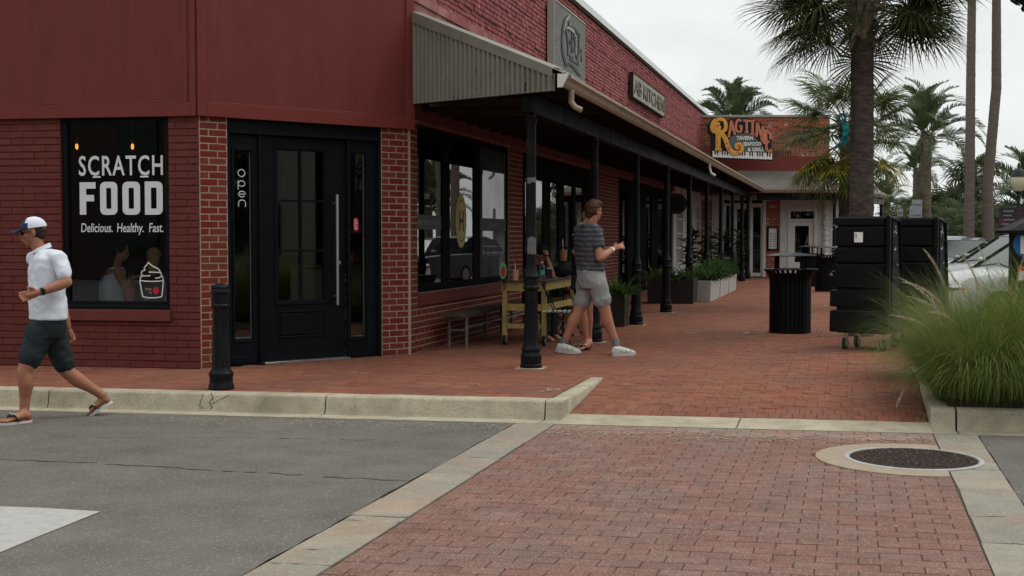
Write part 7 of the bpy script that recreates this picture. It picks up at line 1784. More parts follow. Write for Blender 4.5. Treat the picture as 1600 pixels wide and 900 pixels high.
mb.hexa([W3(a_, -.32, .60), W3(b_, -.32, .60), W3(b_, -.35, .60), W3(a_, -.35, .60), W3(a_ + .02, -.42, 1.05), W3(b_ - .08, -.42, 1.05), W3(b_ - .08, -.45, 1.05), W3(a_ + .02, -.45, 1.05)]); mb.build('board', M['interior_light'], o)
mb = MB(); rr = random.Random(3)
for i in range(7):
    z = .66 + i * .052
    for k in range(4): s_ = a_ + .1 + k * (b_ - a_ - .25) / 4; mb.box(s_, s_ + .09 * rr.uniform(.6, 1.3), -.335 - (z - .6) * .22, -.325 - (z - .6) * .22, z, z + .028, W3)
mb.build('chalk_marks', M['pink'], o, kind='stuff')
for st_ in (None,):
    mb = MB(); mb.box(a_ + .1, b_ - .1, -.5, -.2, 0, .6, W3); mb.build('stand', M['bench_wood'], o)
# ---------------------------------------------------------------- ornamental grass
def grass(P, n, rad, h, label, seed, plumes=0, left=False):
    o = thing('ornamental_grass', tuple(P), label, 'grass clump', group='ornamental grass in the kerb bed'); rr = random.Random(seed); P = Vector(P)
    mb = MB(); mb2 = MB()
    for i in range(n):
        t = rr.uniform(0, 6.2832); r0 = rad * .40 * math.sqrt(rr.random()); L_ = h * rr.uniform(.6, 1.28); out = rr.uniform(.2, 1.75); w = rr.uniform(.0016, .0036)
        b_ = P + V(r0 * math.cos(t), r0 * math.sin(t), -.02); ta_ = t + rr.gauss(0, .55); L_ *= (.80 if left and math.cos(ta_) < -.35 else 1); d = V(math.cos(ta_), math.sin(ta_), 0); s = V(-d.y, d.x, 0); k = 7; pts = []
        el = math.atan2(1.0, out * .55); 
        p = b_; pts.append(p); a = el
        for j in range(k): p = p + (d * math.cos(a) + V(0, 0, math.sin(a))) * (L_ / k); a -= (.085 + .30 * out * (j / k)) * (1.0 + .35 * rr.random()); pts.append(p)
        tgt = mb2 if rr.random() < (.16 if out < .7 else .12) else mb
        vs = []
        for j, q in enumerate(pts): ww = w * (1 - j / (k + .3)) ; vs += [q - s * ww, q + s * ww]
        tgt.add(vs, [(2 * j, 2 * j + 1, 2 * j + 3, 2 * j + 2) for j in range(k)])
    mb.build('grass_blades', M['grass_blade'], o, kind='stuff'); mb2.build('dry_blades', M['grass_straw'], o, kind='stuff')
    return o
def plume(par, pts, r=.011, seed=0):
    rr = random.Random(seed); P = [Vector(p) for p in pts]; mb = MB(); n = len(P)
    stem = MB(); stem.tube(P, .0018, 4); stem.build('plume_stem', M['grass_straw'], par)
    for i in range(260):
        t = .62 + .38 * rr.random(); x = t * (n - 1); j = min(int(x), n - 2); c = P[j].lerp(P[j + 1], x - j); d = (P[j + 1] - P[j]).normalized(); tt = (t - .62) / .38; rad = r * (math.sin(math.pi * min(1, tt * .92 + .08)) ** .6)
        q = V(rr.gauss(0, 1), rr.gauss(0, 1), rr.gauss(0, 1)).normalized(); q = (q - d * q.dot(d)).normalized(); e = d.cross(q) * .0016; tip = c + q * rad * rr.uniform(.7, 1.25) + d * rad * 1.3; mb.add([c - e, c + e, tip + e * .4, tip - e * .4], [(0, 1, 2, 3)])
    mb.build('seed_head', M['plume'], par, kind='stuff')
g1 = grass(V(4.09, 10.98, 0), 8500, 1.0, 1.18, 'large green fountain grass clump spilling over the kerb corner, the left one', 4, left=True)
g2 = grass(V(4.85, 11.3, 0), 8000, 1.0, 1.42, 'large green fountain grass clump at the right edge of the picture', 14)
g3 = grass(V(4.52, 12.6, 0), 6500, 1.0, 1.12, 'green fountain grass clump standing behind the other two in the kerb bed', 24)
def curve(a, b, c, n=14): return [Vector(a) * (1 - t) ** 2 + Vector(b) * (2 * t * (1 - t)) + Vector(c) * t * t for t in [i / n for i in range(n + 1)]]
GY = 10.9
pl = [((1470, 620), (1500, 500), (1388, 492), 0), ((1500, 610), (1510, 480), (1418, 463), .1), ((1490, 620), (1500, 470), (1402, 433), .2), ((1500, 620), (1495, 440), (1442, 388), .3), ((1500, 620), (1510, 455), (1408, 440), .0), ((1520, 620), (1520, 480), (1447, 488), -.1),
      ((1530, 620), (1550, 440), (1500, 396), .2), ((1560, 620), (1560, 420), (1524, 380), .3), ((1590, 620), (1570, 500), (1600, 398), .1), ((1570, 600), (1545, 470), (1515, 415), .4), ((1480, 630), (1420, 560), (1400, 640), -.2), ((1540, 600), (1530, 480), (1478, 418), .3), ((1500, 620), (1480, 520), (1452, 455), .25)]
for i, (a_, b_, c_, dy) in enumerate(pl):
    plume(g1, curve(AT(*a_, GY + .1), AT(*b_, GY + dy * .5), AT(*c_, GY + dy)), seed=i, r=.017)
# weed at the kerb corner
wd_ = thing('weed', tuple(G(1445, 655, -.1)), 'small dry weed growing at the left corner of the kerb bed', 'plant'); fern(wd_, G(1446, 652, -.12), 16, .14, .2, 'grass_straw', 5, .6, .012, 'weed_leaf')
# ---------------------------------------------------------------- palms
def fan_mesh(name, n=42, ln=.95, wid=.022, droop=.35, pet=1.0, span=290, mt='palm_leaf', seed=1, cup=.25):
    """costapalmate leaf: petiole along +x from the origin, blade at its end"""
    rr = random.Random(seed); mb = MB(); pd = .10 * pet
    P = [V(pet * t, 0, .10 * pet * math.sin(t * 1.9) - .16 * pet * t * t) for t in [i / 6 for i in range(7)]]; mb.tube(P, [.018, .015, .013, .012, .011, .010, .009], 5)
    h = P[-1]
    for i in range(n):
        a = R(-span / 2 + span * i / (n - 1)) + rr.uniform(-.02, .02); l_ = ln * (1.0 - .28 * (abs(a) / R(span / 2)) ** 2) * rr.uniform(.9, 1.06); d = V(math.cos(a), math.sin(a), cup * (1 if i % 2 else .75)).normalized(); s = V(-math.sin(a), math.cos(a), 0); pts = []; k = 5
        for j in range(k + 1): t = j / k; pts.append(h + d * (l_ * t) + V(0, 0, -droop * l_ * t ** 2.3 * (1.0 + rr.uniform(-.1, .5)) - .25 * abs(math.cos(a)) * t * t * l_ * .3))
        vs = []
        for j, p in enumerate(pts): w = wid * (.35 + 1.3 * (j / k)) if j < 3 else wid * 1.25 * (1 - (j - 2) / (k - 1.9)); z = V(0, 0, w * .5); vs += [p - s * w + z, p, p + s * w + z]
        mb.add(vs, [(3 * j, 3 * j + 1, 3 * j + 4, 3 * j + 3) for j in range(k)] + [(3 * j + 1, 3 * j + 2, 3 * j + 5, 3 * j + 4) for j in range(k)])
    me = bpy.data.meshes.new(name); me.from_pydata(mb.v, [], mb.f); me.materials.append(M[mt]); return me
def date_mesh(name, n=44, ln=2.7, lf=.52, mt='date_leaf', seed=1, arch=.32, wid=.026):
    rr = random.Random(seed); mb = MB(); k = 12; P = []
    for j in range(k + 1): t = j / k; P.append(V(ln * t * (1 - .12 * t), 0, ln * (.62 * t - arch * 1.9 * t * t * t)))
    mb.tube(P, [.016 * (1 - .85 * j / k) for j in range(k + 1)], 5)
    for i in range(n):
        t = .16 + .84 * i / n; x = t * k; j = min(int(x), k - 1); c = P[j].lerp(P[j + 1], x - j); d = (P[j + 1] - P[j]).normalized(); l_ = lf * (math.sin(math.pi * (.15 + .8 * t)) ** .6) * rr.uniform(.85, 1.1); u_ = V(-d.z, 0, d.x)
        for sg_ in (-1, 1):
            v_ = (V(0, sg_, 0) * .80 + d * .62 + u_ * rr.uniform(.15, .5)).normalized(); e = v_.cross(u_).normalized() * wid; m_ = c + v_ * l_ * .55; tip = c + v_ * l_ + V(0, 0, -.10 * l_); mb.add([c - e * .6, c + e * .6, m_ + e, m_ - e, tip], [(0, 1, 2, 3), (3, 2, 4)])
    me = bpy.data.meshes.new(name); me.from_pydata(mb.v, [], mb.f); me.materials.append(M[mt]); return me
FAN = [fan_mesh('frond', 58, .90, .0135, .24, .95, seed=s) for s in (1, 2)] + [fan_mesh('frond', 54, .88, .0135, .42, .95, seed=3)]
FAN2 = [fan_mesh('frond', 48, .8, .016, .26, .9, mt='palm_leaf2', seed=4), fan_mesh('frond', 44, .8, .016, .45, .9, mt='palm_leaf2', seed=5)]
FANY = [fan_mesh('frond', 44, .8, .017, .35, .8, mt='yellow_leaf', seed=6)]
DEAD = [fan_mesh('dead_frond', 30, .6, .014, 1.3, .8, mt='dead_leaf', seed=7, span=200)]
FARF = [fan_mesh('frond', 20, .95, .045, .45, .7, mt='far_leaf', seed=8), fan_mesh('frond', 18, .9, .045, .8, .7, mt='far_leaf', seed=9)]
DATE = [date_mesh('frond', seed=1), date_mesh('frond', seed=2, arch=.25), date_mesh('frond', seed=3, arch=.38)]
FDATE = [date_mesh('frond', 26, 2.4, .5, seed=4, wid=.03), date_mesh('frond', 26, 2.4, .5, seed=5, wid=.03, arch=.5)]
def put(me, par, loc, az, el, roll=0.0, s=1.0, name='frond'):
    q = bpy.data.objects.new(name, me); COL.objects.link(q); q.parent = par
    q.matrix_local = Matrix.Translation(loc) @ Matrix.Rotation(az, 4, 'Z') @ Matrix.Rotation(-el, 4, 'Y') @ Matrix.Rotation(roll, 4, 'X') @ Matrix.Diagonal((s, s, s, 1)); return q
def trunk(par, pts, rs, mt, rings=0, seed=1, seg=14, ringamp=.05):
    mb = MB(); P, Q = [], []; rr = random.Random(seed); n = len(pts)
    for i in range(n - 1):
        k = max(3, int((pts[i + 1] - pts[i]).length / (.10 if rings else .5)))
        for j in range(k): t = j / k; P.append(pts[i].lerp(pts[i + 1], t) + V(rr.uniform(-.004, .004), rr.uniform(-.004, .004), 0)); Q.append((rs[i] + (rs[i + 1] - rs[i]) * t) * (1 + (ringamp * (1 if len(P) % 2 else -1) * rr.uniform(.3, 1) if rings else 0)))
    P.append(pts[-1]); Q.append(rs[-1]); mb.tube(P, Q, seg); return mb.build('trunk', M[mt], par, smooth=True, sharp=60)
def palm(P, H, r, label, kind='fan', n=30, s=1.0, seed=1, mt='palm_trunk', lean=(0, 0), group='palm trees', meshes=None, elr=(-75, 60), boots=0, name='palm_tree', rbase=None, rings=1, clearfront=False):
    P = Vector(P); o = thing(name, tuple(P), label, 'palm tree', group=group); rr = random.Random(seed); top = P + V(lean[0], lean[1], H); mid = P.lerp(top, .5) + V(lean[0] * -.12, 0, 0)
    trunk(o, [P, mid, top], [rbase or r * 1.1, r, r * .92], mt, rings=rings, seed=seed)
    ms = meshes or (FAN if kind == 'fan' else DATE); Mi = MW[o].inverted(); lt = Mi @ top
    for i in range(n):
        u_ = (i + .5) / n; el = R(elr[1] + (elr[0] - elr[1]) * u_ + rr.uniform(-8, 8)); az = i * 2.39996 + rr.uniform(-.25, .25)
        if clearfront and el < R(12) and abs((az % 6.2832) - 4.71) < .75: continue
        put(rr.choice(ms), o, lt + V(math.cos(az) * r * .6, math.sin(az) * r * .6, -.25 * u_ * s * 1.0 + rr.uniform(-.05, .05)), az, el, rr.uniform(-.4, .4), s * rr.uniform(.88, 1.08))
    if boots:
        mb = MB()
        for i in range(boots):
            a = i * 2.4; z = rr.uniform(-.75, .05) * s; c = top + V(math.cos(a) * r * .95, math.sin(a) * r * .95, z); d = V(math.cos(a) * .5, math.sin(a) * .5, rr.choice((1, 1, .6, -.9))).normalized(); mb.tube([c, c + d * .16 * s, c + d * .30 * s + V(math.cos(a), math.sin(a), 0) * .05], [(.045 * s, .02 * s), (.035 * s, .013 * s), (.016 * s, .007 * s)], 5)
        mb.build('boot', M['palm_boot'], o, kind='stuff')
    return o
# big foreground sabal
Yp = 18.2; B = AT(1346, 450, Yp); B.z = 0; tpz = AT(1341, -12, Yp).z
fp = palm(B, tpz, .165, 'thick trunked palm behind the black racks with drooping dark fan leaves across the top', n=46, s=.9, seed=5, boots=110, clearfront=True, elr=(-38, 70), lean=(-.03, 0))
rr = random.Random(12); lt = MW[fp].inverted() @ V(B.x - .03, B.y, tpz)
for i, (az, el) in enumerate(((182, -30), (200, -20), (165, -14), (-8, -26), (12, -34), (-30, -20), (212, -36), (-48, -26), (150, -36), (30, -22), (-20, -8), (190, -2), (-150, -24))): put(FAN[i % 3], fp, lt + V(0, 0, .1), R(az), R(el), rr.uniform(-.7, .7), .90)
for i in range(6): put(DEAD[0], fp, lt + V(0, 0, -.25), R(60 * i + 15), R(-70), 0, .45, 'dead_frond')
# teal sculpture on its trunk
c = AT(1321, 200, Yp - .05); ts = thing('teal_sculpture', tuple(c), 'twisted teal metal sea creature sculpture hung on the left side of the thick palm trunk', 'sculpture')
def TP(u, v, d=0.0): return AT(u, v, Yp - .1 + d)
zt5 = lambda X_, Y_, d=0: TP(1290 + X_ / 9, 150 + Y_ / 9, d)
for pts, rs_ in (([(235, 370), (195, 330), (180, 290), (205, 260), (250, 250), (275, 290), (265, 340), (240, 380)], [.012, .018, .02, .018, .018, .02, .02, .018]), ([(235, 370), (255, 420), (280, 460), (285, 510), (270, 560), (275, 620), (270, 700)], [.03, .042, .05, .055, .045, .03, .012]), ([(270, 570), (235, 630), (195, 670), (180, 730)], [.04, .025, .02, .008]), ([(255, 420), (300, 400), (320, 450)], [.025, .022, .012]), ([(240, 600), (240, 660)], [.02, .01])):
    mb = MB(); limb(mb, [zt5(x, y, .02 * (i % 2)) for i, (x, y) in enumerate(pts)], rs_, 8); mb.build('limb', M['teal'], ts, smooth=True)
for v_ in (202, 211): mb = MB(); c_ = TP(1313, v_); mb.ball(c_, (.03, .02, .03), 10, 8); mb.build('dark_fruit', M['sign_black'], ts, smooth=True)
# sabal behind it with yellow lower leaves
Pb = AT(1322, 400, 25.0); Pb.z = 0; o = palm(Pb, AT(1322, 190, 25).z, .15, 'smaller fan palm behind the thick trunk with yellowing lower leaves', n=24, s=.92, seed=8, meshes=FAN2, elr=(-15, 60), boots=20)
lt = MW[o].inverted() @ V(Pb.x, Pb.y, AT(1322, 205, 25).z)
for i in range(7): put(FANY[0] if i % 2 else FAN2[1], o, lt + V(0, 0, -.15), R(150 + i * 28), R(-38 - (i % 3) * 8), 0, .95)
for i in range(4): put(FANY[0], o, lt + V(0, 0, -.2), R((185, 200, -15, 20)[i]), R(-30), .3, 1.0)
# date palms
Pd = AT(1445, 380, 60); Pd.z = ZR; palm(Pd, AT(1445, 208, 60).z - ZR, .26, 'tall date palm with full feather crown right of the thick trunk', 'date', n=32, s=1.06, seed=3, mt='rough_trunk', elr=(-35, 66), boots=30)
Pd = AT(1432, 380, 80); Pd.z = ZR; palm(Pd, AT(1434, 262, 80).z - ZR, .28, 'date palm with lower crown just behind the tallest date palm', 'date', n=24, s=.92, seed=6, mt='rough_trunk', elr=(-25, 60), boots=16)
Pd = AT(1146, 300, 64); Pd.z = 0; palm(Pd, AT(1148, 192, 64).z, .3, 'date palm whose crown shows over the roof behind the tavern sign', 'date', n=28, s=1.0, seed=9, mt='rough_trunk', elr=(-18, 75))
Pd = AT(1384, 380, 70); Pd.z = ZR; palm(Pd, AT(1384, 312, 70).z - ZR, .25, 'short bright palm between the canopy tip and the date palms', 'date', n=30, s=.62, seed=11, mt='rough_trunk', elr=(-20, 80), meshes=FDATE)
Pd = AT(1407, 380, 60); Pd.z = ZR; palm(Pd, AT(1405, 332, 60).z - ZR, .2, 'low pale green fan palm in front of the short bright palm', 'fan', n=22, s=.85, seed=13, meshes=FAN2, mt='rough_trunk')
Pd = AT(1606, 380, 46); Pd.z = ZR; palm(Pd, AT(1604, 318, 46).z - ZR, .22, 'feather palm rising behind the street lamp at the right edge', 'date', n=34, s=.88, seed=15, mt='rough_trunk', elr=(-20, 75))
Pd = AT(1520, 380, 75); Pd.z = ZR; palm(Pd, AT(1521, 270, 75).z - ZR, .2, 'distant palm with a tufted crown behind the left tall bare trunk', 'fan', n=26, s=1.15, seed=17, meshes=FARF, mt='rough_trunk', elr=(-50, 70))
# two very tall bare trunks (crowns far above the picture)
for u0_, u1_, r_, lb in ((1513, 1518.5, .165, 'tall slim bare grey palm trunk rising out of the picture, left of the pair'), (1545, 1557, .175, 'tall slim bare grey palm trunk with a slight curve, right of the pair')):
    Y_ = 43.0; a_ = AT(u0_, 385, Y_); b_ = AT(u1_, 5, Y_); a_.z = ZR; top = b_ + (b_ - a_).normalized() * 4.5; o = thing('palm_tree', tuple(a_), lb, 'palm tree', group='palm trees')
    m1 = a_.lerp(b_, .35) + V(-.12 if u0_ > 1530 else .02, 0, 0); trunk(o, [a_, m1, a_.lerp(b_, .7) + V(.08 if u0_ > 1530 else 0, 0, 0), b_, top], [r_ * 1.22, r_ * 1.0, r_ * .92, r_ * .82, r_ * .7], 'grey_trunk', rings=1, seed=3, ringamp=.015)
    lt = MW[o].inverted() @ top
    for i in range(24): put(FARF[i % 2], o, lt, i * 2.4, R(60 - 5 * i), 0, 1.1)
# wood of small cabbage palms behind the cars: individuals sharing leaves
rr = random.Random(44); spots = [(1395, 348, 84), (1452, 345, 78), (1466, 340, 80), (1482, 336, 82), (1478, 352, 66), (1494, 342, 70), (1503, 330, 76), (1511, 345, 68), (1526, 350, 74), (1538, 342, 72), (1552, 350, 70), (1566, 348, 78), (1574, 340, 84), (1532, 330, 88), (1487, 322, 95), (1460, 330, 96), (1420, 340, 92), (1590, 350, 88)]
base = None
names = ('leftmost', 'bushy', 'round headed', 'taller', 'low', 'mid height', 'slim', 'leaning', 'shaggy', 'full', 'dense', 'dark', 'far', 'distant upright', 'tallest far', 'faint far', 'lone', 'rightmost')
for i, (u, v, Y_) in enumerate(spots):
    P = AT(u, 380, Y_); P.z = ZR; H_ = AT(u, v, Y_).z - ZR
    lb = '%s cabbage palm in the grove behind the parked cars' % names[i]
    if base is None: base = palm(P, H_, .18, lb, n=14, s=1.0, seed=60, meshes=FARF, mt='rough_trunk', group='cabbage palms behind the parked cars', elr=(-60, 75), rings=0); H0_ = H_
    else: dup(base, tuple(P + V(0, 0, 0)), rr.uniform(0, 6.28), lb, scale=H_ / H0_)
hd = thing('hedge', tuple(AT(1500, 384, 64)), 'low dark hedge running behind the parked cars under the palms', 'hedge'); mb = MB(); rr = random.Random(2)
for i in range(6000):
    x = rr.uniform(16, 40); Y_ = 62 + rr.uniform(-1, 1); z = ZR + rr.uniform(0, .62 + .2 * math.sin(x * 1.7)); c = V(x, Y_, z); s_ = .13; a = V(rr.gauss(0, 1), rr.gauss(0, 1), rr.gauss(0, 1)).normalized() * s_; b_ = V(rr.gauss(0, 1), rr.gauss(0, 1), rr.gauss(0, 1)).normalized() * s_ * .5
    if 20.4 < x < 22.5 and rr.random() < .96: continue
    mb.add([c - a, c + b_, c + a, c - b_], [(0, 1, 2, 3)])
mb.build('foliage', M['far_leaf'], hd, kind='stuff')
# small far building and sand beyond
fb_ = thing('beach_pavilion', (33, 88, ZR), 'low far pavilion with dark roof beyond the parked cars', 'building'); mb = MB(); mb.box(29, 40, 88, 94, ZR, 1.9, None); mb.build('wall', M['far_wall'], fb_); mb = MB(); mb.hexa([V(28.4, 87, 1.9), V(40.6, 87, 1.9), V(40.6, 95, 1.9), V(28.4, 95, 1.9), V(30, 90, 3.1), V(39, 90, 3.1), V(39, 92, 3.1), V(30, 92, 3.1)]); mb.build('roof', M['far_roof'], fb_)
for i in range(5): mb = MB(); mb.box(29.6 + i * 2.1, 30.6 + i * 2.1, 87.9, 88.02, .2, 1.4, None); w_ = mb.build('window', M['white_paint'], fb_); mb = MB(); mb.box(29.75 + i * 2.1, 30.45 + i * 2.1, 87.86, 87.89, .35, 1.25, None); mb.build('pane', M['car_glass'], w_)
mb = MB(); mb.add([(-300, 100, -.12), (400, 100, -.12), (400, 900, -.12), (-300, 900, -.12)], [(0, 1, 2, 3)]); mb.build('beach', M['concrete'], kind='structure')
# row of trees and a long building across the street behind the viewer (seen in the window glass)
ob_ = thing('street_building', (-8, -14, 0), 'plain brown two storey building across the street behind the viewer', 'building'); mb = MB(); mb.box(-62, 6, -22, -14, ZR, 7.5, None); mb.build('wall', M['street_wall'], ob_)
for i in range(10):
    for z in (.8, 4.3): mb = MB(); mb.box(-25 + i * 3.1, -23.4 + i * 3.1, -13.99, -13.9, z, z + 1.7, None); mb.build('window', M['car_glass'], ob_)
mb = MB(); mb.box(-62.4, 6.4, -22.4, -13.5, 7.5, 7.9, None); mb.build('roof', M['far_roof'], ob_)
for i, (x, y, h_) in enumerate(((11.4, 19, 5.2), (13.6, 24, 6), (16.5, 30, 5.2), (19.5, 36, 6.5), (9.6, 13, 5.4), (21, 29, 6.0))):
    palm(V(x, y, ZR), h_, .17, ('palm beside the parking row, nearest', 'palm beside the parking row, second', 'palm beside the parking row, third', 'palm beside the parking row, fourth', 'palm at the street corner out of view', 'palm in the middle of the car park')[i], n=24, s=1.1, seed=70 + i, meshes=FARF, rings=0)
ob2 = thing('corner_shop', (31, -10, ZR), 'plain two storey shop building on the far side of the car park, out of view', 'building'); mb = MB(); mb.box(26, 36, -34, 8.5, ZR, 8.0, None); mb.build('wall', M['far_wall'], ob2)
for i in range(12):
    for z in (.8, 4.6): mb = MB(); mb.box(25.9, 25.99, -33 + i * 3.4, -31.2 + i * 3.4, z, z + 1.7, None); mb.build('window', M['car_glass'], ob2)
mb = MB(); mb.box(25.5, 36.4, -34.4, 9, 8.0, 8.4, None); mb.build('roof', M['far_roof'], ob2)
for x, y, l_ in ((14, 6, 'palm standing before the shop across the car park'), (17, 9.5, 'second palm before the shop across the car park'), (15.5, 2.5, 'third palm before the shop across the car park')): palm(V(x, y, ZR), 3.2, .17, l_, n=22, s=1.1, seed=int(x), meshes=FARF, rings=0)
# ---------------------------------------------------------------- street furniture on the right
def lamp(P, H, label):
    P = Vector(P); o = thing('street_lamp', tuple(P), label, 'street lamp', group='street lamps'); mb = MB(); mb.lathe([(.2, 0), (.2, .1), (.14, .2), (.12, .7), (.09, .8), (.055, .9), (.05, H - .15), (.08, H - .12), (.05, H - .08), (.09, H), (.11, H + .02)], P, 14); mb.build('post', M['lamp_metal'], o, smooth=True, sharp=35)
    mb = MB(); z = H; mb.lathe([(.10, z + .02), (.17, z + .12), (.215, z + .26), (.205, z + .40), (.17, z + .44)], P, 18); mb.build('globe', M['lamp_globe'], o, smooth=True); mb = MB(); mb.lathe([(.22, z + .43), (.20, z + .47), (.15, z + .58), (.12, z + .62), (.05, z + .66), (.03, z + .72), (.045, z + .75), (.01, z + .83)], P, 16); mb.build('cap', M['lamp_metal'], o, smooth=True); return o
Pl = AT(1590, 380, 36); lamp(V(Pl.x, Pl.y, ZR), AT(1590, 300, 36).z - ZR, 'black street lamp with frosted acorn globe near the right edge')
# iron lantern bracket reaching into the top right corner
bl_ = AT(1640, 0, 12.5); o = thing('lantern_post', (bl_.x, bl_.y, ZR), 'black iron lantern hanging into the top right corner of the view', 'street lamp'); q = AT(1600, -8, 12.5)
mb = MB(); mb.lathe([(.1, ZR), (.06, .9), (.045, 4.6)], V(bl_.x, bl_.y, 0), 12); mb.build('post', M['lamp_metal'], o); mb = MB(); mb.tube([V(bl_.x, bl_.y, 4.5), q + V(.1, 0, .75), q + V(0, 0, .55), q + V(0, 0, .4)], .018, 8); mb.build('arm', M['lamp_metal'], o, smooth=True)
mb = MB(); mb.lathe([(.02, -.16), (.035, -.13), (.02, -.10), (.07, -.06), (.115, -.03), (.125, .0), (.125, .03), (.10, .05), (.13, .30), (.17, .33), (.06, .42), (.02, .46)], q + V(.005, 0, 0), 10); mb.build('lantern', M['lamp_metal'], o)
mb = MB()
for k in range(10): a = k * .6283; mb.tube([q + V(.06 * math.cos(a), .06 * math.sin(a), -.09), q + V(.12 * math.cos(a), .12 * math.sin(a), -.045), q + V(.13 * math.cos(a), .13 * math.sin(a), 0)], .009, 5)
mb.build('scroll', M['lamp_metal'], o)
# dark banner on posts
bb = AT(1574, 380, 30); o = thing('banner_sign', (bb.x, bb.y, ZR), 'dark event banner board standing behind the pay station', 'sign'); a_, b_ = AT(1561, 364, 30), AT(1602, 325, 30); mb = MB(); mb.box(a_.x, b_.x, a_.y, a_.y + .04, a_.z, b_.z, None); mb.build('board', M['banner'], o); mb = MB()
for x in (a_.x + .1, b_.x - .1): mb.tube([V(x, a_.y + .06, ZR), V(x, a_.y + .06, b_.z)], .025, 6)
mb.build('post', M['black_metal'], o); mb = MB()
rr = random.Random(2)
for i in range(5):
    z = a_.z + .09 + i * .1; x = a_.x + .06 + rr.random() * .05; mb.box(x, x + rr.uniform(.15, .3), a_.y - .006, a_.y - .002, z, z + .035, None)
mb.build('banner_print', M['decal_faint'], o)
# backs of grey signs / utility boxes on posts by the palms
for i, (u0_, u1_, v0, v1, Y_, lb) in enumerate(((1425, 1441, 312, 342, 40, 'tall grey sign back on a post left of the date palm trunk'), (1421, 1427, 322, 342, 42, 'narrow grey sign back beside the taller grey sign'), (1402, 1411, 326, 338, 38, 'small pale grey sign back on a thin post near the racks'))):
    a_, b_ = AT(u0_, v1, Y_), AT(u1_, v0, Y_); o = thing('road_sign', (a_.x, a_.y, ZR), lb, 'sign'); mb = MB(); mb.box(a_.x, b_.x, a_.y, a_.y + .015, a_.z, b_.z, None); mb.build('plate', M['grey_box'], o, bevel=.003); mb = MB(); mb.tube([V((a_.x + b_.x) / 2, a_.y + .03, ZR), V((a_.x + b_.x) / 2, a_.y + .03, b_.z - .02)], .03, 8); mb.build('post', M['pipe'], o)
    mb = MB(); mb.box(a_.x + .03, b_.x - .03, a_.y - .012, a_.y, a_.z + .1, a_.z + .13, None); mb.box(a_.x + .03, b_.x - .03, a_.y - .012, a_.y, b_.z - .16, b_.z - .13, None); mb.build('clamp', M['pipe'], o)
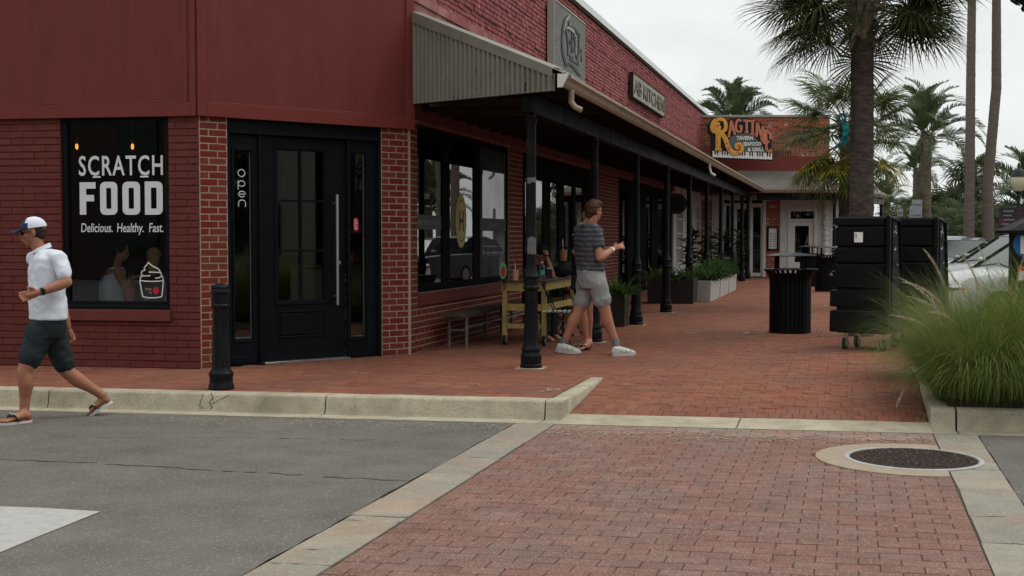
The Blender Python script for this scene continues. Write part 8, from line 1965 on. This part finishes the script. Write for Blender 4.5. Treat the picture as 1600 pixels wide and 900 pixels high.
# ---------------------------------------------------------------- parked cars
def car(P, rot, paint, label, suv=0.0, L_=4.6, W_=1.82, sc=1.0):
    o = thing('parked_car', tuple(P), label, 'car', rotz=rot, group='cars parked beside the walk'); Mx = MW[o]; T_ = lambda x, y, z: Mx @ V(x, y, z)
    H_ = 1.48 + suv; hood = .93 + suv * .55; belt = .98 + suv * .6
    # body side profile (x forward to -x nose), loft across width with tumblehome
    prof = [(-2.3, .32), (-2.32, .52), (-2.26, .70), (-2.05, hood - .13), (-1.2, hood), (-.95, hood + .02), (.0, belt), (1.9, belt + .03), (2.22, belt - .02), (2.3, .62), (2.28, .34), (1.85, .24), (-1.9, .24)]
    secs = [(-.98, .86, -.05), (-.9, .97, 0), (-.55, 1, .015), (0, 1.005, .03), (.55, 1, .015), (.9, .97, 0), (.98, .86, -.05)]
    mb = MB(); m_ = len(prof); vs = []
    for y, k, dz in secs:
        for x, z in prof: vs.append(T_(x * k * L_ / 4.6, y * W_ / 2, (z + dz * (1 if z > .6 else 0)) if z > .3 else z))
    fs = [(i * m_ + j, i * m_ + (j + 1) % m_, (i + 1) * m_ + (j + 1) % m_, (i + 1) * m_ + j) for i in range(len(secs) - 1) for j in range(m_)] + [tuple(range(m_)), tuple(reversed(range((len(secs) - 1) * m_, len(secs) * m_)))]
    mb.add(vs, fs); body = mb.build('body', M[paint], o, smooth=True, sharp=38)
    cabb = [(-1.05, hood - .01), (-.25, H_ - .06), (.1, H_), (1.1, H_ - .01), (1.75, H_ - .14), (2.12, belt + .02)]
    def cab(y, k, inset): return [T_(x * L_ / 4.6, y, z - inset) for x, z in cabb]
    mb = MB(); a1, a2 = W_ / 2 * .93, W_ / 2 * .72
    lo = [T_(x * L_ / 4.6, s_ * (a1 - (a1 - a2) * max(0, (z - belt) / (H_ - belt))), z) for s_ in (-1, 1) for x, z in cabb]; k = len(cabb); mb.add(lo, [(i, i + 1, k + i + 1, k + i) for i in range(1, 4)])
    mb.add(lo, [(0, 1, k + 1, k), (4, 5, k + 5, k + 4), tuple(range(k)), tuple(reversed(range(k, 2 * k)))]); g_ = MB(); g_.v = mb.v; g_.f = mb.f; g_.m = mb.m; g_.build('glasshouse', M['car_glass'], o, smooth=True, sharp=25)
    rf_ = MB(); z_ = .012; pr2 = [lo[i] + V(0, 0, z_) for i in (1, 2, 3, 4)] + [lo[k + i] + V(0, 0, z_) for i in (1, 2, 3, 4)]; rf_.add(pr2 + [p - V(0, 0, .05) for p in pr2], [(0, 1, 5, 4), (1, 2, 6, 5), (2, 3, 7, 6), (8, 12, 13, 9), (9, 13, 14, 10), (10, 14, 15, 11), (0, 8, 9, 1), (1, 9, 10, 2), (2, 10, 11, 3), (4, 5, 13, 12), (5, 6, 14, 13), (6, 7, 15, 14), (0, 4, 12, 8), (3, 11, 15, 7)]); rf_.build('roof', M[paint], o, smooth=True)
    for s_ in (-1, 1):
        mb = MB(); e = lo if s_ < 0 else lo[k:]
        for a_, b_ in ((0, 1), (4, 5)): mb = MB(); mb.bar(e[a_], e[b_], .05, .05); mb.build('pillar', M['rubber'], o)
        mb = MB(); mb.bar(T_(.55, s_ * (a1 + .006), belt), T_(.5, s_ * (a2 + .01), H_ - .03), .07, .03); mb.build('pillar', M[paint], o)
        mb = MB(); mb.ball(T_(-.75, s_ * (W_ / 2 + .10), belt + .08), (.07, .11, .075), 10, 7, rot=Mx.to_3x3()); mb.build('wing_mirror', M[paint], o, smooth=True)
        mb = MB(); mb.ball(T_(-2.15 * L_ / 4.6, s_ * .68, .70), (.14, .19, .075), 12, 8, rot=Mx.to_3x3()); mb.build('headlight', M['chrome'], o, smooth=True)
        mb = MB(); mb.ball(T_(-2.05 * L_ / 4.6, s_ * .84, .68), (.05, .03, .025), 8, 6, rot=Mx.to_3x3()); mb.build('indicator', M['amber'], o, smooth=True)
        mb = MB(); mb.box(2.20 * L_ / 4.6, 2.29 * L_ / 4.6, s_ * .72 - .14, s_ * .72 + .14, .72, .86, M=Mx); mb.build('tail_light', M['red_plastic'], o, bevel=.01)
        for x in (-1.42, 1.38):
            mb = MB(); c_ = T_(x * L_ / 4.6, s_ * (W_ / 2 - .1), .33); ax = (T_(0, 1, 0) - T_(0, 0, 0)).normalized(); mb.tube([c_ - ax * .09, c_ + ax * .09], .32, 22); w_ = mb.build('wheel', M['rubber'], o, smooth=True, sharp=30); mb = MB(); mb.tube([c_ - ax * .095, c_ + ax * .095], .21, 16); mb.build('rim', M['hub_grey'], w_, smooth=True, sharp=30)
    mb = MB(); mb.box(-2.33 * L_ / 4.6, -2.2 * L_ / 4.6, -.5, .5, .42, .62, M=Mx); mb.build('grille', M['rubber'], o, bevel=.01)
    for s_ in (-1, 1): mb = MB(); mb.bar(T_(-1.1, s_ * .55, hood + .045), T_(-.98, s_ * .05, hood + .10), .02, .02); mb.build('wiper', M['rubber'], o)
    return o
cars = [((1517, 22.5), 8, 'car_white', 'white car with long bonnet parked nearest behind the grass', .10), ((1495, 25.6), 8, 'car_silver', 'silver car parked second in the row behind the grass', .14), ((1484, 29.0), 10, 'car_silver', 'silver grey car parked third in the row', .0), ((1500, 37), 90, 'car_dark', 'dark car far off at the left end of the lot', .05), ((1475, 40), 85, 'car_silver', 'small silver car far off beside the black rack', .1), ((1500, 34), 10, 'car_white', 'pale car behind the third car under the tall trunks', .0)]
for (u, Y_), rz, pt_, lb, sv in cars:
    P = AT(u, 400, Y_); P.z = ZR; off = V(math.cos(R(rz)), math.sin(R(rz)), 0) * (2.0 if rz < 45 else 0); car(P + off * .75, R(rz), pt_, lb, sv)
